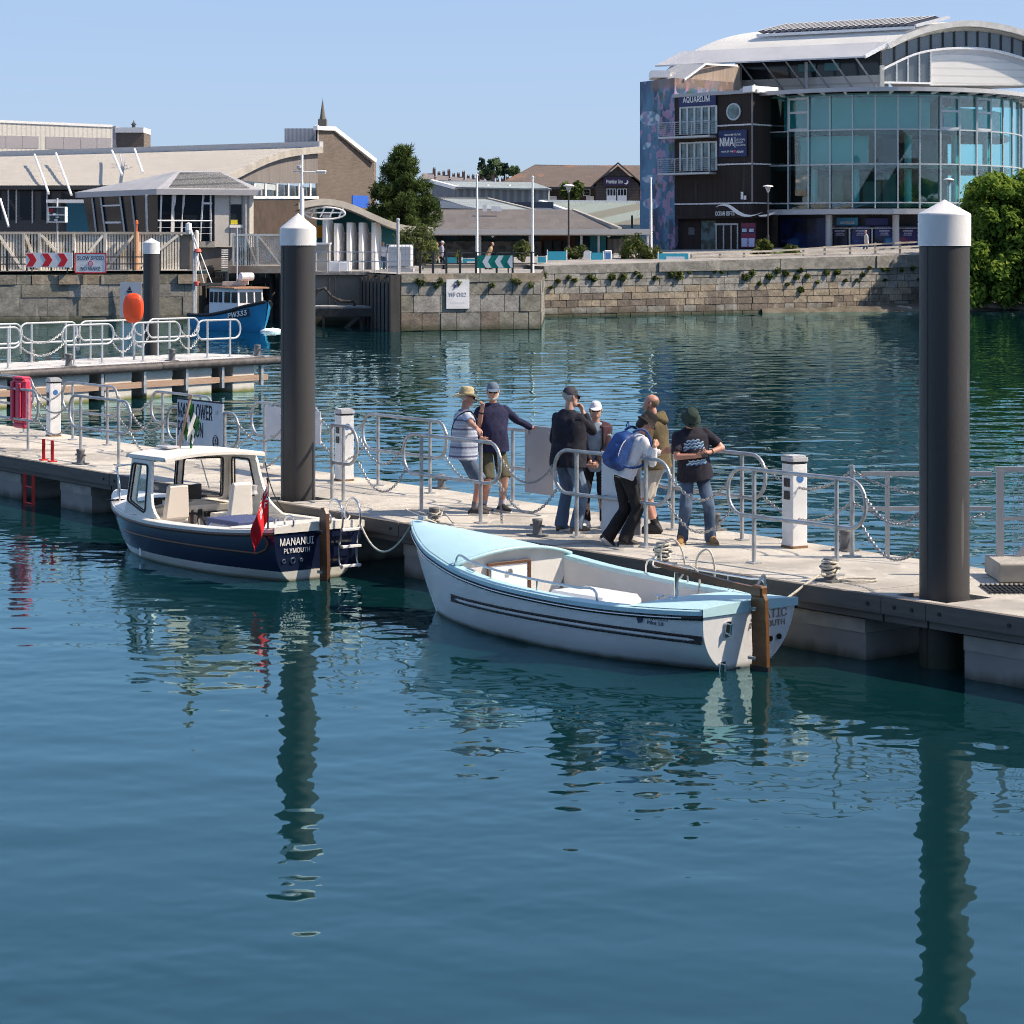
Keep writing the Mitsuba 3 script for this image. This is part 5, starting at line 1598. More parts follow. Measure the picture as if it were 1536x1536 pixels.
# shop front
b0, b1 = inw(D0), inw(K)
part(aq, 'shop_window', rect_on(MB(), b0, b1, GZ, 6.15, .03, .05, pxw(b0, b1, 1052), pxw(b0, b1, 1074)), AQW)
dr_ = part(aq, 'shop_door', rect_on(MB(), b0, b1, GZ, 5.8, .03, .05, pxw(b0, b1, 1076), pxw(b0, b1, 1096)), GLASSD)
for px in (1075, 1086, 1097.5, 1107):
    part(dr_, 'frame', rect_on(MB(), b0, b1, GZ, 5.85, .08, .06, pxw(b0, b1, px - .9), pxw(b0, b1, px + .9)), FR)
part(dr_, 'head', rect_on(MB(), b0, b1, 5.80, 5.95, .09, .08, pxw(b0, b1, 1073), pxw(b0, b1, 1108)), FR)
ps = part(aq, 'poster', rect_on(MB(), b0, b1, Z(371, 122.5), Z(334.5, 122.5), .25, .04, pxw(b0, b1, 1114), pxw(b0, b1, 1135.5)), mat('poster_maroon', (.20, .025, .07), .5))
for j in range(2):
    pa, pb_ = pxw(b0, b1, 1114.8 + j * 10.6), pxw(b0, b1, 1123.6 + j * 10.6)
    part(ps, 'sheet', rect_on(MB(), b0, b1, Z(370, 122.5), Z(357, 122.5), .262, .02, pa, pb_), mat('sheet_lilac', (.52, .57, .78), .5))
    part(ps, 'sheet', rect_on(MB(), b0, b1, Z(350, 122.5), Z(341, 122.5), .262, .02, pa, pb_), mat('sheet_navy', (.02, .02, .09), .5))
    part(ps, 'sheet', rect_on(MB(), b0, b1, Z(348, 122.5), Z(343, 122.5), .275, .02, pa + .008, pb_ - .008), mat('sheet_pale', (.55, .65, .75), .5))
part(aq, 'wall_notice', rect_on(MB(), b0, b1, Z(352, 124), Z(341, 124), .03, .04, pxw(b0, b1, 1033), pxw(b0, b1, 1042)), mat('notice_dim', (.12, .12, .12), .6))

# mural wall
ML = float(np.linalg.norm(M1 - M0))
md = unit(M1 - M0)


def mural(p, n, uv):
    u = (p.x - M0[0]) / md[0]
    z = p.z
    base = mix(C(.03, .10, .20), C(.09, .24, .38), smoothstep(.25, .75, fbm(u * .9, z * .35, 2, 4)))
    base = mix(base, C(.012, .03, .07), smoothstep(.5, .72, fbm(u * 1.1 + 4, z * .55, 7, 3)) * .8)
    for cu, cz, a, b, t in ((1.2, 14.1, 1.25, .55, -.1), (1.6, 9.35, 1.35, .36, -.12), (1.3, 7.5, .95, .42, -.1), (.8, 12.0, .55, .25, .3)):
        du, dz = u - cu, z - cz
        e_ = dr.square((du + dz * t) / a) + dr.square((dz - du * t) / b)
        base = mix(base, mix(C(.50, .62, .70), C(.12, .26, .42), smoothstep(.2, .7, noise(u * 4, z * 4, cu))), smoothstep(1.1, .85, e_))
    coral = smoothstep(.60, .70, fbm(u * 2.4, z * 1.6, 11, 3) + .10 * smoothstep(1.6, 2.3, u))
    base = mix(base, mix(C(.50, .22, .34), C(.42, .32, .52), noise(u * 6, z * 6, 1)), coral * .65)
    base = mix(base, C(.03, .11, .06), smoothstep(.62, .72, fbm(u * 1.6 + 9, z * 1.2, 4, 3)) * smoothstep(1.2, 2, u) * .8)
    return mix(base, C(.24, .16, .12), smoothstep(16.0, 16.5, z) * smoothstep(.8, 1.9, u) * .7)


MUR = mat('mural_print', proc(mural), .55)
ZM = Z(120, 128)
part(aq, 'mural_wall', MB().wall(M0, M1, 6.0, 2.5, ZM), MUR)
part(aq, 'white_roof_box', MB().box((X(990, 131), 131.5, Z(112, 131)), (1.5, 2.2, .55)), WHITES)

# glass drum
DC, DR = np.array((27.68, 132.08)), 12.12
A0, A1, NP = 225.0, 346.0, 16
ang = [math.radians(A0 + (A1 - A0) * i / NP) for i in range(NP + 1)]
ringp = lambda a, r: np.array((DC[0] + r * math.cos(a), DC[1] + r * math.sin(a)))
zr = [15.15, 12.66, 10.16, 7.38, 6.96]
for i in range(NP):
    a, b = ringp(ang[i], DR), ringp(ang[i + 1], DR)
    e = unit(b - a)
    nn = np.array((e[1], -e[0]))
    rr = random.Random(i)
    for j in range(4):
        tilt = [rr.uniform(-.012, .012) for _ in range(4)]
        q = [(*(a + nn * tilt[0]), zr[j + 1]), (*(b + nn * tilt[1]), zr[j + 1]), (*(b + nn * tilt[2]), zr[j]), (*(a + nn * tilt[3]), zr[j])]
        part(aq, 'glass_pane', MB().add(q, [[0, 1, 2, 3]]), 'mat_aqua_glass')
    if i in (1, 8, 10):
        fm_ = MB()
        for f in (0.04, .96):
            c = a + (b - a) * f
            fm_.beam((*(c + nn * .06), zr[1]), (*(c + nn * .06), zr[0] - .1), .16, .12)
        for z in (zr[0] - .15, (zr[0] + zr[1]) / 2 + .1, zr[1] + .1):
            fm_.beam((*(a + nn * .08), z), (*(b + nn * .08), z), .12, .16)
        part(aq, 'opening_window_frame', fm_, FR)
for i, a in enumerate(ang):
    c = ringp(a, DR + .05)
    part(aq, 'mullion', MB().beam((*c, zr[4]), (*c, zr[0]), .085, .14, up=(math.cos(a), math.sin(a), 0)), FR)


def arc_band(r0, r1, z0, z1, a0=A0 - 2, a1=A1 + 22, n=36):
    t = np.radians(np.linspace(a0, a1, n))
    mb = MB()
    ri = np.array([[*ringp(a, r0)] for a in t])
    ro = np.array([[*ringp(a, r1)] for a in t])
    col = lambda q, z: np.column_stack([q, np.full(n, z)])
    mb.grid(np.stack([col(ro, z0), col(ro, z1)])).grid(np.stack([col(ro, z1), col(ri, z1)])).grid(np.stack([col(ri, z0), col(ro, z0)])).grid(np.stack([col(ri, z1), col(ri, z0)]))
    return mb


for z in zr[1:4]:
    part(aq, 'transom', arc_band(DR - .05, DR + .10, z - .045, z + .045, A0, A1), FR)
    part(aq, 'floor_slab', arc_band(3.0, DR - .9, z - .30, z + .02, A0 - 20, A1 + 20), mat('slab_dark', (.05, .06, .065), .7))
part(aq, 'ledge', arc_band(10.5, DR + .45, 6.55, 6.93), mat('ledge_grey', (.43, .45, .48), .5))
part(aq, 'drum_roof', arc_band(.5, DR + 1.25, 15.42, 15.58, A0 - 8, A1 + 26), mat('canopy_metal', (.42, .45, .49), .35, .4))
part(aq, 'canopy_edge', arc_band(DR + 1.1, DR + 1.30, 15.30, 15.60, A0 - 3, A1 + 26), GREYP)
for i in range(16):
    a = math.radians(A0 - 1 + i * 7.27)
    part(aq, 'canopy_bracket', MB().beam((*ringp(a, DR + .1), 15.25), (*ringp(a, DR + 1.15), 15.34), .12, .16), WHITES)
INTW = mat('interior_teal', proc(lambda p, n, uv: mix(C(.10, .46, .48), C(.17, .54, .56), noise(p.x * .7, p.y * .7, p.z * .5))), .7)
part(aq, 'interior_blind', arc_band(DR - 1.35, DR - 1.25, 12.7, 15.1, A0 + 2, A0 + 60, 18), INTW)
part(aq, 'interior_blind', arc_band(DR - 1.35, DR - 1.25, 12.7, 14.4, A0 + 66, A0 + 106, 12), INTW)
part(aq, 'interior_blind', arc_band(DR - 1.45, DR - 1.35, 10.2, 12.3, A0 + 9, A0 + 36, 12), INTW)
part(aq, 'interior_wall', arc_band(DR - 5.6, DR - 5.5, 7.0, 15.2, A0 - 70, A1 + 70, 30), mat('interior_wall', vary(C(.09, .16, .15), C(.012, .022, .024), .35, lo=.45, hi=.6), .7))
part(aq, 'interior_ceiling', arc_band(3, DR - .15, 15.2, 15.3, A0, A1 + 10, 20), mat('interior_ceiling', (.25, .35, .36), .7))
for dg in (14, 31, 52, 74, 96):
    c = ringp(math.radians(A0 + dg), DR - 1.8)
    part(aq, 'interior_column', MB().cyl((*c, 6.96), (*c, 15.2), .26, 10), mat('interior_col', (.45, .55, .53), .6))
for dg, w_, z0, z1 in ((20, 9, 7.4, 9.4), (38, 8, 7.4, 9.0), (46, 6, 7.4, 9.6)):
    part(aq, 'interior_partition', arc_band(DR - 3.1, DR - 3.0, z0, z1, A0 + dg - w_ / 2, A0 + dg + w_ / 2, 6), mat('interior_cream', (.26, .27, .23), .7))
part(aq, 'base_wall', arc_band(10.2, 10.6, 2.5, 6.55), mat('base_dark', (.022, .026, .040), .5))
for px, z1_ in ((1242, 6.5), (1343, 6.5), (1400, 6.5)):
    t = (px - 768) / FPX
    for a in np.radians(np.arange(A0, A1, .5)):
        c = ringp(a, DR - .25)
        if c[0] / c[1] > t:
            break
    part(aq, 'column', MB().cyl((*c, 3), (*c, z1_), .24, 14), GREYP, smooth=40)


def drum_angle(px, r):
    t = (px - 768) / FPX
    for a in np.arange(A0, A1 + 20, .05):
        c = ringp(math.radians(a), r)
        if c[0] / c[1] > t:
            return a
    return a


def poster(px0, px1, py0, py1, r, m, name='poster'):
    a0, a1 = drum_angle(px0, r), drum_angle(px1, r)
    dd_ = ringp(math.radians((a0 + a1) / 2), r)[1]
    return part(aq, name, arc_band(r - .05, r, Z(py1, dd_), Z(py0, dd_), a0, a1, 6), m)


BLUEP = [mat('poster_' + k, proc(lambda p, n, uv, a=a, b=b, s=s: mix(mix(C(*a), C(.01, .012, .03), smoothstep(.35, .65, fbm(p.x * .9 + s, p.y * .9, p.z * .9, 3))), C(*b), smoothstep(.55, .8, fbm(p.x * 1.1 + s * 3, p.y, p.z * 1.3 + s, 3)) * smoothstep(5.4, 4.3, p.z))), .4)
         for k, a, b, s in (('divers', (.012, .03, .12), (.05, .12, .32), 1.), ('ocean', (.02, .04, .17), (.06, .30, .55), 4.), ('reef', (.03, .03, .16), (.36, .06, .10), 7.), ('logo', (.012, .02, .09), (.02, .16, .35), 11.))]
poster(1168, 1240, 327, 373, 10.75, BLUEP[0])
for px0, px1, k_ in ((1249, 1271, 3), (1277, 1305, 1), (1312, 1341, 1), (1347, 1376, 2), (1382, 1410, 2)):
    pk = poster(px0, px1, 339, 376, 11.1, BLUEP[k_])
    a_ = drum_angle((px0 + px1) / 2, 11.1)
    for z, w_, h in ((5.35, .75, .09), (5.18, .55, .06), (5.05, .65, .05)):
        c = ringp(math.radians(a_), 11.125)
        part(pk, 'print', MB().box((*c, z), (w_, .03, h), math.radians(a_ + 90)), mat('print_pale', (.45, .45, .62), .5))
pk = poster(1255, 1287, 326.5, 338, 10.9, mat('entrance_cyan', (.03, .26, .50), .4), 'entrance_sign')
aa = math.radians(drum_angle(1271, 10.92))
tv = np.array((-math.sin(aa), math.cos(aa), 0))
part(pk, 'lettering', MB().add(*lettering('ENTRANCE', .17, np.array((*ringp(aa, 10.93), Z(335.5, 121.3))), tv, (0, 0, 1), .02, True, width=.98, center=True)), WHITES)
poster(1298, 1332, 327, 338, 10.9, mat('banner_navy', (.02, .03, .16), .4), 'banner')
for z in (5.45,):
    part(aq, 'glazing_rail', arc_band(11.15, 11.2, 5.52, 5.58, drum_angle(1246, 11.2), drum_angle(1412, 11.2), 20), FR)
for px in (1247, 1274, 1308, 1344, 1380):
    a_ = math.radians(drum_angle(px, 11.2))
    part(aq, 'glazing_post', MB().beam((*ringp(a_, 11.2), 3.6), (*ringp(a_, 11.2), 5.58), .1, .1), FR)

# upper hall and vaulted roof
ex = np.array((-15.4, 6.6, 0))
EL = np.linalg.norm(ex)
exu = ex / EL
df = lambda px: 127 + (px - 1297) * .012
ctrl = [(1297, 84), (1338, 62), (1370, 47), (1400, 38), (1440, 32), (1480, 34), (1520, 42), (1560, 57), (1610, 85), (1650, 120)]
cpts = np.array([W(x, y, df(x)) for x, y in ctrl])
arcf = CubicSpline(np.arange(len(ctrl)), cpts)(np.linspace(0, 9, 55))
arcf[:7] = np.linspace(cpts[0], cpts[1], 7)
ROOFW = mat('vault_white', proc(lambda p, n, uv: mix(C(.74, .73, .69), C(.64, .63, .60), fbm(p.x * .6, p.y * .6, p.z * 1.2, 4))), .5)
ROOFS = mat('vault_sheet', vary(C(.56, .57, .59), C(.50, .51, .53), .5), .45)
up3 = np.array((0, 0, .0))


def strip(pts, th, m, name, over=0.0):
    a = pts + (0, 0, 0)
    b = pts + ex + exu * over
    lo_a, lo_b = a - (0, 0, th), b - (0, 0, th)
    mb = MB().grid(np.stack([a, b], 1)).grid(np.stack([lo_b, lo_a], 1)).grid(np.stack([lo_a, a], 1)).grid(np.stack([b, lo_b], 1))
    for i in (0, -1):
        mb.add([a[i], b[i], lo_b[i], lo_a[i]], [[0, 1, 2, 3]])
    return part(aq, name, mb, m, smooth=30)


strip(arcf[:7] + (0, 0, .0), .12, ROOFS, 'eaves_sheet')
vr = strip(arcf[6:] + (0, 0, .0), .40, ROOFW, 'vaulted_roof', -1.0)
edge = MB()
for i in range(len(arcf) - 1):
    if i >= 5:
        edge.beam(arcf[i] + (0, -.05, -.2), arcf[i + 1] + (0, -.05, -.2), .5, .45)
part(vr, 'front_edge', edge, mat('edge_white', vary(C(.66, .65, .62), C(.55, .54, .51), 2), .6))
part(vr, 'white_barge', MB().beam(arcf[0] + (0, -.08, -.05), arcf[6] + (0, -.08, -.05), .3, .28), WHITES)
# solar panels
SOL = mat('solar_dark', (.055, .06, .08), .25, specular=.6)
idx = lambda f: CubicSpline(np.arange(len(ctrl)), cpts)(f)
qa, qb = idx(2.05) + (0, 0, .35), idx(3.45) + (0, 0, .35)
t0, t1 = .02, .74
nsol = 22
for i in range(nsol):
    ta, tb = t0 + (t1 - t0) * i / nsol, t0 + (t1 - t0) * (i + .74) / nsol
    q = [qa + ex * ta, qa + ex * tb + (0, 0, .22), qb + ex * tb + (0, 0, .22), qb + ex * ta]
    k_ = part(aq, 'solar_panel', MB().poly(q, (0, 0, .05)), SOL)
    if i % 1 == 0:
        part(k_, 'frame', MB().beam(q[1] + (0, 0, .06), q[2] + (0, 0, .06), .16, .06), WHITES)
part(aq, 'solar_rail', MB().beam(qa + (0, -.1, -.1), qa + ex * .74 + (0, -.1, -.1), .2, .2), WHITES)
part(aq, 'solar_edge', MB().beam(qa + (.1, 0, .05), qb + (.3, 0, .1), .3, .25), WHITES)
# lunette: upper glazed band, lower arc wall
dl = lambda px: df(px) + .45
A_out = [(1325, 76), (1345, 68), (1370, 59), (1400, 51.5), (1440, 47), (1480, 49), (1520, 57), (1560, 71)]
A_in = [(1325, 102), (1345, 92), (1370, 81), (1400, 74), (1440, 71), (1480, 73), (1520, 82), (1560, 96)]
so = CubicSpline([p[0] for p in A_out], [p[1] for p in A_out])
si = CubicSpline([p[0] for p in A_in], [p[1] for p in A_in])
GLB = mat('lunette_glass', proc(lambda p, n, uv: mix(C(.14, .17, .19), C(.09, .11, .125), noise(p.x * .8, p.y, p.z * .5))), .08, specular=.8)
xs = [1323, 1342, 1361, 1379, 1397, 1415, 1432, 1450, 1467, 1485, 1502, 1519, 1536, 1553]
for a_, b_ in zip(xs[:-1], xs[1:]):
    part(aq, 'lunette_pane', MB().poly([W(a_, si(a_), dl(a_)), W(b_, si(b_), dl(b_)), W(b_, so(b_), dl(b_)), W(a_, so(a_), dl(a_))], (0, .05, 0)), GLB)
    part(aq, 'lunette_mullion', MB().beam(W(b_, si(b_), dl(b_) - .06), W(b_, so(b_), dl(b_) - .06), .09, .1), DARKM)
tr = np.array([W(x, si(x) + 1.2, dl(x) - .15) for x in np.linspace(1323, 1558, 36)])
mb = MB()
for i in range(35):
    mb.beam(tr[i], tr[i + 1], .3, .16)
part(aq, 'arc_rib', mb, WHITES)
# soffit strip between roof edge and glass
mb = MB()
q = np.array([[W(x, so(x) + .5, dl(x) + .06), W(x, so(x) - 6, df(x) - .0)] for x in np.linspace(1322, 1560, 30)])
part(aq, 'arc_soffit', mb.grid(q), mat('soffit_beige', (.42, .40, .34), .7))
SH = mat('white_boarding', proc(lambda p, n, uv: mix(C(.68, .67, .64), C(.58, .57, .54), smoothstep(.9, .98, dr.abs(dr.sin(p.z * 5.5))))), .6)
dw = lambda px: dl(px) - .02
xsw = np.linspace(1395, 1562, 24)
part(aq, 'white_wall', MB().poly([W(x, 128, dw(x)) for x in (1395, 1562)] + [W(x, si(x) + 9 + 3 * sm(1395, 1480, x), dw(x)) for x in xsw[::-1]], (0, .25, 0)), SH)
part(aq, 'grey_arc', MB().grid(np.array([[W(x, si(x) + 9 + 3 * sm(1395, 1480, x), dw(x) - .03), W(x, si(x) + 2, dw(x) - .03)] for x in xsw])), mat('arc_grey', (.50, .50, .51), .6))
for i in range(4):
    a_, b_ = 1328 + i * 17, 1328 + (i + 1) * 17
    part(aq, 'hall_window', MB().poly([W(a_, 124, dl(a_)), W(b_, 124, dl(b_)), W(b_, si(b_) + 3, dl(b_)), W(a_, si(a_) + 3, dl(a_))], (0, .05, 0)), GLB)
    part(aq, 'hall_window_frame', MB().beam(W(b_, 124, dl(b_) - .08), W(b_, si(b_) + 2, dl(b_) - .08), .1, .1), WHITES)
part(aq, 'hall_window_sill', MB().beam(W(1322, 123.5, dl(1322) - .1), W(1398, 125, dl(1398) - .1), .14, .14), WHITES)
part(aq, 'hall_corner', MB().beam(W(1323, 130, dl(1320) - .1), W(1323, 98, dl(1320) - .1), .3, .3), mat('corner_cream', (.60, .58, .50), .6))
H0 = np.array((X(1322, 128.2), 128.2))
H1 = H0 + exu[:2] * 11.6
part(aq, 'hall_wall', MB().wall(H1, H0, 3.0, 14.8, Z(112, 128.2)), mat('hall_cream', proc(lambda p, n, uv: mix(C(.52, .51, .47), C(.40, .39, .36), smoothstep(.93, .99, dr.abs(dr.sin(p.z * 4.2))))), .6))
part(aq, 'clerestory', MB().wall(H1 + (.05, .12), H0 + (-.05, .12), 2.5, Z(112, 128.2), 19.6), GLASSD)
part(aq, 'clerestory_teal', rect_on(MB(), H1, H0, 17.9, 18.5, .0, .04, .44, .56).mesh(trimesh.Trimesh(*rect_on(MB(), H1, H0, 17.9, 18.5, .0, .04, .62, .72).get(), process=False)), mat('clere_teal', (.05, .20, .22), .3))
for i in range(7):
    f = .03 + i * .155
    a = H1 + (H0 - H1) * f
    tpt = arcf[1] + ex * (1 - f) * .70
    part(aq, 'roof_strut', MB().cyl((a[0] + .6, a[1] - .3, 15.6), (tpt[0] - .6, tpt[1] + .15, tpt[2] - .2), .07, 6), mat('strut_grey', (.25, .26, .27), .5))
part(aq, 'hall_post', MB().cyl((*(H1 + (H0 - H1) * .48 + (.1, -.5)), 15.5), (*(H1 + (H0 - H1) * .48 + (.1, -.5)), 18.6), .13, 8), GREYP)
# timber wedge
WT = mat('wedge_timber', proc(lambda p, n, uv: mix(C(.28, .22, .18), C(.42, .35, .30), noise(p.x * 7, p.y * 5, p.z * .2))), .8)
part(aq, 'timber_wedge', MB().poly([W(1026, 140, 127), W(1110, 138, 131), W(1106, 99, 131), W(1058, 97, 128), W(1027, 120, 127)], (.3, 1.0, 0)), WT)
part(aq, 'wedge_roof', MB().poly([W(1026.5, 120, 126.8), W(1058, 96.5, 127.8), W(1012, 100, 134), W(982, 119, 132)], (0, 0, -.15)), mat('wedge_sheet', (.50, .48, .45), .5))
part(aq, 'wedge_trim', MB().beam(W(1026.5, 119.5, 126.7), W(1058, 96.2, 127.7), .14, .14).beam(W(1058, 96.2, 127.7), W(1106, 98.5, 130.7), .14, .14), WHITES)
part(aq, 'wedge_back', MB().hull([W(1058, 140, 128.8), W(1108, 140, 131.4), W(1108, 101, 131.4), W(1058, 98, 128.8), W(1058, 140, 133), W(1115, 140, 134), W(1115, 101, 134)]), TIMB)
gl_ = thing('gull', 'white gull standing on the corner of the dark aquarium block', 'bird')
gp_ = W(1134, 134.5, 122.3)
sph_ = trimesh.creation.icosphere(subdivisions=2)
part(gl_, 'body', MB().add(np.array(sph_.vertices) * [.17, .10, .12] + gp_ + [0, 0, .16], sph_.faces).add(np.array(sph_.vertices) * [.075, .07, .08] + gp_ + [-.13, 0, .31], sph_.faces).hull([gp_ + [.1, .04, .18], gp_ + [.1, -.04, .18], gp_ + [.34, 0, .14], gp_ + [.1, 0, .10]]), WHITES, smooth=True)
part(gl_, 'legs', MB().cyl(gp_ + [0, .03, 0], gp_ + [0, .03, .08], .012, 5).cyl(gp_ + [0, -.03, 0], gp_ + [0, -.03, .08], .012, 5), mat('gull_leg', (.6, .35, .1), .6))

# ---------------------------------------------------------------- poles and lamps on the quay
def flagpole(px, py, top, d, label, r0=.085):
    k = thing('flagpole', label, 'flagpole', 'white flagpoles along the quay')
    part(k, 'pole', MB().tube([(X(px, d), d, Z(py, d)), (X(px, d), d, Z(top, d))], [r0, r0 * .62], 10), WHITES, smooth=40)
    part(k, 'cap', MB().lathe((X(px, d), d, Z(top, d)), [(.08, 0), (.07, .06), (.0001, .09)], 8), WHITES)


flagpole(715.5, 412, 263, 86.5, 'white flagpole left of the teal chevron sign')
flagpole(799, 412, 266, 86.8, 'white flagpole at the right end of the lock pier')
flagpole(976.5, 380, 268, 107.5, 'white flagpole in front of the mural wall', .10)


def lamp(px, py, top, d, label, dark=True):
    k = thing('street_lamp', label, 'street lamp', 'street lamps on the quay')
    m = DARKM if dark else GREYP
    x = X(px, d)
    part(k, 'column', MB().tube([(x, d, Z(py, d)), (x, d, Z(py, d) + 1.1), (x, d, Z(py, d) + 1.15), (x, d, Z(top, d) - .5)], [.09, .09, .06, .05], 8), m)
    part(k, 'neck', MB().lathe((x, d, Z(top, d) - .5), [(.05, 0), (.2, .36), (.19, .38), (.0001, .38)], 10), GREYP)
    part(k, 'shade', MB().lathe((x, d, Z(top, d) - .1), [(.36, 0), (.34, .06), (.15, .12), (.0001, .13)], 14), WHITES)
    return k


lamp(853, 395, 277, 108, 'dark street lamp in front of the low quayside building')
lamp(1152, 378, 278, 114, 'street lamp in front of the aquarium\'s dark timber corner')
lamp(1423, 400, 268, 112, 'grey street lamp seen above the right pile\'s cap', False)
k = thing('light_mast', 'pale light mast with arms behind the left pile\'s cap', 'light mast')
d = 93.0
part(k, 'mast', MB().cyl((X(453, d), d, LZ), (X(453, d), d, Z(232, d)), .07, 8), WHITES)
part(k, 'arm', MB().tube([W(440, 257, d), W(470, 258, d), W(489, 260, d)], .04, 6), WHITES)
part(k, 'lamp_head', MB().hull(chamfer_box((.55, .25, .12), .04) + W(482, 257, d)), WHITES)
part(k, 'camera_dome', MB().lathe(W(449, 251, d), [(.0001, -.15), (.14, -.05), (.14, .08), (.0001, .15)], 10), GREYP)
part(k, 'sleeve', MB().cyl((X(453, d), d, LZ), (X(453, d), d, Z(282, d)), .12, 8), WHITES)
k = thing('lamp_post', 'grey post on the quay beside the stacked water tank', 'post')
part(k, 'post', MB().cyl((X(597, 84.6), 84.6, LZ), (X(597, 84.6), 84.6, Z(331, 84.6)), .075, 8), GREYP)
part(k, 'knob', MB().lathe((X(597, 84.6), 84.6, Z(331, 84.6)), [(.1, 0), (.1, .1), (.0001, .14)], 8), GREYP)

# ---------------------------------------------------------------- fences and clutter on the pier
k = thing('quay_fence', 'grey pipe fence on the quay in front of the white fins', 'fence')
a, b = np.array((X(474, 90.4), 90.4)), np.array((X(600, 86), 86.0))
for f in np.linspace(0, 1, 8):
    c = at_f(a, b, f)
    part(k, 'post', MB().cyl((*c, LZ), (*c, LZ + 1.12), .03, 6), GREYP)
for z in (.6, 1.1):
    part(k, 'rail', MB().cyl((*a, LZ + z), (*b, LZ + z), .028, 6), GREYP)
k = thing('pier_fence', 'black post fence on the lock pier left of the teal chevron sign', 'fence')
a, b = np.array((X(629, 84.3), 84.3)), np.array((X(805, 85.7), 85.7))
for px in (630, 649.5, 669.5, 690, 714, 745, 769, 797):
    c = at_f(a, b, pxw(a, b, px))
    part(k, 'post', MB().box((*c, LZ + .56), (.11, .11, 1.14)), DARKM)
for z in (.5, 1.05):
    part(k, 'rail', MB().wall(a, b, .045, LZ + z, LZ + z + .05), DARKM)
k = plate('chevron_sign', 713.5, 769, 383, 402, 85.0, 'teal and white chevron sign pointing left on the lock pier fence', GREENS)
d = 85.0
y0, y1 = Z(402, d), Z(383, d)
w_ = (X(769, d) - X(713.5, d))
for i in range(3):
    x = X(713.5, d) + w_ * (.17 + .335 * i) - w_ * .335 * .52
    uu = w_ * .335
    q = [(uu * .85, 0), (uu * 1.28, 0), (uu * 1.0, .5), (uu * 1.28, 1), (uu * .85, 1), (uu * .55, .5)]
    q = [(min(x + a_, X(769, d) - .01) , b_) for a_, b_ in q]
    part(k, 'chevron', MB().poly([(a_, d - .03, y0 + (y1 - y0) * (.02 + .96 * b_)) for a_, b_ in q], (0, -.012, 0)), WHITES)
k = plate('pier_notice', 668.5, 703, 419, 463, 84.1, 'white notice reading VHF CH12 on the face of the lock pier', posts=False)
d = 84.06
n3 = np.array((0.96, .288, 0))
scene.pop(k + '__panel')
_used.discard(k + '__panel')
PA, PB = np.array(PA), np.array(PB)
pf = unit(PB - PA)
pnm = np.array([pf[1], -pf[0]])
qa_, qb_ = at_f(PA, PB, pxw(PA, PB, 668.5)) + pnm * .13, at_f(PA, PB, pxw(PA, PB, 703)) + pnm * .13
part(k, 'panel', MB().wall(qa_, qb_, .05, Z(463, 84), Z(419, 84)), mat('notice_white', vary(C(.74, .74, .76), C(.64, .64, .66), 1.2), .5))
pe3 = np.array((*pf, 0))
GREYL = mat('faded_letters', (.36, .36, .42), .6)
L_ = np.linalg.norm(qb_ - qa_)
o_ = np.array((*(qa_ + pnm * .01), 0))
part(k, 'lettering', MB().add(*lettering('VHF CH12', .20, o_ + pe3 * .14 + (0, 0, Z(444.5, 84)), pe3, (0, 0, 1), .01, False, width=L_ * .74)), GREYL)
part(k, 'emblem', MB().add(*[np.vstack([o_ + pe3 * (.42 + x) + (0, 0, Z(429, 84) + z) for x, z in ((-.10, 0), (0, .13), (.10, 0), (0, -.13))]), [[0, 3, 2, 1]]]), mat('emblem_mauve', (.25, .12, .22), .6))
part(k, 'small_print', MB().add(*lettering('-------', .1, o_ + pe3 * .22 + (0, 0, Z(455, 84)), pe3, (0, 0, 1), .01, False, width=L_ * .6)), mat('print_faint', (.58, .58, .62), .6))

# water tank in a cage, white cabinet, white planters, bins
k = thing('water_tank', 'white caged water tank standing on the quay behind the pier fence', 'water tank')
c = np.array((X(601, 92), 92.0))
part(k, 'tank', MB().hull(chamfer_box((1.35, 1.1, 1.25), .1) + [*c, LZ + .85]), mat('tank_white', (.62, .64, .66), .5))
cg = MB()
for i in range(8):
    cg.beam((c[0] - .72 + .206 * i, c[1] - .58, LZ + .2), (c[0] - .72 + .206 * i, c[1] - .58, LZ + 1.5), .025, .025)
for z in (.25, .6, .95, 1.25, 1.5):
    cg.beam((c[0] - .74, c[1] - .58, LZ + z), (c[0] + .74, c[1] - .58, LZ + z), .025, .025)
part(k, 'cage', cg, GREYP)
part(k, 'pallet', MB().box((*c, LZ + .1), (1.45, 1.2, .18)), GREYP)
k = thing('cabinet', 'low white cabinet on the quay edge right of the left pile', 'cabinet')
part(k, 'body', MB().hull(chamfer_box((1.15, .6, .56), .02) + [X(507, 90), 90.9, LZ + .28]), WHITES)
part(k, 'door', MB().box((X(512, 90), 90.58, LZ + .27), (.5, .03, .46)), mat('cabinet_white', (.86, .86, .86), .5))
k = thing('hatch_box', 'pale grey concrete kiosk partly hidden behind the left pile', 'kiosk')
part(k, 'body', MB().box((X(484, 92), 92.2, LZ + .75), (.75, .8, 1.5)), CONCB)
part(k, 'lid', MB().box((X(484, 92), 92.2, LZ + 1.55), (.85, .9, .1)), WHITES)
GRPC = 'cyan canvas windbreak panels of the quayside tables'
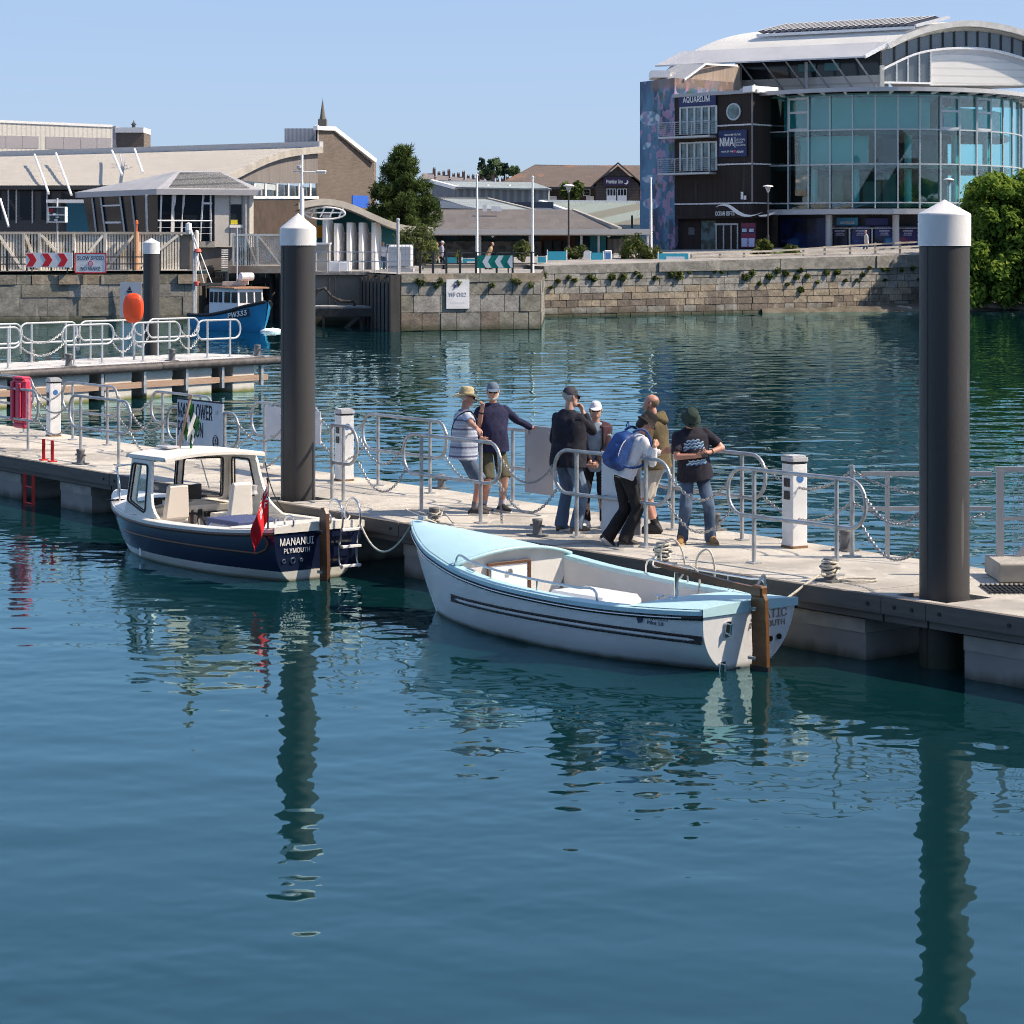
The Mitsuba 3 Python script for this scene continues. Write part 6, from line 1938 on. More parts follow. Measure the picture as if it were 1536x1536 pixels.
for i, (a_, b_, y0_, y1_, lab) in enumerate(((663, 690, 386, 397, 'cyan windbreak panel behind the pier fence left of the palm'), (693, 714, 388, 398, 'pale cyan windbreak panel with white stripe behind the pier fence'), (806, 819, 385, 395, 'cyan windbreak panel right of the pier end flagpole'), (821, 850, 377, 393, 'tall cyan windbreak panel left of the dark street lamp'), (886, 905, 379, 393, 'cyan windbreak panel right of the bush by the white board'), (987, 1033, 380, 391, 'long cyan windbreak panel at the foot of the aquarium'))):
    d = 104.5 if i < 3 else 107
    k = thing('windbreak', lab, 'windbreak', GRPC)
    part(k, 'canvas', MB().box((X((a_ + b_) / 2, d), d, (Z(y0_, d) + Z(y1_, d)) / 2), (X(b_, d) - X(a_, d), .05, Z(y0_, d) - Z(y1_, d))), CYANP)
    for px in (a_, b_):
        part(k, 'post', MB().cyl((X(px, d), d, LZ), (X(px, d), d, Z(y0_, d) + .1), .035, 6), WHITES)
    if i in (1, 5):
        part(k, 'stripe', MB().box((X((a_ + b_) / 2 + 3, d), d - .035, Z(y1_ - 3.5, d)), ((X(b_, d) - X(a_, d)) * .6, .02, .22)), WHITES)
k = thing('sandwich_board', 'white framed sandwich board with blue poster on the quay', 'sandwich board')
d = 107.5
part(k, 'frame', MB().hull(chamfer_box((.5, .1, .85), .05) + [X(912, d), d, Z(385, d)]), WHITES)
part(k, 'poster', MB().box((X(912, d), d - .06, Z(385, d)), (.32, .02, .55)), mat('poster_sky', (.08, .25, .55), .5))
k = thing('white_board', 'plain white rounded board beside the bush in front of the teal bay', 'board')
part(k, 'panel', MB().hull(chamfer_box((.45, .08, .8), .1) + [X(881, d), d + .2, Z(385, d)]), WHITES)
k = thing('bench', 'pale slatted bench on the quay right of the sandwich board', 'bench')
for i in range(3):
    part(k, 'slat', MB().box((X(930, 108), 108 + .12 * i, Z(381.5, 108)), (1.1, .1, .05)), WHITES)
for s_2 in (-.45, .45):
    part(k, 'leg', MB().box((X(930, 108) + s_2, 108.1, Z(385, 108)), (.06, .3, .32)), GREYP)
k = thing('low_wall', 'low pale quay wall behind the black pier fence', 'wall')
part(k, 'body', MB().wall((X(636, 100), 100), (X(815, 103), 103.0), .4, LZ, Z(397, 101)), CONCB)
part(k, 'coping', MB().wall((X(636, 99.9), 99.9), (X(815, 102.9), 102.9), .55, Z(397, 101), Z(395, 101)), STONE['pale'])
k = thing('ramp_fence', 'pale timber post and rail fence along the top of the harbour wall', 'fence')
RW = mat('fence_timber', vary(C(.50, .46, .40), C(.36, .33, .29), 2), .8)
fa_ = [(1037, 391, 381, 108), (1080, 390, 378, 108.5), (1116, 388.5, 376.5, 109), (1157, 388, 375, 110), (1205, 387, 372, 110.5), (1237, 386, 369, 111), (1275, 384, 366.5, 111.5), (1313, 383, 364, 112), (1350, 381, 362, 112.5), (1392, 380, 360, 113), (1430, 379, 359, 113.5)]
for i, (px, y0_, y1_, d) in enumerate(fa_):
    part(k, 'post', MB().box((X(px, d), d, (Z(y0_ + 3, d) + Z(y1_, d)) / 2), (.13, .13, Z(y1_, d) - Z(y0_ + 3, d))), RW)
    if i:
        q = fa_[i - 1]
        for f in (.12, .55):
            part(k, 'rail', MB().beam((X(q[0], q[3]), q[3] - .09, Z(q[2] + (q[1] - q[2]) * f, q[3])), (X(px, d), d - .09, Z(y1_ + (y0_ - y1_) * f, d)), .05, .11), RW)
# ---------------------------------------------------------------- boats
FPX, DEPTH = 3700.0, 1.0
from scipy.interpolate import PchipInterpolator as Pchip


class Boat:
    """hull coordinates: x forward from midships, y to port, z up from the water"""

    def __init__(self, stern, bow, half_beam, sheer, keel, rake, full=(2.6, 1.35)):
        stern, bow = np.array(stern, float), np.array(bow, float)
        self.L = float(np.linalg.norm(bow - stern))
        self.h = unit(bow - stern)
        self.p = np.array([-self.h[1], self.h[0]])
        self.c = (bow + stern) / 2
        self.b, self.zs, self.zk = (Pchip(*np.array(q).T) for q in (half_beam, sheer, keel))
        self.rake, self.full = rake, full

    def w(self, q):
        q = np.asarray(q, float)
        return np.concatenate([self.c + q[..., :1] * self.h + q[..., 1:2] * self.p, q[..., 2:3]], -1)

    def n(self, t):
        return self.full[0] + (self.full[1] - self.full[0]) * t ** 2

    def x(self, t, u=0.0):
        return -self.L / 2 + self.L * t - self.rake * u ** 1.4 * t ** 7 + .10 * u * (1 - t) ** 6

    def y(self, t, z):
        """half breadth of the outer hull at height z"""
        u = np.clip((self.zs(t) - z) / (self.zs(t) - self.zk(t)), 0, 1)
        return self.b(t) * (1 - u ** self.n(t)) ** (1 / self.n(t))

    def pt(self, t, z, side=1, off=0.0):
        u = np.clip((self.zs(t) - z) / (self.zs(t) - self.zk(t)), 0, 1)
        return np.array([self.x(t, u), side * (self.y(t, z) + off), z])

    def shell(self, nt=44, na=14):
        ts = 1 - (1 - np.linspace(0, 1, nt)) ** 1.25
        P = []
        for t in ts:
            zs, zk = self.zs(t), self.zk(t)
            a = np.linspace(0, 1, na) ** 1.0
            z = zs - (zs - zk) * np.sin(a * math.pi / 2) ** 1.0
            row = [self.pt(t, q, 1) for q in z] + [self.pt(t, q, -1) for q in z[::-1]][1:]
            P.append(row)
        P = np.array(P)
        tr = P[0]
        mb = MB().grid(self.w(P))
        return mb, self.w(tr)

    def along(self, t0, t1, zfun, side=1, off=0.0, n=40):
        return self.w(np.array([self.pt(t, zfun(t), side, off) for t in np.linspace(t0, t1, n)]))


def fan(pts):
    pts = np.asarray(pts)
    c = pts.mean(0)
    k = len(pts)
    return np.vstack([pts, c]), np.array([[i, (i + 1) % k, k] for i in range(k)])


GEL = mat('white_gelcoat', proc(lambda p, n, uv: mix(mix(C(.80, .81, .82), C(.73, .74, .75), fbm(p.x * 2, p.y * 2, p.z * 3)), C(.06, .07, .05), smoothstep(.10, .0, p.z + .03 * fbm(p.x * 4, p.y * 4, 0)))), .22, clearcoat=.5, clearcoat_gloss=.9)
SKYB = mat('pale_blue_paint', vary(C(.42, .64, .71), C(.37, .59, .66), 1.5), .35)
LINER = mat('cockpit_liner', vary(C(.62, .62, .61), C(.52, .52, .52), 2), .55)
INOX = mat('stainless', (.72, .72, .72), .16, 1.0)
VARN = mat('varnished_wood', proc(lambda p, n, uv: mix(C(.17, .078, .024), C(.10, .042, .013), fbm((p.x - p.y) * 6, p.z * 30, 3, 3))), .3, clearcoat=.6)
DWOOD = mat('dark_wood', proc(lambda p, n, uv: mix(C(.12, .055, .03), C(.075, .035, .02), fbm((p.x - p.y) * 5, p.z * 22, 3, 3))), .4, clearcoat=.3)
NAVYH = mat('navy_hull', proc(lambda p, n, uv: mix(C(.008, .014, .045), mix(C(.62, .62, .58), C(.2, .19, .14), smoothstep(.05, .0, p.z)), smoothstep(.135, .128, p.z))), .14, clearcoat=1.0, clearcoat_gloss=.95)
CREAM = mat('cream_gelcoat', vary(C(.76, .74, .69), C(.68, .66, .61), 2), .35)
SEAT = mat('seat_vinyl', (.66, .60, .53), .5)
BLKP = mat('black_plastic', (.012, .012, .014), .35)


def build_hull(B, k, hullm, capm, deckm, linerm, sole=.12, t_aft=.10, t_fwd=.66, camber=.12, cap_w=.13):
    mb, tr = B.shell()
    hk = part(k, 'hull', mb, hullm, smooth=60)
    v, f = fan(tr)
    part(k, 'transom', MB().add(v, f[:, ::-1]), hullm)
    ts = np.linspace(t_aft, t_fwd, 30)
    # gunwale cap
    for s in (1, -1):
        tt = np.linspace(0, 1, 60)
        prof = []
        for t in tt:
            b, z = B.b(t), B.zs(t)
            i = max(b - cap_w, 0)
            prof.append([[B.x(t), s * (b + .025), z - .03], [B.x(t), s * (b + .025), z + .014], [B.x(t), s * (b - .01), z + .03], [B.x(t), s * i, z + .026], [B.x(t), s * i, z - .02]])
        part(k, 'gunwale', MB().grid(B.w(np.array(prof))), capm, smooth=40)
    # foredeck and aft deck
    dz = lambda t, y: B.zs(t) + .032 + camber * (1 - (y / max(B.b(t), 1e-3)) ** 2) * min(1, 1.2 * B.b(t) / B.b(.5))
    g = [[[B.x(t) + (.10 * (1 - q * q) if t == t_fwd else 0) * -1, q * (B.b(t) - .0), dz(t, q * B.b(t))] for q in np.linspace(-1, 1, 21)] for t in np.linspace(t_fwd, .995, 24)]
    part(k, 'foredeck', MB().grid(B.w(np.array(g))), deckm, smooth=40)
    ga = [[[B.x(t), q * (B.b(t) - .0), B.zs(t) + .033 + .03 * (1 - q * q)] for q in np.linspace(-1, 1, 15)] for t in np.linspace(.0, t_aft, 8)]
    part(k, 'aft_deck', MB().grid(B.w(np.array(ga))), deckm, smooth=40)
    tq = np.linspace(-1, 1, 21)
    part(k, 'stern_edge', MB().grid(B.w(np.array([[[B.x(0) - .016, q * (B.b(0) + .025), B.zs(0) - .045], [B.x(0) - .016, q * (B.b(0) + .025), B.zs(0) + .036 + .03 * (1 - q * q)], [B.x(0) + .02, q * (B.b(0) + .02), B.zs(0) + .038 + .03 * (1 - q * q)]] for q in tq]))), capm)
    # liner: sides, bulkheads, sole
    rows = []
    for t in ts:
        r = []
        for s in (1, -1):
            zz = np.linspace(B.zs(t) + .02, sole, 9)
            q = [[B.x(t), s * max(min(B.b(t) - cap_w + .01, B.y(t, z) - .05), .02), z] for z in zz]
            r += q if s > 0 else q[::-1]
        rows.append(r)
    lk = part(k, 'cockpit', MB().grid(B.w(np.array(rows))), linerm, smooth=40)
    for t, dzf in ((t_fwd, lambda y: dz(t_fwd, y) - .012), (t_aft, lambda y: B.zs(t_aft) + .05)):
        b = B.b(t) - .01
        ys_ = np.linspace(-b, b, 17)
        q = [[[B.x(t) - (.0 if t > .3 else 0), y, dzf(y)] for y in ys_], [[B.x(t), y * min(.9, (B.y(t, sole) - .06) / b), sole] for y in ys_]]
        part(lk, 'bulkhead', MB().grid(B.w(np.array(q))), linerm)
    return hk, lk, dz


def bx(B, c, s, rot=0.0):
    """chamfered box in boat coordinates"""
    q = chamfer_box(s, min(s) * .15)
    co, si = math.cos(rot), math.sin(rot)
    q = np.column_stack([q[:, 0] * co - q[:, 1] * si, q[:, 0] * si + q[:, 1] * co, q[:, 2]]) + np.asarray(c)
    return MB().hull(B.w(q))


def bt(B, pts, r, n=8, closed=False, sp=True):
    pts = spline(pts, 40) if sp and len(pts) > 2 else np.asarray(pts, float)
    return MB().tube(B.w(pts), r, n, closed=closed)


# ---- the white open boat
OB = Boat((2.42, 25.05), (-1.17, 29.35), [(0, .66), (.12, .80), (.3, .93), (.45, .97), (.62, .92), (.78, .70), (.9, .38), (.97, .14), (1, .02)],
          [(0, .63), (.25, .58), (.5, .62), (.75, .77), (1, 1.0)], [(0, -.05), (.12, -.13), (.3, -.26), (.8, -.25), (1, -.22)], .62, (2.15, 1.35))
wb = thing('rowing_boat', 'open white motor boat with pale blue decks and varnished wooden tiller', 'boat')
hk, lk, dzf = build_hull(OB, wb, GEL, SKYB, SKYB, LINER, sole=.10, t_aft=.16, t_fwd=.67, camber=.14)
part(wb, 'rub_rail', MB().tube(OB.along(.0, .995, lambda t: OB.zs(t) - .055, 1, .012), .026, 8), BLACK, smooth=True)
part(wb, 'rub_rail', MB().tube(OB.along(.0, .995, lambda t: OB.zs(t) - .055, -1, .012), .026, 8), BLACK, smooth=True)
part(wb, 'rail_strip', MB().tube(OB.along(.04, .98, lambda t: OB.zs(t) - .055, 1, .036), .008, 6), INOX, smooth=True)
zst = lambda t: .34 + .03 * t
for dz_ in (-.030, .030):
    part(wb, 'fender_strip', MB().tube(OB.along(.015, .69, lambda t: zst(t) + dz_, 1, .006), .014, 6), BLACK, smooth=True)
part(wb, 'strip_insert', MB().tube(OB.along(.02, .685, zst, 1, -.002), .020, 6), WHITE, smooth=True)
for t in (.018, .69):
    q = OB.pt(t, zst(t), 1, .008)
    part(wb, 'strip_end', bx(OB, q, (.16, .02, .085), -.22 if t > .5 else .17), BLACK)
part(wb, 'stem_band', MB().tube(OB.w(np.array([OB.pt(.998, z, 1, 0) * (1, 0, 1) + (.012, 0, 0) for z in np.linspace(1.0, -.1, 14)])), .018, 6), WHITE, smooth=True)
xa = OB.x(.16)
xf = OB.x(.67)
part(wb, 'sole', MB().poly(OB.w(np.array([[xa, -.50, .11], [xf, -.58, .11], [xf, .58, .11], [xa, .50, .11]])), (0, 0, .01)), LINER)
# coaming lip along the front of the cockpit
lip = OB.w(np.array([[xf - .10 * (1 - q * q) - .01, q * OB.b(.67) * .98, dzf(.67, q * OB.b(.67)) + .005] for q in np.linspace(-1, 1, 25)]))
part(wb, 'coaming', MB().tube(lip, .022, 6), SKYB, smooth=True)
# hatch door with wooden frame on the bulkhead
dr_ = part(wb, 'hatch_door', bx(OB, (xf - .03, .10, .46), (.02, .56, .50)), GEL)
for c, s_ in (((xf - .045, .10, .72), (.03, .62, .035)), ((xf - .045, -.20, .45), (.03, .035, .56)), ((xf - .045, .40, .45), (.03, .035, .56))):
    part(dr_, 'frame', bx(OB, c, s_), DWOOD)
part(dr_, 'round_latch', MB().cyl(OB.w(np.array((xf - .05, .10, .62))), OB.w(np.array((xf - .07, .10, .62))), .035, 12), INOX)
part(wb, 'engine_box', bx(OB, (-.45, .02, .32), (.95, .62, .42)), GEL)
part(wb, 'box_step', bx(OB, (-1.02, .06, .27), (.18, .5, .30)), GEL)
for s in (1, -1):
    part(wb, 'side_bench', bx(OB, (-.5, s * .55, .27), (2.2, .22, .10)), LINER)
part(wb, 'stern_bench', bx(OB, (xa + .2, 0, .30), (.36, 1.2, .3)), GEL)
# grab rails
gz_ = lambda x: float(OB.zs((x + OB.L / 2) / OB.L))
gy_ = lambda x: float(OB.b((x + OB.L / 2) / OB.L)) - .08
xs_ = np.linspace(.95, -1.35, 12)
pts = [[xs_[0] + .05, gy_(xs_[0]), gz_(xs_[0]) + .03]] + [[x, gy_(x), gz_(x) + .14] for x in xs_] + [[xs_[-1] - .05, gy_(xs_[-1]), gz_(xs_[-1]) + .03]]
gk_ = part(wb, 'grab_rail', bt(OB, pts, .0135), INOX, smooth=True)
for x in (.3, -.5):
    part(gk_, 'stanchion', bt(OB, [[x, gy_(x), gz_(x) + .02], [x, gy_(x), gz_(x) + .14]], .011, sp=False), INOX)
xs_ = np.linspace(-.35, -2.3, 12)
pts = [[xs_[0] + .05, -gy_(xs_[0]), gz_(xs_[0]) + .03]] + [[x, -gy_(x), gz_(x) + .19] for x in xs_] + [[xs_[-1] - .05, -gy_(xs_[-1]), gz_(xs_[-1]) + .03]]
gk_ = part(wb, 'grab_rail', bt(OB, pts, .0135), INOX, smooth=True)
for x in (-1.0, -1.7):
    part(gk_, 'stanchion', bt(OB, [[x, -gy_(x), gz_(x) + .02], [x, -gy_(x), gz_(x) + .19]], .011, sp=False), INOX)
# rudder and tiller
xs0 = -OB.L / 2
zr_ = OB.zs(0)
rq = [(-.04, -.12), (-.26, -.12), (-.25, .25), (-.23, .72), (-.16, .86), (-.06, .86), (-.03, .70), (-.05, .2)]
rk = part(wb, 'rudder', MB().poly(OB.w(np.array([[xs0 + a, .022, z] for a, z in rq])), (*(OB.p * -.045), 0)), VARN)
part(rk, 'blade', MB().poly(OB.w(np.array([[xs0 + a, .024, z] for a, z in ((-.02, .05), (-.27, .05), (-.30, -.45), (.0, -.45))])), (*(OB.p * -.048), 0)), BLACK)
for z in (.12, .62):
    part(rk, 'hinge', bx(OB, (xs0 - .05, 0, z), (.12, .07, .035)), INOX)
part(rk, 'tiller_socket', bx(OB, (xs0 - .12, 0, .80), (.16, .10, .11)), VARN)
til = spline([[xs0 - .12, 0, .80], [xs0 + .3, .01, .83], [xs0 + .8, .02, .88], [xs0 + 1.35, .03, .93]], 16)
mb = MB()
wt = OB.w(til)
for i in range(15):
    h_ = .075 - .035 * i / 15
    mb.beam(wt[i], wt[i + 1] + (wt[i + 1] - wt[i]) * .02, .05 - .015 * i / 15, h_)
part(wb, 'tiller', mb, VARN)
# transom fittings, lettering
ad = np.array((*(-OB.h), 0))          # aft direction
sd = np.array((*(-OB.p), 0))          # to starboard = reading direction on the transom
ob = lambda y, z: OB.w(np.array((xs0 + .10 * (OB.zs(0) - z) / (OB.zs(0) - OB.zk(0)) - .012, y, z)))
GREYT = mat('letter_grey', (.22, .20, .20), .6)
part(wb, 'lettering', MB().add(*lettering('STATIC', .085, ob(-.04, .49), sd, (0, 0, 1), .006, False, width=.50)), GREYT)
part(wb, 'lettering', MB().add(*lettering('PLYMOUTH', .060, ob(-.02, .40), sd, (0, 0, 1), .006, False, width=.50)), GREYT)
for y, z in ((-.32, .27), (-.45, .28)):
    part(wb, 'outlet', MB().cyl(ob(y, z), ob(y, z) + ad * .02, .030, 10), BLKP)
for y, z in ((.31, .43), (.33, .02)):
    part(wb, 'transom_eye', MB().tube([ob(y, z + .05), ob(y, z + .05) + ad * .05, ob(y, z - .05) + ad * .05, ob(y, z - .05)], .012, 6), INOX)
    part(wb, 'eye_plate', MB().hull(np.vstack([ob(y + a, z + b) + ad * o for a in (-.035, .035) for b in (-.08, .08) for o in (0, .012)])), INOX)
p0, p1 = OB.w(OB.pt(.145, .52, 1, .004)), OB.w(OB.pt(.045, .515, 1, .004))
d_ = unit(p1 - p0)
part(wb, 'maker_lettering', MB().add(*lettering('Plymouth', .036, p0 + d_ * .14 + (0, 0, -.015), d_, (0, 0, 1), .003, False, width=.26)), mat('letter_navy', (.03, .04, .10), .5))
part(wb, 'maker_lettering', MB().add(*lettering('Pilot 18', .036, p0 + d_ * .14 + (0, 0, -.065), d_, (0, 0, 1), .003, False, width=.20)), 'mat_letter_navy')
nn_ = np.array((*OB.p, 0)) * .004
part(wb, 'maker_emblem', MB().poly([p0 + d_ * a + (0, 0, z) + nn_ for a, z in ((0, .02), (.05, .0), (.10, .02), (.08, -.05), (.03, -.07))], (*(OB.p * .003), 0)).poly([p0 + d_ * a + (0, 0, z) + nn_ for a, z in ((.02, .04), (.06, .03), (.05, .06))], (*(OB.p * .003), 0)), 'mat_letter_navy')
for x in (-2.05, -1.85):
    part(wb, 'deck_cleat', bt(OB, [[x - .06, .38, gz_(x) + .09], [x + .06, .38, gz_(x) + .09]], .012, sp=False).mesh(trimesh.Trimesh(*bt(OB, [[x, .38, gz_(x) + .03], [x, .38, gz_(x) + .09]], .010, sp=False).get(), process=False)), INOX)
part(wb, 'deck_post', bt(OB, [[xa + .0, .18, .62], [xa + .0, .18, .90]], .022, sp=False), INOX)
part(wb, 'bow_fairlead', bx(OB, (OB.L / 2 - .16, 0, 1.07), (.10, .05, .035)), INOX)
part(wb, 'side_cleat', bt(OB, [[.75, gy_(.75), gz_(.75) + .05], [.60, gy_(.60), gz_(.60) + .05]], .012, sp=False), INOX)

# mooring ropes of the white boat and the bollards
c1p = np.array((*c1, DZ))
rope(spline([OB.w(np.array((OB.L / 2 - .14, 0, 1.08))), OB.w(np.array((OB.L / 2 - .05, -.25, 1.0))), c1p + (-.1, .05, .12), c1p + (.08, -.06, .1), c1p + (.1, .08, .14), c1p + (.25, -.15, .03)]), 'white rope from the bow of the white boat to its bollard')
rope(coil(c1p, DZ + .05, .075, 3, 1), 'white rope turns on the bollard at the bow of the white boat')
c3p, c4p = np.array((*c3, DZ)), np.array((*c4, DZ))
rope(coil(c3p, DZ + .10, .085, 5, 2), 'white rope wound round the bollard behind the black trainers person', .014)
rope(coil(c4p, DZ + .10, .085, 5, 3), 'white rope wound round the bollard nearest the right pile', .014)
rope(spline([c3p + (-.05, -.05, .12), c3p + (-.12, -.35, .02), OB.w(np.array((-1.3, -gy_(-1.3) + .1, gz_(-1.3) + .15))), OB.w(np.array((-1.3, -gy_(-1.3) + .15, gz_(-1.3) - .1)))]), 'slack rope from the bollard down to the starboard rail of the white boat')
gx_ = lambda x, z: OB.w(np.array((x, -gy_(x), z)))
rope(spline([gx_(-.55, .80), gx_(-.6, 1.0), gx_(-.75, 1.06), gx_(-.9, .95), gx_(-.92, .70), gx_(-.8, .62)]), 'looped white rope on the starboard rail of the white boat')
rope(spline([gx_(-1.15, .78), gx_(-1.2, .95), gx_(-1.35, 1.0), gx_(-1.45, .85), gx_(-1.42, .66)]), 'second looped white rope on the starboard rail of the white boat')
rope(spline([c4p + (-.06, -.08, .08), c4p + (-.35, -.35, -.02), c4p + (-.75, -.72, -.12), OB.w(np.array((xs0 + .3, -.52, .72))), OB.w(np.array((xs0 + .05, -.10, .74)))]), 'white rope from the right bollard to the stern of the white boat', .014)
rope(spline([c4p + (.08, -.05, .02), c4p + (.25, .1, .02), c4p + (.5, .0, .02), c4p + (.35, -.15, .02), c4p + (.15, -.1, .02)]), 'loose rope end lying on the deck beside the right bollard')

# ---- the blue boat with wheelhouse
NB = Boat((-2.48, 31.75), (-5.72, 35.70), [(0, .68), (.12, .80), (.3, .91), (.45, .94), (.62, .88), (.78, .66), (.9, .36), (.97, .14), (1, .02)],
          [(0, .68), (.25, .60), (.5, .58), (.75, .62), (1, .74)], [(0, -.10), (.12, -.18), (.3, -.30), (.8, -.28), (1, -.22)], .55, (2.4, 1.35))
nb_ = thing('cabin_boat', 'navy blue cabin boat with cream wheelhouse and red flag at its stern', 'boat')
hk, lk, dzn = build_hull(NB, nb_, NAVYH, CREAM, CREAM, LINER, sole=.05, t_aft=.16, t_fwd=.62, camber=.15)
for s in (1, -1):
    part(nb_, 'rub_rail', MB().tube(NB.along(.0, .995, lambda t: NB.zs(t) - .05, s, .014), .026, 8), DWOOD, smooth=True)
zl = lambda t: .36 + .05 * t ** 2 - .02 * t
pts = [NB.pt(t, zl(t), 1, .008) for t in np.linspace(.70, .06, 24)] + [NB.pt(.03, .42, 1, .008), NB.pt(.02, .5, 1, .008), NB.pt(.03, .58, 1, .008), NB.pt(.06, .60, 1, .008)]
part(nb_, 'belting', MB().tube(NB.w(np.array(pts)), .017, 6), DWOOD, smooth=True)
xs1 = -NB.L / 2
xfn = NB.x(.62)
part(nb_, 'sole', MB().poly(NB.w(np.array([[NB.x(.16), -.50, .06], [xfn, -.56, .06], [xfn, .56, .06], [NB.x(.16), .50, .06]])), (0, 0, .01)), LINER)
# wheelhouse
wk = part(nb_, 'roof', MB().grid(NB.w(np.array([[[x, q * .80, 1.44 + .06 * (1 - q * q) + dz_ * 1] for q in np.linspace(-1, 1, 15)] for x, dz_ in [(.93, -.06), (.93, -.02), (.89, 0)] + [(x, 0) for x in np.linspace(.82, -.06, 10)] + [(-.10, -.02), (-.10, -.06)]]))), CREAM, smooth=50)
part(wk, 'roof_lining', MB().grid(NB.w(np.array([[[x, q * .78, 1.38 + .06 * (1 - q * q)] for q in np.linspace(-1, 1, 9)] for x in np.linspace(.88, -.06, 8)]))), CREAM)
for s in (1, -1):
    part(wk, 'roof_edge', MB().grid(NB.w(np.array([[[x, s * .80, 1.44], [x, s * .805, 1.39], [x, s * .77, 1.385]] for x in np.linspace(.91, -.08, 12)]))), CREAM, smooth=60)


def pane_wall(poly, holes, to3, thick, nm, kids=True):
    """a wall drawn in (a, z) with window holes; to3 maps (a, z, depth) to the place"""
    P = sg.Polygon(poly)
    hp = [sg.Polygon(h).buffer(-.05).buffer(.05, quad_segs=5) for h in holes]
    for h in hp:
        P = P.difference(h)
    m = trimesh.creation.extrude_polygon(P, thick, engine='earcut')
    v = np.array([to3(*q) for q in m.vertices])
    wk_ = part(nb_, nm, MB().add(v, m.faces), CREAM)
    for h in hp:
        ring = np.array(h.exterior.coords)[:-1]
        for dd in (-.004, thick + .004):
            part(wk_, 'rubber_seal', MB().tube(np.array([to3(a, z, dd) for a, z in ring]), .014, 5, closed=True), BLACK)
        vv_, ff_ = trimesh.creation.triangulate_polygon(h, engine='earcut')
        part(wk_, 'glass', MB().add(np.array([to3(a, z, thick / 2) for a, z in vv_]), ff_), 'mat_clear_glass')
    return wk_


scene['mat_clear_glass'] = {'type': 'thindielectric', 'int_ior': 1.5}
for s in (1, -1):
    sweep = [(.12, 1.38), (.06, 1.30), (.02, 1.15), (-.05, .98), (-.16, .80), (-.32, .70), (-.50, .62)]
    if s > 0:
        sweep = [(.26, 1.38), (.25, 1.2), (.24, .95), (.20, .78), (.12, .68), (.02, .62)]
    side = [(.90, .58), (.78, 1.38)] + sweep
    pane_wall(side, [[(.83, .80), (.74, 1.32), (.34, 1.32), (.36, .66)]] if s > 0 else [[(.72, .76), (.68, 1.32), (.24, 1.32), (.14, .95), (.14, .82)]],
              (lambda a, z, d, s=s: NB.w(np.array((a, s * (.845 - .06 * (z - .6) - d * 1.0) - 0.0, z)))), .04, 'side_wall')
pane_wall([(-.80, .58), (-.75, 1.40), (.75, 1.40), (.80, .58)], [[(-.70, .76), (-.66, 1.32), (-.02, 1.34), (-.02, .80)], [(.08, .80), (.08, 1.34), (.66, 1.32), (.70, .76)]],
          lambda a, z, d: NB.w(np.array((.90 - .14 * (z - .58) - d, a, z))), .04, 'windscreen')
# the bulkhead below the windscreen, dash, seats
part(nb_, 'dashboard', MB().hull(NB.w(np.array([[0.84, -.78, .72], [0.84, .78, .72], [0.54, -.78, .69], [0.54, .78, .69], [0.58, -.78, .60], [0.58, .78, .60]]))), CREAM)
dsh = part(nb_, 'cabin_bulkhead', MB().hull(NB.w(np.array([[0.60, -.76, .06], [0.60, .76, .06], [0.64, .76, .66], [0.64, -.76, .66], [0.65, -.76, .06], [0.65, .76, .06], [0.68, .76, .66], [0.68, -.76, .66]]))), GEL)
for c, s_ in (((0.58, .36, .36), (.03, .04, .56)), ((0.58, -.04, .36), (.03, .04, .56)), ((0.58, .16, .65), (.03, .44, .04))):
    part(dsh, 'door_frame', bx(NB, c, s_), DWOOD)
part(nb_, 'radio', bx(NB, (0.57, -.34, .56), (.05, .20, .07)), BLKP)
part(nb_, 'handset', bx(NB, (0.56, -.16, .58), (.04, .06, .11)), BLKP)
part(nb_, 'handset_cord', bt(NB, [[0.56, -.16, .53], [0.55, -.17, .32], [0.55, -.24, .26], [0.55, -.29, .34], [0.55, -.28, .46]], .010), BLKP)
for i in range(4):
    part(nb_, 'instruction_line', bx(NB, (0.585, -.34, .46 - .05 * i), (.01, .22 - .04 * (i % 2), .012)), mat('faded_blue', (.25, .30, .42), .6))
part(nb_, 'chart_screen', bx(NB, (0.64, -.08, .86), (.05, .34, .23), .25), BLKP)
part(nb_, 'compass', bx(NB, (0.66, .46, .77), (.06, .12, .12)), BLKP)
part(nb_, 'wiper', bt(NB, [[0.76, -.30, 1.30], [0.83, -.48, .88]], .008, sp=False), GREYP)
for s, x, m_ in ((1, .36, SEAT), (-1, .06, CREAM)):
    part(nb_, 'seat_base', bx(NB, (x + .12, s * .42, .32), (.42, .40, .42)), CREAM)
    part(nb_, 'seat_cushion', bx(NB, (x + .12, s * .42, .56), (.42, .42, .08)), m_)
    q = chamfer_box((.09, .40, .48), .03)
    part(nb_, 'seat_back', MB().hull(NB.w(np.array([[x - .10 - .20 * (a[2] + .24) * .5 + a[0], s * .42 + a[1] * (1 - .2 * (a[2] > .15)), .80 + a[2]] for a in q]))), m_, smooth=30)
part(nb_, 'winch', MB().lathe(NB.w(np.array((-.02, -.66, .86))), [(.07, 0), (.05, .05), (.06, .12), (.0001, .13)], 10), GREYP)
part(nb_, 'engine_box', bx(NB, (-.72, -.02, .36), (.8, .66, .46)), GEL)
part(nb_, 'box_cushion', bx(NB, (-.72, -.02, .60), (.8, .66, .06)), mat('cushion_navy', (.05, .07, .17), .7))
part(nb_, 'blue_bag', bx(NB, (.0, -.08, .50), (.2, .22, .14)), mat('bag_blue', (.02, .09, .35), .6))
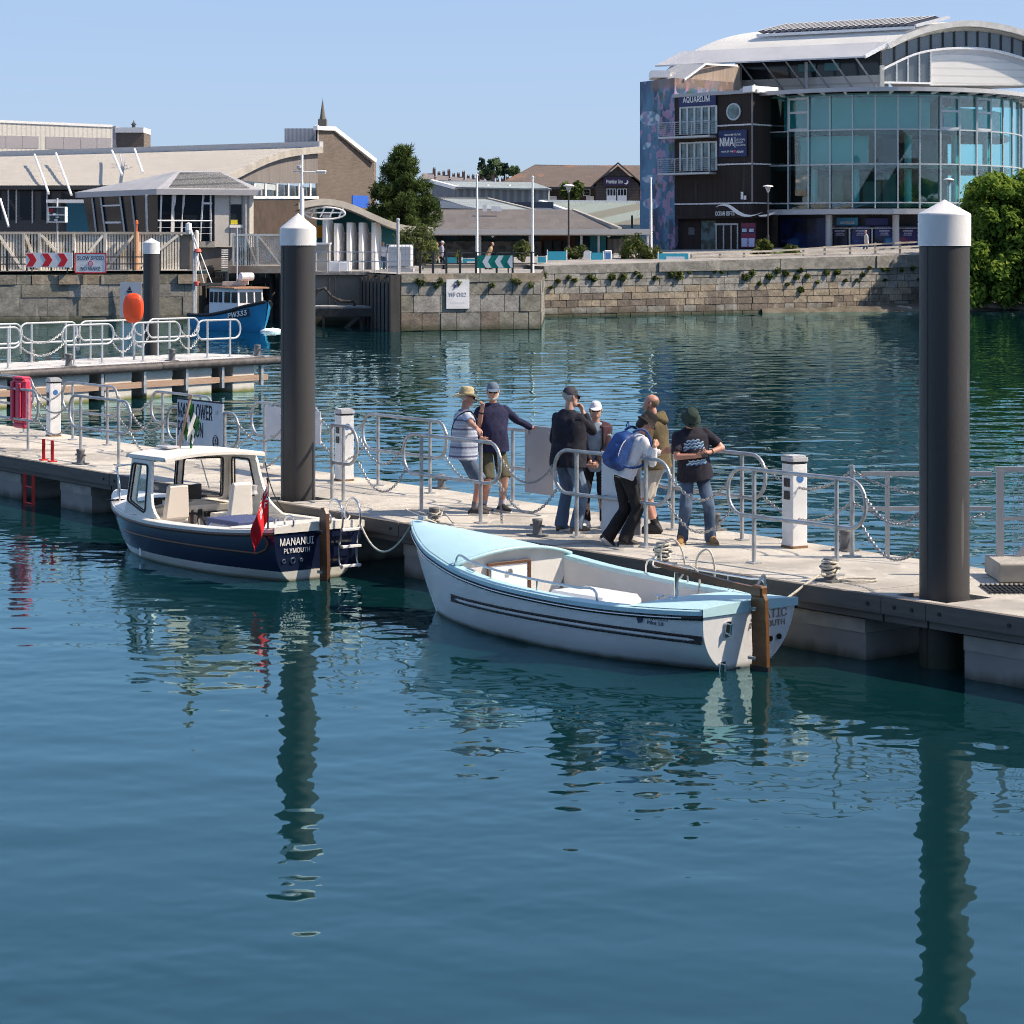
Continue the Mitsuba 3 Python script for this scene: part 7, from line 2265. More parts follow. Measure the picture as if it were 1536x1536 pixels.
part(nb_, 'wheel', MB().tube([NB.w(np.array((0.45 + .05 * math.sin(a), .02 + .0 + .20 * math.cos(a), .40 + .20 * math.sin(a)))) for a in np.linspace(0, 2 * math.pi, 20)[:-1]], .015, 6, closed=True), BLKP)
for s in (1, -1):
    part(nb_, 'side_bench', bx(NB, (-.9, s * .56, .30), (1.2, .24, .10)), LINER)
# rudder, ladder, cleats
rq = [(-.04, -.3), (-.20, -.3), (-.20, .25), (-.18, .86), (-.13, .93), (-.06, .93), (-.03, .80), (-.04, .2)]
rk = part(nb_, 'rudder', MB().poly(NB.w(np.array([[xs1 + a, .02, z] for a, z in rq])), (*(NB.p * -.05), 0)), DWOOD)
for z in (.10, .62):
    part(rk, 'hinge', bx(NB, (xs1 - .05, 0, z), (.12, .07, .035)), INOX)
lad = MB()
for y in (-.30, -.58):
    lad.tube(NB.w(spline([[xs1 + .22, y, .72], [xs1 + .20, y, .92], [xs1 + .05, y, 1.0], [xs1 - .06, y, .92], [xs1 - .07, y, .6], [xs1 - .07, y, .12]], 30)), .014, 8)
lk_ = part(nb_, 'boarding_ladder', lad, INOX, smooth=True)
for z in (.62, .40, .15):
    part(lk_, 'step', bx(NB, (xs1 - .08, -.44, z), (.06, .30, .035)), mat('step_white', (.75, .75, .75), .4))
for y in (-.16, .42):
    part(nb_, 'stern_cleat', bt(NB, [[xs1 + .16, y, .70], [xs1 + .16, y, .80], [xs1 + .02, y, .84], [xs1 - .02, y, .72]], .012), INOX, smooth=True)
part(nb_, 'mooring_cleat', bt(NB, [[xs1 + .35, .45, .78], [xs1 + .35, .45, .72]], .02, sp=False), INOX)
ad2, sd2 = np.array((*(-NB.h), 0)), np.array((*(-NB.p), 0))
ob2 = lambda y, z: NB.w(np.array((xs1 + .10 * (NB.zs(0) - z) / (NB.zs(0) - NB.zk(0)) - .012, y, z)))
part(nb_, 'lettering', MB().add(*lettering('MANANUI', .095, ob2(.60, .47), sd2, (0, 0, 1), .006, False, width=.52)), WHITES)
part(nb_, 'lettering', MB().add(*lettering('PLYMOUTH', .060, ob2(.53, .37), sd2, (0, 0, 1), .006, False, width=.40)), WHITES)
for y, r_ in ((.52, .024), (.38, .036), (.25, .020)):
    part(nb_, 'outlet', MB().tube([ob2(y + r_ * math.cos(a), .27 + r_ * math.sin(a)) for a in np.linspace(0, 6.283, 13)[:-1]], .008, 5, closed=True), INOX)
# bow rail and port lines
for s in (1, -1):
    part(nb_, 'bow_rail', bt(NB, [[1.62, s * .50, .70], [1.66, s * .49, 1.02], [1.95, s * .36, 1.12], [2.22, s * .16, 1.14], [2.30, 0, 1.14]], .013), INOX, smooth=True)
    part(nb_, 'bow_rail', bt(NB, [[2.10, s * .24, .74], [2.12, s * .24, 1.13]], .011, sp=False), INOX)
part(nb_, 'deck_vent', (lambda m: [m.mesh(trimesh.Trimesh(*bx(NB, (1.85 - .10 * i, .50 - .02 * i, .70 + .01 * i), (.14, .02, .02), .5).get(), process=False)) for i in range(3)][-1])(MB()), BLKP, kind='stuff')
part(nb_, 'aerial', bt(NB, [[.6, .2, 1.48], [.6, .2, 1.78]], .008, sp=False).mesh(trimesh.Trimesh(*bx(NB, (.66, .3, 1.52), (.3, .2, .03)).get(), process=False)), GREYP)
part(nb_, 'side_ropes', bt(NB, [[-.1, -.80, 1.3], [-.35, -.82, .8], [-.55, -.82, .64]], .008), BLKP)


# ---- flags
def cloth(staff0, staff1, out, w, h, droop, seed, folds=3.0, depth=.05):
    """a limp flag: hangs from the upper end of the staff; returns grid (rows down the hoist, columns along the fly)"""
    s0, s1 = np.asarray(staff0, float), np.asarray(staff1, float)
    out = unit(out)
    side = np.array([-out[1], out[0], 0])
    R, Cn = 26, 22
    G = np.zeros((R, Cn, 3))
    rr = np.random.default_rng(seed)
    ph = rr.uniform(0, 6, 3)
    for i in range(R):
        u = i / (R - 1)
        hoist = s1 + (s0 - s1) * u * h / np.linalg.norm(s1 - s0)
        for j in range(Cn):
            v = j / (Cn - 1)
            reach = w * (1 - droop) * v
            drop = w * droop * v * (1 - .25 * u) + .06 * w * v * v
            G[i, j] = hoist + out * reach * (1 + .12 * math.sin(5 * u + ph[0])) + side * depth * math.sin(folds * 2 * math.pi * v + ph[1] + 1.5 * u) * (.25 + .75 * v) + (0, 0, -drop)
    uv = np.array([[(j / (Cn - 1)), 1 - i / (R - 1)] for i in range(R) for j in range(Cn)])
    return G, uv


def flag_part(k, G, uv, m):
    mb = MB().grid(G)
    v, f = mb.get()
    key = num(k + '__cloth')
    scene[key] = mikit.ply((v, f), m, smooth=True, uv=uv)


def ensign(p, n, uv):
    u, v = uv.x, uv.y
    jack = (u < .5) & (v > .5)
    a, b = u / .5, (v - .5) / .5
    d1 = dr.abs(a - b)
    d2 = dr.abs(a + b - 1)
    cx = dr.minimum(dr.abs(a - .5), dr.abs(b - .5))
    col = mix(C(.012, .02, .12), C(.75, .75, .75), dr.select((d1 < .16) | (d2 < .16) | (cx < .17), 1., 0.))
    col = mix(col, C(.62, .012, .02), dr.select((d1 < .05) | (d2 < .05) | (cx < .10), 1., 0.))
    return dr.select(jack, col, C(.66, .012, .022))


def devon(p, n, uv):
    u, v = uv.x, uv.y
    cx = dr.minimum(dr.abs(u - .5) * 1.5, dr.abs(v - .5))
    return mix(mix(C(.015, .13, .03), C(.01, .012, .01), dr.select(cx < .17, 1., 0.)), C(.74, .75, .74), dr.select(cx < .115, 1., 0.))


fk = thing('ensign_flag', 'limp red ensign hanging from a short staff on the navy boat\'s stern', 'flag')
f0_, f1_ = NB.w(np.array((xs1 + .12, .71, .70))), NB.w(np.array((xs1 + .02, .78, 1.33)))
part(fk, 'staff', MB().cyl(f0_, f1_, .012, 8).lathe(f1_, [(.02, 0), (.02, .02), (.0001, .03)], 8), DARKM)
G, uv_ = cloth(f0_, f1_ - (0, 0, .03), (-.95, -.22, 0), .74, .50, .74, 3, 1.6, .07)
flag_part(fk, G, uv_, mat('ensign_cloth', proc(ensign), .8))
fk = thing('green_flag', 'green flag with white cross on a wooden staff on the wheelhouse roof', 'flag')
f0_, f1_ = NB.w(np.array((.60, .16, 1.49))), NB.w(np.array((.5, -.3, 2.2)))
f1_ = f0_ + np.array((.16, .02, .72))
part(fk, 'staff', MB().tube([f0_, f1_], [.022, .019], 8).box(f1_, (.06, .05, .05)), WOODW)
G, uv_ = cloth(f0_, f1_ - (0, 0, .05), (.8, -.3, 0), .50, .46, .72, 8, 1.8, .05)
flag_part(fk, G, uv_, mat('green_cloth', proc(devon), .8))
rope(spline([NB.w(np.array((xs1 + .1, -.70, .72))), (-1.6, 30.6, .50), OB.w(np.array((OB.L / 2 - .15, .15, 1.0)))]) * 1.0, 'white rope drooping between the navy boat and the bow of the white boat', .013)
rope(spline([NB.w(np.array((xs1 + .5, -.78, .66))), NB.w(np.array((xs1 + .7, -.98, .7))), (*edge_point(520), DZ + .02)]), 'dark slack stern line from the navy boat to the pontoon', .012)

# ---- the blue fishing boat coming out of the lock
FB_d = 123.0
fX = lambda px, d=FB_d: (px - 768) / FPX * d
fb = Boat((fX(308, 127.5), 127.5), (fX(402, 122.5), 122.5), [(0, 1.0), (.3, 1.15), (.6, 1.1), (.8, .85), (.93, .4), (1, .03)],
          [(0, .72), (.3, .74), (.6, .92), (.85, 1.25), (1, 1.5)], [(0, -.5), (.5, -.6), (1, -.4)], .6, (2.2, 1.3))
fk = thing('fishing_boat', 'small blue and white fishing boat coming out of the lock channel', 'boat')
FBL = mat('fishing_blue', vary(C(.03, .26, .50), C(.022, .21, .42), 1.2), .35)
FBLR = FBL
mb, tr = fb.shell()
part(fk, 'hull', mb, FBL, smooth=50)
v, f = fan(tr)
part(fk, 'transom', MB().add(v, f[:, ::-1]), FBL)
for s in (1, -1):
    part(fk, 'bulwark_rail', MB().tube(fb.along(0, .99, lambda t: fb.zs(t) + .02, s, .02), .09, 6), BLACK, smooth=True)
part(fk, 'deck', MB().grid(fb.w(np.array([[[fb.x(t), q * fb.b(t), fb.zs(t) - .12] for q in (-1, 0, 1)] for t in np.linspace(0, .99, 14)]))), mat('fish_deck', (.30, .26, .22), .8))
wz0, wz1 = .70, 2.12
xw0, xw1 = -1.0, 1.5
WHF = mat('fish_white', (.74, .75, .77), .4)
hs = part(fk, 'wheelhouse', MB().hull(fb.w(np.array([[x, y, z] for x, y, z in ((xw0, -1, wz0), (xw0, 1, wz0), (xw1, -.75, wz0), (xw1, .75, wz0), (xw0, -.96, wz1), (xw0, .96, wz1), (xw1 - .1, -.72, wz1), (xw1 - .1, .72, wz1))]))), WHF)
for i, (a_, b_) in enumerate(((-.9, -.66), (-.52, -.28), (-.14, .10), (.34, .78), (.95, 1.35))):
    ya = lambda x: 1.0 - .25 * (x - xw0) / (xw1 - xw0)
    part(hs, 'window', MB().hull(fb.w(np.array([[x, -(ya(x) + o - .03 * (z - 1.4)), z] for x in (a_, b_) for z in (1.42, 1.95) for o in (-.02, .03)]))), GLASSD)
for y in (-.45, 0, .45):
    part(hs, 'window', MB().hull(fb.w(np.array([[xw1 + o - .07 * (z - .7), y + dy, z] for dy in (-.17, .17) for z in (1.42, 1.95) for o in (-.03, .03)]))), GLASSD)
part(hs, 'orange_roof', MB().hull(fb.w(np.array([[x, y, z] for x in (xw0 - .15, xw1 + .05) for y in (-1.02, 1.02) for z in (wz1 + .0, wz1 + .08)]))), mat('roof_orange', (.40, .22, .13), .6))
part(hs, 'life_raft', MB().cyl(fb.w(np.array((.6, -.1, 2.72))), fb.w(np.array((.6, .6, 2.72))), .2, 12), WHF)
part(hs, 'deck_gear', MB().box(fb.w(np.array((-.2, 0, 2.36))), (1.1, .7, .2)).box(fb.w(np.array((.2, .3, 2.46))), (.5, .5, .3)), mat('gear_rust', vary(C(.55, .48, .42), C(.45, .43, .40), 5), .8))
part(hs, 'mast', MB().cyl(fb.w(np.array((.1, 0, 2.2))), fb.w(np.array((.1, 0, 5.2))), .05, 6), GREYP)
part(fk, 'stern_gantry', MB().cyl(fb.w(np.array((-2.3, .8, .6))), fb.w(np.array((-2.3, .8, 2.9))), .1, 8).cyl(fb.w(np.array((-1.4, .6, .7))), fb.w(np.array((-1.7, .6, 2.0))), .1, 8).beam(fb.w(np.array((-2.3, -.8, 2.3))), fb.w(np.array((-2.3, .8, 2.3))), .15, .15), DARKM)
part(fk, 'net_drum', MB().cyl(fb.w(np.array((-1.7, -.7, .95))), fb.w(np.array((-1.7, .7, .95))), .32, 12), mat('net_brown', (.05, .035, .03), .9))
p0 = fb.w(fb.pt(.68, .66, -1, .03))
p1 = fb.w(fb.pt(.87, .84, -1, .03))
d_ = unit(p1 - p0)
part(fk, 'registration_board', MB().poly([p0 - d_ * .06 + (0, 0, -.07), p1 + d_ * .06 + (0, 0, -.07), p1 + d_ * .06 + (0, 0, .30), p0 - d_ * .06 + (0, 0, .30)], (*(fb.p * -.08), 0)), INK)
part(fk, 'registration', MB().add(*lettering('PW333', .24, p0 + np.array((*(fb.p * -.09), .0)), d_, (0, 0, 1), .02, True, width=np.linalg.norm(p1 - p0))), WHITES)
fo = MB()
rr = random.Random(9)
for i in range(26):
    t = rr.uniform(-.4, 1.15)
    q = fb.w(np.array((fb.L / 2 - .9 + t, (1.5 - t) * .62 * rr.choice((1, .8, .6)) - .1, .0)))
    m_ = trimesh.creation.icosphere(subdivisions=1)
    s_ = rr.uniform(.12, .32)
    fo.add(np.array(m_.vertices) * [s_ * 1.5, s_ * 1.5, s_ * .5] + q + [0, 0, .01], m_.faces)
struct('bow_wave_foam', fo, mat('foam', (.78, .82, .84), .9), smooth=True, kind='stuff', label='white foam of the bow wave at the fishing boat\'s stem')
labels['bow_wave_foam']['category'] = 'foam'
# ---------------------------------------------------------------- people
FPX, DEPTH = 3700.0, 1.0
_ico = {k: np.array(trimesh.creation.icosphere(subdivisions=k).vertices) for k in (0, 1, 2)}


def hullpts(*pts):
    return m3.Manifold.hull_points(np.vstack(pts))


def ball(c, r, k=1):
    return np.asarray(c) + _ico[k] * np.asarray(r)


def capsule(a, ra, b, rb, k=1):
    return hullpts(ball(a, ra, k), ball(b, rb, k))


def disc(c, axis, r, n=14):
    axis = unit(axis)
    u = unit(np.cross(axis, (0.3, .9, .2)))
    v = np.cross(axis, u)
    t = np.arange(n) / n * 2 * math.pi
    return np.asarray(c) + r * (np.cos(t)[:, None] * u + np.sin(t)[:, None] * v)


def ring(c, ex_, ey_, n=18):
    t = np.arange(n) / n * 2 * math.pi
    return np.asarray(c) + np.cos(t)[:, None] * np.asarray(ex_) + np.sin(t)[:, None] * np.asarray(ey_)


def fuse(ms, edge=.024, it=8):
    m = m3.Manifold.batch_boolean(ms, m3.OpType.Add) if len(ms) > 1 else ms[0]
    if edge:
        m = m.refine_to_length(edge)
    q = m.to_mesh()
    t = trimesh.Trimesh(q.vert_properties[:, :3], q.tri_verts)
    t.merge_vertices()
    if it:
        trimesh.smoothing.filter_taubin(t, lamb=.5, nu=.53, iterations=it)
    return t


def crease(t, amp, sc, seed):
    v = np.array(t.vertices)
    n = np.array(t.vertex_normals)
    h = meshkit.fbm(v * np.asarray(sc) + seed * 3.7, 3, seed)
    h2 = np.abs(meshkit.noise(v * np.asarray(sc) * .7 + seed * 9.1, seed + 5) - .5) * 2
    t.vertices = v + n * (amp * ((h - .5) * 2 - .6 * (1 - h2) ** 4))[:, None]
    return t


def ik(a, c, l1, l2, pole):
    a, c = np.asarray(a, float), np.asarray(c, float)
    d = c - a
    L = min(np.linalg.norm(d), (l1 + l2) * .998)
    u = unit(d)
    x = (l1 * l1 - l2 * l2 + L * L) / (2 * L)
    h = math.sqrt(max(l1 * l1 - x * x, 0))
    p = np.asarray(pole, float)
    p = unit(p - u * np.dot(p, u))
    return a + u * x + p * h, a + u * L


def rot(axis, deg):
    return trimesh.transformations.rotation_matrix(math.radians(deg), axis)[:3, :3]


def hand_parts(w, d, nrm, side, curl=.5, spread=1.0):
    """palm, four fingers and thumb; d: direction of the hand, nrm: direction the palm faces"""
    d = unit(d)
    nrm = unit(np.asarray(nrm, float) - d * np.dot(nrm, d))
    s = np.cross(d, nrm) * side
    ms = [hullpts(ball(w, .023, 0), ball(w + d * .085 + s * .030, .013, 0), ball(w + d * .090 - s * .030, .013, 0), ball(w + d * .04 + s * .028, .016, 0), ball(w + d * .04 - s * .026, .016, 0))]
    for i, ln in enumerate((.040, .046, .043, .034)):
        o = w + d * .086 + s * (.030 - .020 * i)
        a1 = curl * 60
        q = np.cos(math.radians(a1)) * d + np.sin(math.radians(a1)) * nrm
        m = o + q * ln
        a2 = curl * 130
        q2 = np.cos(math.radians(a2)) * d + np.sin(math.radians(a2)) * nrm
        ms += [capsule(o, .0095, m, .0088, 0), capsule(m, .0088, m + q2 * ln * .85, .0075, 0)]
    tb = w + d * .03 + s * .026
    tm = tb + d * .030 + s * .022 + nrm * .012
    ms += [capsule(tb, .014, tm, .011, 0), capsule(tm, .011, tm + d * .026 + nrm * .016, .009, 0)]
    return ms


SKIN = [mat('skin_a', vary(C(.50, .27, .20), C(.42, .21, .155), 9), .5), mat('skin_b', vary(C(.56, .33, .25), C(.48, .26, .19), 9), .5)]
HAIRG = mat('hair_grey', vary(C(.50, .49, .47), C(.34, .33, .32), 60), .7)
SHADES = mat('sunglasses', (.008, .008, .01), .12)
EYEW = mat('eye_white', (.55, .53, .50), .3)
EYED = mat('eye_dark', (.02, .015, .01), .2)
LACE = mat('shoe_white', (.62, .62, .62), .6)


def person(label, pos, base, facing, height, pose, wear, skin=0, group=None, fine=True, name='person'):
    """local axes: x to the person's right, y forward, z up, in metres for a height of 1.75"""
    k = thing(name, label, 'person', group)
    th = math.radians(facing)
    f2, r2 = np.array((math.sin(th), math.cos(th))), np.array((math.cos(th), -math.sin(th)))
    S = height / 1.75

    def to_world(v):
        v = np.asarray(v, float) * S
        return np.concatenate([np.asarray(pos) + v[..., :1] * r2 + v[..., 1:2] * f2, v[..., 2:3] + base], -1)

    def loc(p):
        p = np.asarray(p, float)
        d = p[:2] - np.asarray(pos)
        return np.array((np.dot(d, r2), np.dot(d, f2), p[2] - base)) / S

    def put(nm, t, m, smooth=True, parent=None):
        v = to_world(np.asarray(t.vertices))
        f = np.asarray(t.faces)
        return part(parent or k, nm, (v, f), m, smooth=smooth)

    E = .024 if fine else .05
    P = pose
    pel = np.array(P.get('pelvis', (0, 0, .93)), float)
    Rl = rot((1, 0, 0), -P.get('lean', 3)) @ rot((0, 1, 0), P.get('tilt', 0)) @ rot((0, 0, 1), P.get('twist', 0))
    up = lambda x, y, z: pel + Rl @ np.array((x, y, z - .93))
    big = 1.05 * P.get('bulk', 1.0)
    belly = P.get('belly', 0.0)
    sh = {s: up(s * .168 * (.5 + .5 * big), 0, 1.395) for s in (1, -1)}
    nk = up(0, .0, 1.475)
    Rh = Rl @ rot((0, 0, 1), P.get('hyaw', 0)) @ rot((1, 0, 0), -P.get('hpitch', 0) + P.get('lean', 3) * .6)
    hc = nk + (Rl * .35 + Rh * .65) @ np.array((0, .018, .165))
    H = lambda x, y, z: hc + Rh @ np.array((x, y, z))
    arms, legs = {}, {}
    for s in (1, -1):
        sd = 'R' if s > 0 else 'L'
        w = P.get('hand' + sd)
        w = up(s * .27, .06, .86) if w is None else loc(w) if len(w) == 3 and P.get('world' + sd) else np.array(w, float)
        el, w = ik(sh[s], w, .285, .255, P.get('elbow' + sd, (s * .6, -.7, -.4)))
        arms[s] = (sh[s], el, w)
        an = np.array(P.get('foot' + sd, (s * .10, 0, 0)), float) + (0, 0, .085)
        hp = pel + np.array((s * .088, 0, -.03))
        kn, an = ik(hp, an, .435, .425, P.get('knee' + sd, (s * .1, 1, 0)))
        legs[s] = (hp, kn, an, P.get('toe' + sd, (s * .25, 1, 0)))
    # --- body: one skin
    ms = []
    rg = lambda z, rx, ry, y=0.0, j=1.0: ring(up(0, y, z), Rl @ np.array((rx * big, 0, 0)), Rl @ np.array((0, ry * big, 0)))
    body = [(.86, .140, .098, 0), (.98, .138, .098, 0), (1.10, .132, .098, .01), (1.26, .155, .108, .0), (1.40, .155, .085, 0), (1.46, .085, .058, 0)]
    for a, b in zip(body[:-1], body[1:]):
        ms.append(hullpts(rg(*a), rg(*b)))
    ms.append(capsule(nk - Rl @ np.array((0, .0, .03)), .058, H(0, -.012, -.06), .052))
    for s in (1, -1):
        a, e, w = arms[s]
        ms += [capsule(a, .056, e, .042), capsule(e, .042, w, .029)]
        h, kn, an, toe = legs[s]
        ms += [capsule(h, .082, kn, .058), capsule(kn, .055, kn + (an - kn) * .35, .056), capsule(kn + (an - kn) * .35, .056, an, .036), hullpts(ball(an, .034), ball(an + unit(toe) * .13 - (0, 0, .05), .028))]
        if fine:
            hd = P.get('hdir' + ('R' if s > 0 else 'L'))
            hn = P.get('palm' + ('R' if s > 0 else 'L'), (-s, 0, 0))
            ms += hand_parts(w, unit(w - e) if hd is None else hd, hn, s, P.get('curl' + ('R' if s > 0 else 'L'), .5))
        else:
            ms.append(capsule(w, .03, w + unit(w - e) * .10, .022))
    kk = 2 if fine else 1
    ms.append(hullpts(H(0, -.018, .045) + (_ico[kk] * (.079, .096, .086)) @ Rh.T, H(0, .028, -.01) + (_ico[1] * (.064, .066, .07)) @ Rh.T))
    ms.append(hullpts(ball(H(0, .055, -.085), .030), ball(H(.030, .030, -.06), .036), ball(H(-.030, .030, -.06), .036), ball(H(0, .035, .0), .055)))
    ms.append(hullpts(ball(H(0, .088, .015), .009, 0), ball(H(0, .112, -.022), .012, 0), ball(H(.012, .095, -.028), .009, 0), ball(H(-.012, .095, -.028), .009, 0)))
    ms.append(hullpts(ball(H(.020, .080, -.058), .008, 0), ball(H(-.020, .080, -.058), .008, 0), ball(H(0, .088, -.056), .009, 0)))
    ms.append(hullpts(ball(H(.045, .066, .035), .012, 0), ball(H(-.045, .066, .035), .012, 0)))
    for s in (1, -1):
        ms.append(hullpts(ball(H(s * .080, -.005, .02), .014, 0), ball(H(s * .086, -.018, .025), .014, 0), ball(H(s * .080, -.005, -.018), .010, 0)))
    bodym = fuse(ms, .02 if fine else .05, 5)
    put('body', bodym, SKIN[skin])
    if fine and 'shades' not in wear:
        for s in (1, -1):
            e = trimesh.Trimesh(ball(H(s * .031, .082, .012), .013), trimesh.creation.icosphere(subdivisions=1).faces)
            ek = put('eye', e, EYEW)
            put('pupil', trimesh.Trimesh(ball(H(s * .031, .0925, .010), .006), trimesh.creation.icosphere(subdivisions=1).faces), EYED, parent=ek)
    # --- clothes
    g = wear
    if 'top' in g:
        m_, sleeve, hem = g['top'][:3]
        o = g.get('loose', .024)
        rows = [(hem, .172 + o, .122 + o + belly * .7, belly * .5), (1.02, .150 + o, .106 + o + belly, belly * .7), (1.14, .146 + o, .108 + o + belly * .7, belly * .5 + .01), (1.28, .166 + o, .116 + o, .005), (1.385, .172 + o * .9, .092 + o, 0), (1.445, .118 + o * .7, .070 + o * .6, -.005), (1.485 + g.get('collar', 0), .058 + o * .4, .052 + o * .4, -.008)]
        ms = [hullpts(rg(*a), rg(*b)) for a, b in zip(rows[:-1], rows[1:])]
        for s in (1, -1):
            a, e, w = arms[s]
            ra = .058 + o * .35
            if sleeve < 1:
                q = a + (e - a) * sleeve
                ms.append(hullpts(ball(a, ra), disc(q, e - a, .062 + o * .4)))
            else:
                q = e + (w - e) * (sleeve - 1)
                ms += [capsule(a, ra, e, .050 + o * .3), hullpts(ball(e, .050 + o * .3), disc(q, w - e, .036 + o * .3))]
        t = crease(fuse(ms, E, 5), g.get('fold', .011), (10, 10, 5), len(label))
        put('shirt' if sleeve < 1 else 'jumper', t, m_)
    if 'legs' in g:
        m_, ln, rk_, rh_ = g['legs'][:4]
        ms = [hullpts(rg(1.0, .150, .108 + belly * .6, belly * .3), rg(.88, .168, .126))]
        for s in (1, -1):
            h, kn, an, toe = legs[s]
            top = hullpts(ball(h + (0, 0, -.02), (.092, .108, .09)), ball(h + (kn - h) * .4, .092))
            ms.append(hullpts(rg(.88, .160, .12), ball(h, .09)))
            ms.append(top)
            if ln < 1:
                q = h + (kn - h) * ln
                ms.append(hullpts(ball(h + (kn - h) * .3, .094), disc(q, kn - h, rh_)))
            elif ln == 1:
                q = kn + (an - kn) * .06
                ms.append(hullpts(ball(h + (kn - h) * .3, .095), disc(q, kn - h, rh_)))
            else:
                ms.append(hullpts(ball(h + (kn - h) * .35, .090), ball(kn, rk_)))
                q = kn + (an - kn) * (1.0 if ln > 2 else .96) + (0, 0, -.03 if ln > 2 else 0)
                ms.append(hullpts(ball(kn, rk_), disc(q, an - kn, rh_)))
        t = crease(fuse(ms, E, 5), .013, (9, 9, 4.5), len(label) + 3)
        put('trousers' if ln > 1 else 'shorts', t, m_)
    for s in (1, -1):
        h, kn, an, toe = legs[s]
        tz = np.array((toe[0], toe[1], toe[2] if len(toe) > 2 else 0), float)
        td = unit(tz)
        lat = unit(np.cross(td, (0, 0, 1)))
        upv = np.cross(lat, td)
        heel = an - td * .055 - upv * .045
        toep = an + td * .175 - upv * .052
        ballp = an + td * .11 - upv * .05
        sm_, sole = g['shoes'][:2]
        hi = g['shoes'][2] if len(g['shoes']) > 2 else .0
        upm = [hullpts(ball(heel, (.034, .034, .034)), ball(an + upv * (.0 + hi), .044), ball(ballp + upv * .012, (.044, .044, .03))), hullpts(ball(ballp + upv * .008 + lat * .008, (.046, .046, .030)), ball(toep + upv * .004, (.038, .038, .024)), ball(an + td * .05 - upv * .01, .042))]
        t = fuse(upm, .02 if fine else .05, 4)
        sk_ = put('shoe', t, sm_)
        if sole:
            so_ = [p_ + lat * q_ * wdt - upv * zz for p_, wdt in ((heel - td * .012, .036), (ballp, .050), (toep + td * .022, .034)) for q_ in (-1, 1) for zz in (.008, .036)]
            put('sole', trimesh.convex.convex_hull(np.array(so_)), sole, smooth=False, parent=sk_)
        if fine and 'socks' in g:
            t = trimesh.Trimesh(*MB().tube([an + (kn - an) * q_ for q_ in (0, .1, .24)], [.044, .044, .047], 12).get(), process=False)
            put('sock', t, g['socks'])
        if fine and len(g['shoes']) > 3:
            q_ = [an + td * (.04 + .022 * i) - upv * (.012 + .006 * i) + upv * .026 for i in range(4)]
            mb_ = MB()
            for c_ in q_:
                mb_.tube([c_ - lat * .024, c_ + lat * .024], .006, 5)
            put('laces', trimesh.Trimesh(*mb_.get(), process=False), g['shoes'][3], parent=sk_)
    # --- head gear, in head coordinates
    def lathe_head(prof, n=26, c=(0, -.012, .05), sx=1.0, sy=1.16, wav=None):
        t = np.arange(n) / n * 2 * math.pi
        v, f = [], []
        for r_, z in prof:
            for a in t:
                dz_ = wav(a, r_) if wav else 0
                v.append(H(c[0] + r_ * sx * math.cos(a), c[1] + r_ * sy * math.sin(a), c[2] + z + dz_))
        for i in range(len(prof) - 1):
            for a in range(n):
                b = (a + 1) % n
                f += [[i * n + a, i * n + b, (i + 1) * n + b], [i * n + a, (i + 1) * n + b, (i + 1) * n + a]]
        return trimesh.Trimesh(np.array(v), np.array(f), process=False)
    if 'hat' in g:
        kind, hm_ = g['hat'][:2]
        if kind == 'brim':
            wv = lambda a, r_: (.034 * math.cos(2 * a) - .012) * max(0, (r_ - .09)) / .08 * 1.2
            hk_ = put('hat', lathe_head([(.001, .115), (.055, .112), (.078, .095), (.086, .05), (.088, .006), (.12, -.004), (.155, -.006), (.168, -.004), (.168, -.010), (.12, -.012), (.086, -.006)], wav=wv), hm_)
            put('hat_band', lathe_head([(.090, .022), (.0905, .006)]), g['hat'][2], parent=hk_)
        elif kind == 'bucket':
            put('hat', lathe_head([(.001, .098), (.06, .094), (.078, .075), (.086, .02), (.089, -.008), (.122, -.050), (.124, -.054), (.086, -.012)]), hm_)
        elif kind == 'cap':
            hk_ = put('cap', lathe_head([(.001, .092), (.04, .086), (.068, .062), (.084, .022), (.087, -.012), (.083, -.014)]), hm_)
            pts_ = [H(x_, y_, z_) for x_, y_, z_ in [(s_ * .078, .055, .038) for s_ in (-1, 1)] + [(s_ * .066, .125, .022) for s_ in (-1, 1)] + [(s_ * .03, .155, .018) for s_ in (-1, 1)] + [(s_ * .078, .055, .046) for s_ in (-1, 1)] + [(s_ * .06, .125, .030) for s_ in (-1, 1)] + [(0, .09, .056)]]
            put('peak', trimesh.convex.convex_hull(np.array(pts_)), hm_, smooth=False, parent=hk_)
    if 'hair' in g:
        sx_, hm_ = g['hair']
        e_ = m3.Manifold.sphere(1.0, 28).scale((.085, .102, .094))
        if sx_ == 'fringe':       # the hair that shows below a cap
            e_ = e_.scale((.95, .95, .95)).trim_by_plane((0, -.1, -1), .0).trim_by_plane((0, -1, 0), -.035)
        elif sx_ == 'long':
            e_ = m3.Manifold.batch_boolean([e_.trim_by_plane((0, -1, .4), -.05), hullpts(ball((0, -.055, -.02), (.08, .055, .06)), ball((0, -.06, -.12), (.075, .045, .05)))], m3.OpType.Add)
        q_ = e_.to_mesh()
        v = np.array(q_.vert_properties[:, :3]) + (0, -.018, .045)
        t = trimesh.Trimesh(np.array([H(*p_) for p_ in v]), q_.tri_verts)
        put('hair', t, hm_)
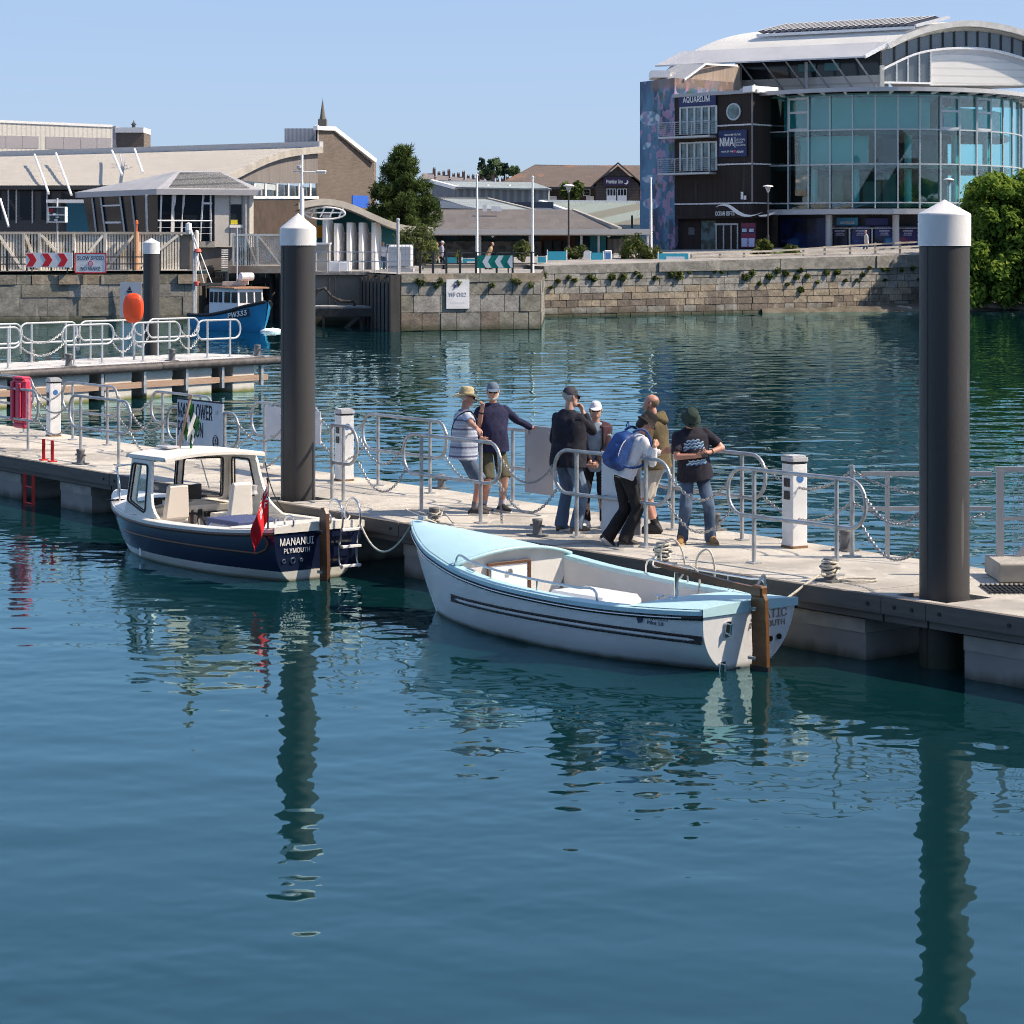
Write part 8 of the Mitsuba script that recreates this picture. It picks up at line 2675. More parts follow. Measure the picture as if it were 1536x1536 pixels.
    if 'shades' in g:
        mb_ = MB()
        for s in (1, -1):
            mb_.hull([H(s * (.031 + a * .026), .092 + o_ - abs(a) * .006 * (a > 0), .012 + b * .017) for a in (-1, 1) for b in (-1, 1) for o_ in (0, .012)])
            mb_.beam(H(s * .062, .088, .02), H(s * .086, -.01, .025), .006, .008)
        mb_.beam(H(-.02, .105, .022), H(.02, .105, .022), .006, .008)
        put('sunglasses', trimesh.Trimesh(*mb_.get(), process=False), SHADES, smooth=False)
    if 'beard' in g:
        t = fuse([hullpts(ball(H(0, .070, -.090), .026), ball(H(.042, .040, -.07), .026), ball(H(-.042, .040, -.07), .026)), hullpts(ball(H(.042, .04, -.07), .026), ball(H(.070, .012, -.02), .016)), hullpts(ball(H(-.042, .04, -.07), .026), ball(H(-.070, .012, -.02), .016))], .02, 3)
        put('beard', t, g['beard'])
    return dict(k=k, put=put, H=H, up=up, Rl=Rl, Rh=Rh, arms=arms, legs=legs, to_world=to_world, loc=loc, rg=rg, big=big, S=S, fuse=fuse)


def foot_at(px, py):
    return deckpt(px, py)


NAVYK = mat('navy_knit', vary(C(.014, .016, .062), C(.009, .010, .038), 30), .9)
NAVYJ = mat('navy_fleece', vary(C(.012, .014, .028), C(.007, .008, .016), 25), .9)
JEAN = mat('jeans_pale', vary(C(.125, .185, .28), C(.065, .105, .175), 5, lo=.35, hi=.65), .85)
JEAND = mat('jeans_mid', vary(C(.085, .13, .21), C(.03, .055, .11), 4, lo=.35, hi=.65), .85)
DENIM = mat('denim_shorts', vary(C(.105, .145, .215), C(.06, .09, .145), 6), .85)
OLIVE = mat('olive_cloth', vary(C(.10, .095, .06), C(.06, .058, .036), 6), .85)
KHAKI = mat('khaki_hoodie', vary(C(.135, .105, .052), C(.08, .062, .032), 6), .9)
CREAMC = mat('cream_shorts', vary(C(.50, .47, .42), C(.40, .37, .33), 6), .85)
BLACKC = mat('black_cloth', vary(C(.014, .013, .016), C(.008, .008, .010), 8), .9)
WHITEC = mat('white_cloth', vary(C(.72, .73, .77), C(.60, .61, .66), 6), .85)
PLAID = mat('plaid_shirt', proc(lambda p, n, uv: mix(mix(C(.44, .49, .60), C(.33, .38, .49), smoothstep(.45, .55, dr.abs(dr.sin(p.z * 62)))), C(.09, .105, .19), smoothstep(.93, .975, dr.abs(dr.sin(p.z * 26 + .4))))), .85)
STRAW = mat('straw_hat', vary(C(.50, .43, .27), C(.38, .32, .19), 40), .85)
BANDM = mat('hat_band', (.22, .19, .12), .8)
GREYBLUE = mat('cap_greyblue', (.12, .17, .24), .85)
NAVYCAP = mat('cap_navy', vary(C(.022, .025, .045), C(.05, .05, .06), 30), .85)
TRAIN = mat('trainer_dark', (.03, .03, .035), .7)
TAN = mat('tan_suede', vary(C(.34, .20, .09), C(.25, .14, .06), 12), .85)
BROWNS = mat('brown_shoe', (.11, .085, .065), .7)
SOCKG = mat('sock_grey', (.16, .15, .17), .9)
SOCKL = mat('sock_lavender', (.42, .38, .52), .9)
SOLEW = mat('sole_white', (.62, .60, .56), .7)
SOLET = mat('sole_tan', (.40, .30, .18), .8)

RAILZ = DZ + 1.06
# 1 straw hat
p1_ = foot_at(711, 772)
rr_ = near_row(729)
a1 = person('man in straw hat, striped blue shirt and denim shorts leaning on the near railing', p1_, DZ, 78, 1.70,
            {'pelvis': (.02, -.17, .90), 'lean': 4, 'hyaw': 0, 'hpitch': 4, 'handR': np.array((rr_[0] - .02, rr_[1] + .10, RAILZ + .055)), 'worldR': 1, 'hdirR': None, 'palmR': (0, -.1, -1), 'curlR': .7, 'elbowR': (.5, -.6, -.6),
             'handL': (-.05, .12, 1.44), 'hdirL': (.15, .12, .5), 'palmL': (.2, -1, 0), 'curlL': .9, 'elbowL': (-.3, .6, -.9), 'footR': (.10, -.02, 0), 'footL': (-.10, .10, 0), 'bulk': 1.06, 'belly': .035},
            {'top': (PLAID, .78, .80), 'loose': .032, 'fold': .009, 'legs': (DENIM, 1, .1, .10), 'shoes': (TRAIN, SOLEW, 0, LACE), 'socks': SOCKG, 'hat': ('brim', STRAW, BANDM), 'hair': ('fringe', HAIRG), 'shades': 1})
H_ = a1['H']
up_, Rl_ = a1['up'], a1['Rl']
st = [up_(.14, .05, 1.47), up_(.08, .15, 1.36), up_(-.06, .18, 1.2), up_(-.16, .14, 1.06)]
stb = [up_(.14, .05, 1.47), up_(.13, -.08, 1.42), up_(.02, -.155, 1.25), up_(-.14, -.12, 1.08)]
a1['put']('camera_strap', trimesh.Trimesh(*MB().tube(spline(st, 20), .011, 6).tube(spline(stb, 20), .011, 6).get(), process=False), BLACKC)
w_ = a1['arms'][-1][2]
e_ = a1['arms'][-1][1]
a1['put']('watch', trimesh.Trimesh(*MB().cyl(w_ + (e_ - w_) * .12, w_ + (e_ - w_) * .22, .036, 14).get(), process=False), BLKP)

# 2 navy sweater
p2_ = foot_at(738, 768)
hl = far_row(803)
a2 = person('white bearded man in navy sweater and olive shorts, hand on the far railing', p2_, DZ, 156, 1.74,
            {'pelvis': (0, 0, .92), 'lean': 2, 'hyaw': -22, 'hpitch': 2, 'handL': np.array((hl[0] - .04, hl[1] - .03, RAILZ + .05)), 'worldL': 1, 'palmL': (0, .2, -1), 'curlL': .45, 'elbowL': (-.4, -.5, -.6),
             'handR': (.22, .16, 1.02), 'footR': (.12, -.02, 0), 'footL': (-.12, .04, 0), 'bulk': 1.10, 'belly': .05},
            {'top': (NAVYK, 1.93, .84), 'loose': .03, 'collar': .012, 'legs': (OLIVE, 1, .1, .098), 'shoes': (TRAIN, SOLEW), 'socks': SOCKL, 'hat': ('cap', GREYBLUE), 'hair': ('fringe', HAIRG), 'beard': HAIRG, 'shades': 1}, 1)

# 3 navy fleece, back to us
p3_ = foot_at(851, 799)
a3 = person('tall man seen from behind in navy fleece and jeans, hand raised to his chin', p3_, DZ, 42, 1.80,
            {'pelvis': (0, 0, .93), 'lean': 3, 'hyaw': -20, 'hpitch': 4, 'handR': (.09, .19, 1.46), 'hdirR': (-.5, .1, .8), 'palmR': (-.4, -1, 0), 'curlR': .8, 'elbowR': (.35, .5, -1), 'handL': (-.10, .24, 1.12), 'footR': (.14, .0, 0), 'footL': (-.14, .03, 0), 'bulk': 1.12, 'belly': .03},
            {'top': (NAVYJ, 1.9, .80), 'loose': .04, 'collar': .02, 'fold': .016, 'legs': (JEAN, 2.2, .078, .085), 'shoes': (BROWNS, SOLEW), 'hat': ('cap', NAVYCAP), 'hair': ('fringe', HAIRG), 'shades': 1}, 1)

# 4 woman in the white cap
p4_ = foot_at(894, 791)
MAROON = mat('maroon_jacket', vary(C(.06, .025, .035), C(.025, .018, .024), 3), .85)
TOPG = mat('blue_grey_top', vary(C(.30, .38, .46), C(.22, .29, .37), 8), .85)
a4 = person('woman in white cap and dark sunglasses with open dark jacket, hands clasped', p4_, DZ, 192, 1.60,
            {'pelvis': (0, 0, .92), 'lean': 2, 'hyaw': 12, 'hpitch': 0, 'handR': (.035, .22, .92), 'hdirR': (-.5, .6, -.5), 'palmR': (-1, 0, .2), 'handL': (-.035, .22, .92), 'hdirL': (.5, .6, -.5), 'palmL': (1, 0, .2), 'curlR': .8, 'curlL': .8,
             'elbowR': (.8, -.4, 0), 'elbowL': (-.8, -.4, 0), 'footR': (.12, .03, 0), 'footL': (-.10, -.02, 0), 'bulk': .96},
            {'top': (TOPG, .4, .80), 'loose': .018, 'legs': (BLACKC, 1.9, .064, .052), 'shoes': (LACE, SOLEW), 'hat': ('cap', WHITEC), 'hair': ('long', mat('hair_blonde', (.42, .32, .18), .7)), 'shades': 1}, 1)
ms = []
for s in (1, -1):
    a, e, w = a4['arms'][s]
    ms += [capsule(a, .072, e, .058), hullpts(ball(e, .058), disc(w + (e - w) * .1, w - e, .045))]
    for z0, z1 in ((.82, 1.1), (1.1, 1.42)):
        ms.append(hullpts(*[ball(a4['up'](s * x_, y_, z_), .022) for z_ in (z0, z1) for x_, y_ in ((.185, -.06), (.195, .03), (.125, .125))]))
    ms.append(hullpts(ball(a4['up'](s * .16, -.02, 1.43), .05), ball(a4['up'](s * .06, -.05, 1.47), .03), ball(a4['up'](s * .09, .07, 1.42), .025)))
ms.append(hullpts(*[ball(a4['up'](x_, -.115, z_), .02) for x_ in (-.15, .15) for z_ in (.82, 1.4)]))
a4['put']('jacket', crease(fuse(ms, .024, 5), .008, (11, 11, 6), 4), MAROON)

# 5 backpack person
p5_ = foot_at(932, 819)
rr_ = near_row(982)
a5 = person('person in white top and black sun hat with blue backpack bending over the railing', p5_, DZ, 62, 1.66,
            {'pelvis': (0, .05, .905), 'lean': 21, 'tilt': 5, 'hyaw': -10, 'hpitch': 28, 'handR': np.array((rr_[0] + .0, rr_[1] + .06, RAILZ + .16)), 'worldR': 1, 'hdirR': (-.3, .6, .3), 'palmR': (-1, 0, 0), 'curlR': .8, 'elbowR': (.3, .3, -1), 'handL': (-.02, .62, 1.16), 'hdirL': (.4, .6, .2), 'palmL': (1, 0, 0), 'curlL': .8, 'elbowL': (-.3, .2, -1),
             'footR': (.09, -.02, 0), 'footL': (-.10, -.15, .035), 'toeL': (-.1, .8, -.62), 'bulk': .95},
            {'top': (WHITEC, 1.9, .88), 'loose': .022, 'legs': (BLACKC, 2.2, .082, .088), 'shoes': (TRAIN, SOLEW, 0, LACE), 'hat': ('bucket', mat('hat_black', (.012, .012, .014), .9)), 'hair': ('long', mat('hair_dark', (.02, .014, .012), .6))}, 1)
BPK = mat('backpack_blue', vary(C(.010, .060, .25), C(.008, .036, .16), 12), .6)
up_ = a5['up']
ms = [hullpts(*[ball(up_(x_, y_, z_), r_) for x_, y_, z_, r_ in ((-.08, -.16, 1.38, .06), (.08, -.16, 1.38, .06), (-.10, -.17, 1.0, .07), (.10, -.17, 1.0, .07), (-.08, -.22, 1.32, .08), (.08, -.22, 1.32, .08), (-.10, -.25, 1.12, .08), (.10, -.25, 1.12, .08), (-.10, -.24, 1.02, .08), (.10, -.24, 1.02, .08), (0, -.18, 1.41, .05))])]
bk = a5['put']('backpack', crease(fuse(ms, .03, 3), .006, (9, 9, 9), 2), BPK)
a5['put']('pocket', fuse([hullpts(*[ball(up_(x_, y_, z_), .03) for x_, y_, z_ in ((-.08, -.30, 1.22), (.08, -.30, 1.22), (-.09, -.32, 1.04), (.09, -.32, 1.04))])], .03, 2), BPK, parent=bk)
stp = MB()
for s in (1, -1):
    stp.tube(spline([up_(s * .10, -.16, 1.45), up_(s * .125, -.03, 1.53), up_(s * .125, .13, 1.40), up_(s * .15, .155, 1.22), up_(s * .19, .05, 1.08), up_(s * .15, -.15, 1.02)], 24), .017, 6)
a5['put']('straps', trimesh.Trimesh(*stp.get(), process=False), BPK, parent=bk)
a5['put']('haul_loop', trimesh.Trimesh(*MB().tube(spline([up_(-.04, -.20, 1.49), up_(0, -.22, 1.56), up_(.04, -.2, 1.49)], 10), .008, 5).get(), process=False), BPK, parent=bk)
a5['put']('piping', trimesh.Trimesh(*MB().tube(spline([up_(.135, -.20, 1.38), up_(.155, -.27, 1.28), up_(.165, -.28, 1.12), up_(.15, -.22, 1.0)], 16), .006, 5).get(), process=False), WHITEC, parent=bk)

# 6 bald man
p6_ = foot_at(986, 799)
a6 = person('bald bearded man in khaki hoodie and cream shorts standing behind the backpack person', p6_, DZ, 292, 1.72,
            {'pelvis': (0, .0, .92), 'lean': 5, 'hyaw': 6, 'hpitch': 6, 'handL': (-.10, .24, 1.10), 'hdirL': (.2, 1, .1), 'palmL': (1, 0, -.3), 'curlL': .7, 'elbowL': (-.7, -.6, -.3), 'handR': (.08, .28, 1.10), 'footR': (.10, .05, 0), 'footL': (-.11, -.02, 0), 'bulk': 1.08, 'belly': .03},
            {'top': (KHAKI, 1.9, .82), 'loose': .04, 'fold': .012, 'legs': (CREAMC, 1, .1, .105), 'shoes': (TRAIN, BLKP, .02), 'socks': BLACKC, 'beard': mat('beard_stubble', (.20, .13, .09), .8), 'hair': ('fringe', 'mat_beard_stubble')}, 0)
up_ = a6['up']
a6['put']('hood', crease(fuse([hullpts(ball(up_(-.10, -.07, 1.49), .05), ball(up_(.10, -.07, 1.49), .05), ball(up_(0, -.13, 1.43), .065), ball(up_(0, -.115, 1.52), .045)), capsule(up_(-.10, -.06, 1.49), .045, up_(-.075, .06, 1.46), .03), capsule(up_(.10, -.06, 1.49), .045, up_(.075, .06, 1.46), .03)], .024, 4), .01, (12, 12, 8), 7), KHAKI)

# 7 wave print
p7_ = foot_at(1045, 816)
TEE = mat('tshirt_navy', vary(C(.020, .019, .035), C(.012, .012, .022), 12), .9)
a7 = person('man in green bucket hat and navy wave print shirt looking down at his phone', p7_, DZ, 172, 1.68,
            {'pelvis': (.03, 0, .925), 'lean': 7, 'tilt': 7, 'hyaw': 6, 'hpitch': 46, 'handR': (.06, .29, 1.13), 'hdirR': (-.6, .7, .25), 'palmR': (-.6, -.3, .8), 'curlR': .65, 'handL': (-.10, .27, 1.17), 'hdirL': (.8, .5, .2), 'palmL': (.4, -.2, -.8), 'curlL': .7, 'elbowR': (1, -.3, -.3), 'elbowL': (-1, -.3, -.3),
             'footR': (.19, .02, 0), 'footL': (-.17, .03, 0), 'toeR': (.5, 1, 0), 'toeL': (-.2, 1, 0), 'bulk': 1.1, 'belly': .035},
            {'top': (TEE, .80, .83), 'loose': .034, 'fold': .010, 'legs': (JEAND, 2.2, .080, .072), 'shoes': (TAN, SOLET, .05, LACE), 'hat': ('bucket', mat('hat_green', (.022, .042, .036), .9)), 'hair': ('fringe', HAIRG), 'shades': 1}, 0)
up_, Rl_ = a7['up'], a7['Rl']
PR = [mat('print_pale_blue', (.50, .66, .78), .8), mat('print_mid_blue', (.10, .22, .42), .8)]
for i, (z, x0, x1) in enumerate(((1.355, -.07, .10), (1.315, -.12, .13), (1.275, -.12, .14), (1.235, -.13, .14), (1.10, -.12, .10), (1.07, -.13, .13))):
    for j in (0, 1):
        pts = []
        for q in np.linspace(0, 1, 46):
            x = x0 + (x1 - x0) * q
            zz = z - .016 * j + .009 * (2 / math.pi) * math.asin(math.sin(x * 110 + i * .8))
            ry = (.116 + .034) * 1.1 if z > 1.2 else (.108 + .034 + .03) * 1.1
            rx = (.166 + .034) * 1.1
            y = (.012 if z > 1.2 else .026) + ry * math.sqrt(max(0, 1 - (x / rx) ** 2)) + .010
            pts.append(up_(x, y, zz))
        pts = np.array(pts)
        mb_ = MB()
        hgt = Rl_ @ np.array((0, 0, .0065 if j == 0 else .008))
        mb_.grid(np.stack([pts - hgt, pts + hgt], 1))
        a7['put']('wave_print', trimesh.Trimesh(*mb_.get(), process=False), PR[j], smooth=False)
ph = a7['arms'][1][2] + np.array((-.075, .07, .035))
q = chamfer_box((.075, .012, .145), .004) @ rot((1, 0, 0), 55).T + ph
a7['put']('phone', trimesh.convex.convex_hull(q), BLKP, smooth=False)
w_, e_ = a7['arms'][-1][2], a7['arms'][-1][1]
a7['put']('wristband', trimesh.Trimesh(*MB().cyl(w_ + (e_ - w_) * .12, w_ + (e_ - w_) * .18, .036, 14).get(), process=False), BLKP)

# people far off on the quay
K_ = 1.48
far_people = [
    (575, 100.5, LZ, 175, 1.65, 'person in white and blue standing beside the white fins on the quay', {'top': (WHITEC, .5, .82), 'legs': (JEAN, 2.2, .07, .07), 'shoes': (LACE, None), 'hair': ('long', mat('hair_fair', (.40, .28, .14), .7))}),
    (654, 101.0, LZ, 60, 1.62, 'person in pale pink top walking behind the pier fence', {'top': (mat('cloth_pink', (.55, .40, .42), .8), .6, .82), 'legs': (CREAMC, 2.2, .07, .07), 'shoes': (TRAIN, None), 'hair': ('fringe', mat('hair_brown', (.10, .06, .04), .7))}),
    (662, 100.5, LZ, 85, 1.70, 'person in lilac top and white hat walking behind the pier fence', {'top': (mat('cloth_lilac', (.33, .34, .46), .8), 1.9, .80), 'legs': (BLACKC, 2.2, .07, .07), 'shoes': (TRAIN, None), 'hat': ('cap', WHITEC)}),
    (732, 100.0, LZ, 100, 1.68, 'person in tan shirt leaning behind the teal chevron sign', {'top': (mat('cloth_tan', (.42, .30, .17), .8), .6, .82), 'legs': (OLIVE, 2.2, .07, .07), 'shoes': (TRAIN, None), 'hair': ('fringe', mat('hair_black', (.02, .015, .012), .7))}),
    (1300, 116.0, 3.62, 255, 1.72, 'person in cream jacket and pale jeans walking in front of the aquarium posters', {'top': (mat('cloth_cream', (.58, .52, .47), .8), 1.9, .80), 'legs': (JEAN, 2.2, .07, .07), 'shoes': (LACE, None), 'hair': ('fringe', mat('hair_dark_b', (.05, .035, .03), .7))}),
]
for px, d, z, fa, h, lab, wear in far_people:
    person(lab, ((px - 768) / 2500 * d, d * K_), z, fa, h, {'footR': (.10, .14, 0), 'footL': (-.10, -.16, 0), 'lean': 5 if px != 732 else 25}, wear, 1, None, fine=False)
# ---------------------------------------------------------------- vegetation (depth units of the far shore)
FPX, DEPTH = 2500.0, 1.48


def leafmat(name, a, b, tr=.5, sc=1.2):
    scene['mat_' + name] = {'type': 'principledthin', 'base_color': vary(C(*a), C(*b), sc), 'roughness': .55, 'diff_trans': tr, 'spec_trans': 0.0}
    return 'mat_' + name


LEAF1 = leafmat('leaf_bright', (.27, .37, .07), (.14, .23, .045), .9, .9)
LEAF2 = leafmat('leaf_olive', (.17, .20, .075), (.10, .13, .05), .6, 2)
LEAF3 = leafmat('needle_dark', (.11, .155, .05), (.06, .095, .032), .4, 1.5)
LEAF4 = leafmat('leaf_wall', (.17, .20, .06), (.09, .12, .035), .5, 4)
BARK = mat('bark', vary(C(.12, .09, .07), C(.07, .055, .045), 4), .9)


def leaves(mb, centers, normals, size, rng, aspect=.55, bend=.2):
    """one bent rhombic leaf (two triangles) per centre"""
    n = len(centers)
    d = rng.normal(size=(n, 3))
    nn = normals / np.maximum(np.linalg.norm(normals, axis=1, keepdims=True), 1e-9)
    a = d - nn * (d * nn).sum(1, keepdims=True)
    a /= np.linalg.norm(a, axis=1, keepdims=True)
    b = np.cross(nn, a)
    s = size * rng.uniform(.6, 1.3, (n, 1))
    p0, p2 = centers - a * s, centers + a * s
    p1 = centers + b * s * aspect + nn * s * bend
    p3 = centers - b * s * aspect + nn * s * bend
    v = np.stack([p0, p1, p2, p3], 1).reshape(-1, 3)
    i = np.arange(n)[:, None] * 4
    f = np.vstack([i + [0, 1, 2], i + [0, 2, 3]])
    mb.add(v, f)


def clump_points(rng, c, r, n, shell=.45):
    d = rng.normal(size=(n, 3))
    d /= np.linalg.norm(d, axis=1, keepdims=True)
    q = c + d * r * rng.uniform(shell, 1.0, (n, 1))
    return q, d + rng.normal(scale=.55, size=(n, 3)) + (0, 0, .35)


def bush(name, px, py, d, w, h, label, m, cat='bush', n=900, leaf=.10, seed=1, group=None, clumps=14, stems=True):
    rng = np.random.default_rng(seed)
    c0 = np.array((X(px, d), d, Z(py, d)))
    k = thing(name, label, cat, group)
    mb, st = MB(), MB()
    for i in range(clumps):
        a = rng.uniform(0, 2 * math.pi)
        q = rng.uniform(0, 1)
        zz = rng.uniform(.15, 1)
        rad = w * .5 * math.sqrt(1 - (zz - .35) ** 2 * 1.2) * q ** .5
        c = c0 + (rad * math.cos(a), rad * math.sin(a) / DEPTH, h * zz * (1 - .35 * q))
        r_ = np.array([1, 1 / DEPTH, 1]) * w * rng.uniform(.13, .24)
        p, nn = clump_points(rng, c, r_, n // clumps)
        p[:, 2] = np.maximum(p[:, 2], c0[2] + .03)
        leaves(mb, p, nn, leaf, rng)
        st.tube([c0 + (rad * .2 * math.cos(a), 0, 0), c0 * .5 + c * .5 + (0, 0, .0), c], [.03, .02, .008], 4)
    part(k, 'foliage', mb, m)
    part(k, 'stems', st, BARK)
    return k


# broad leaved tree at the right
rng = np.random.default_rng(31)
k = thing('leafy_tree', 'broad bright green leafy tree leaning over the foreshore at the right', 'tree')
d = 109.0
mb, tk = MB(), MB()
base = np.array((X(1520, 112), 112.0, 1.6))
tops = []
for i in range(430):
    # clumps fill an uneven dome from px 1385 to beyond the frame
    px = rng.uniform(1448, 1680)
    top = 262 + 40 * max(0, (1490 - px) / 42) ** 1.5 + 5 * math.sin(px * .11)
    py = top + (452 - top) * rng.uniform(0.02, 1) ** 1.15
    if px < 1425 and py > 440:
        continue
    dd_ = d + rng.uniform(-1.6, 3.0) + 1.6 * max(0, 1 - (py - 262) / 120)
    c = np.array((X(px, dd_), dd_, max(Z(py, dd_), .45)))
    r_ = rng.uniform(.5, .95)
    p, nn = clump_points(rng, c, r_ * np.array([1, .8, .85]), int(170 * r_), .25)
    p[:, 2] = np.maximum(p[:, 2], .35)
    leaves(mb, p, nn + rng.normal(scale=.5, size=nn.shape), .20, rng, .6)
    if i % 5 == 0:
        tk.tube([base + rng.normal(scale=.2, size=3) * (1, .3, 0), (base + c) / 2 + (0, 0, .7), c], [.16, .09, .02], 6)
part(k, 'crown', mb, LEAF1)
part(k, 'trunk', tk.tube([base - (0, 0, 1), base + (.1, 0, 1.2), base + (.0, 0, 3.5)], [.42, .34, .2], 8), BARK)

# pine
rng = np.random.default_rng(5)
k = thing('pine_tree', 'dark green bushy pine tree beside the brick gable building', 'tree')
d = 106.0
mb, tk = MB(), MB()
bx0 = np.array((X(603, d), d, LZ))
H = Z(222, d) - LZ
tk.tube([bx0, bx0 + (0, 0, H * .4), bx0 + (.1, 0, H * .75), bx0 + (-.05, 0, H * .96)], [.22, .17, .09, .02], 8)
for i in range(125):
    f = .27 + .73 * rng.uniform(0, 1) ** 1.25
    reach = 3.35 * max(0, 1.0 - f) ** .62 * rng.uniform(.72, 1.06)
    a = rng.uniform(0, 2 * math.pi)
    o = bx0 + (0, 0, .12 + H * f * .92)
    tip = o + (reach * math.cos(a), reach * math.sin(a) / DEPTH, .15 + .55 * (1 - f) * rng.uniform(-.4, 1) + .25)
    tk.tube([o, (o + tip) / 2 + (0, 0, -.08), tip], [.05, .035, .012], 5)
    for j in range(5):
        c = o + (tip - o) * (.38 + .62 * j / 4) + rng.normal(scale=.10, size=3)
        n_ = 46
        dirs = rng.normal(size=(n_, 3)) + (0, 0, .75)
        dirs /= np.linalg.norm(dirs, axis=1, keepdims=True)
        ln = rng.uniform(.22, .42, (n_, 1))
        s_ = np.cross(dirs, rng.normal(size=(n_, 3)))
        s_ /= np.linalg.norm(s_, axis=1, keepdims=True)
        r0 = c + rng.normal(scale=.12, size=(n_, 3))
        v = np.stack([r0 - s_ * .035, r0 + s_ * .035, r0 + dirs * ln], 1).reshape(-1, 3)
        mb.add(v, np.arange(n_ * 3).reshape(-1, 3))
part(k, 'crown', mb, LEAF3)
part(k, 'trunk', tk, BARK)

bush('bush', 626, 398, 97, 2.6, 2.45, 'olive green tamarisk bush right of the stacked water tank', LEAF2, n=2600, leaf=.09, seed=2, clumps=22)
bush('bush', 785, 393, 104, 1.5, 1.35, 'olive bush on the quay beside the pier end flagpole', LEAF2, n=900, seed=3)
bush('bush', 864, 393, 108, 1.6, 1.2, 'grey green bush at the foot of the dark street lamp', LEAF2, n=900, seed=4)
bush('bush', 960, 391, 108, 2.5, 1.65, 'large light green bush on the wall in front of the mural', LEAF4, n=1800, seed=5, clumps=20)
bush('bush', 983, 391, 107.8, 1.2, .9, 'small dark bush at the right foot of the large bush', LEAF2, n=500, seed=6)
bush('bush', 1145, 388, 111, 1.4, 1.25, 'rounded green bush at the foot of the aquarium street lamp', LEAF4, n=900, seed=7)
bush('bush', 1190, 388, 111.5, 1.3, 1.0, 'upright light green bush right of the aquarium street lamp', LEAF4, n=800, seed=8)
bush('bush', 1167, 388, 111.2, 1.0, .55, 'low yellow green plant between the two aquarium bushes', LEAF1, n=400, seed=9)
# yucca
k = thing('yucca_palm', 'spiky yellow green yucca behind the pier fence', 'plant')
rng = np.random.default_rng(12)
d = 104
c = np.array((X(687, d), d, Z(388, d)))
mb = MB()
for i in range(46):
    a, e = rng.uniform(0, 6.283), rng.uniform(.1, 1.4)
    u = np.array((math.cos(a) * math.cos(e), math.sin(a) * math.cos(e) / DEPTH, math.sin(e)))
    s_ = unit(np.cross(u, (0, 0, 1))) * .04
    mb.add([c - s_, c + s_, c + u * rng.uniform(.45, .72)], [[0, 1, 2]])
part(k, 'leaves', mb, leafmat('yucca', (.22, .24, .05), (.13, .17, .04), .5, 3))
part(k, 'stem', MB().cyl(c - (0, 0, .9), c, .08, 6), BARK)

# plants rooted in the long wall
rng = np.random.default_rng(15)
spots = [(812, 413, 1.0), (836, 421, .4), (826, 431, .3), (852, 416, .4), (861, 420, .5), (884, 415, .5), (890, 419, .5), (917, 415, .9), (934, 416, 1.1), (953, 409, .3), (959, 414, .45), (982, 417, .5), (1006, 411, 1.0), (1017, 413, 1.1), (1033, 408, .3), (1071, 407, .3), (1082, 408, .3), (1117, 415, .9), (1127, 409, .8), (1138, 425, .4), (1153, 414, .9), (1165, 406, .8), (1178, 410, .8), (1193, 415, .7), (1199, 405, .7), (1210, 414, .6), (1200, 434, .8), (1180, 426, .4), (1239, 409, .7), (1254, 408, .8), (1293, 412, .6), (1302, 402, .4), (1324, 404, .4), (1331, 404, .4), (1351, 405, .4), (1367, 402, .5), (1284, 420, .3), (1326, 420, .3), (1377, 419, .3), (1225, 423, .3), (1267, 420, .3)]
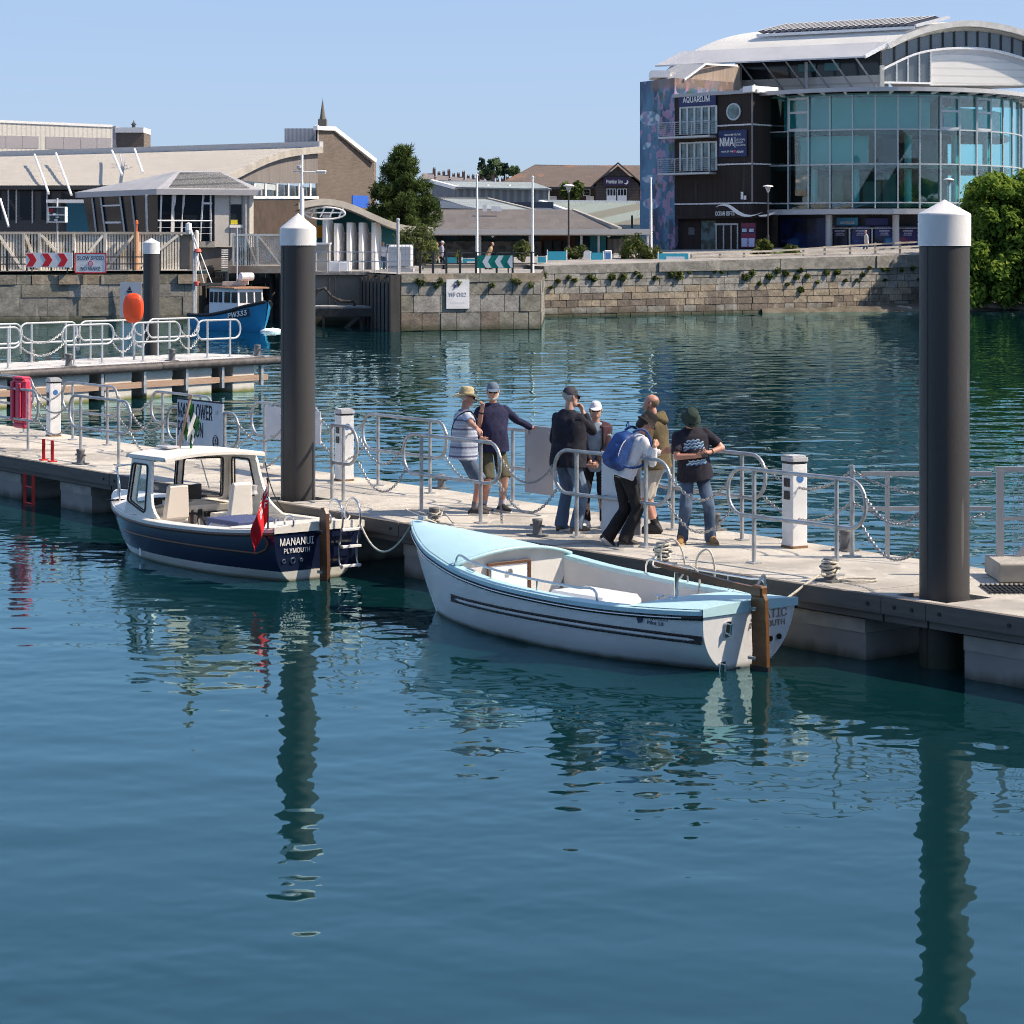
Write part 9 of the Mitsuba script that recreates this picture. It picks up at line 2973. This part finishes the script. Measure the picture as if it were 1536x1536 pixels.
for i, (px, py, s) in enumerate(spots):
    f = (lambda t: (t * WA[1] - WA[0]) / ((WB - WA)[0] - t * (WB - WA)[1]))((px - 768) / FPX)
    c = at_f(WA, WB, f)
    n_ = np.array([wd[1], -wd[0]])
    c3_ = np.array((*(c + n_ * .14), Z(py, c[1])))
    mb = MB()
    m_ = int(150 * s + 40)
    p, nn = clump_points(rng, c3_, np.array([.36, .16, .30]) * (s * .75 + .15), m_, .1)
    leaves(mb, p, nn, .085, rng)
    single('wall_plant', mb, LEAF4 if i % 3 else LEAF2, 'green tuft of plants growing out of the joints of the long harbour wall', 'plant', 'plants in the harbour wall')
for i, px in enumerate((625, 632, 654, 660, 686, 737, 770, 777, 795)):
    f = pxw(PA, PB, px)
    c = at_f(PA, PB, f) + np.array(pnm) * .14
    mb = MB()
    p, nn = clump_points(rng, np.array((*c, 2.52 - .12 * (i % 3))), np.array([.2, .1, .2]), 70, .1)
    leaves(mb, p, nn, .07, rng)
    single('pier_plant', mb, LEAF2, 'small brown green tuft growing under the coping of the lock pier', 'plant', 'plants on the lock pier')

# far trees on the hill
FAR = leafmat('leaf_far', (.15, .22, .11), (.09, .14, .08), .4, .3)
FARD = leafmat('leaf_far_dark', (.075, .11, .09), (.05, .08, .065), .3, .3)
for i, (px, py, w, h, m, lab) in enumerate(((723, 262, 2.4, 4.6, FARD, 'tall blue green conifer on the far hill, leftmost tree there'), (741, 262, 4.6, 4.0, FAR, 'round light green tree on the far hill'), (757, 262, 3.0, 2.6, FARD, 'dark green tree on the far hill right of the round one'), (770, 262, 3.4, 2.0, FAR, 'low green tree on the far hill beside the hotel roof'), (733, 266, 5.0, 1.8, FAR, 'low hedge like tree at the foot of the far hill trees'))):
    d = 440.0
    rng = np.random.default_rng(60 + i)
    c0 = np.array((X(px, d), d, Z(py, d)))
    k = thing('hill_tree', lab, 'tree')
    mb = MB()
    for j in range(26):
        zz = rng.uniform(0, 1)
        wd_ = w * .5 * (1.05 - zz * (.8 if h > w * 1.5 else .55))
        c = c0 + (rng.uniform(-1, 1) * wd_, rng.uniform(-1, 1) * w * .4, zz * h)
        p, nn = clump_points(rng, c, np.array([1, 1, 1]) * w * .17, 60, .3)
        leaves(mb, p, nn, .34, rng)
    part(k, 'crown', mb, m)
    part(k, 'trunk', MB().cyl(c0 - (0, 0, 3), c0 + (0, 0, h * .6), .25, 6), BARK)
d = 190.0
bush('bush', 858, 303, d, 3.0, 2.4, 'dark palm like shrub in front of the hotel wall', LEAF3, n=900, leaf=.3, seed=21)
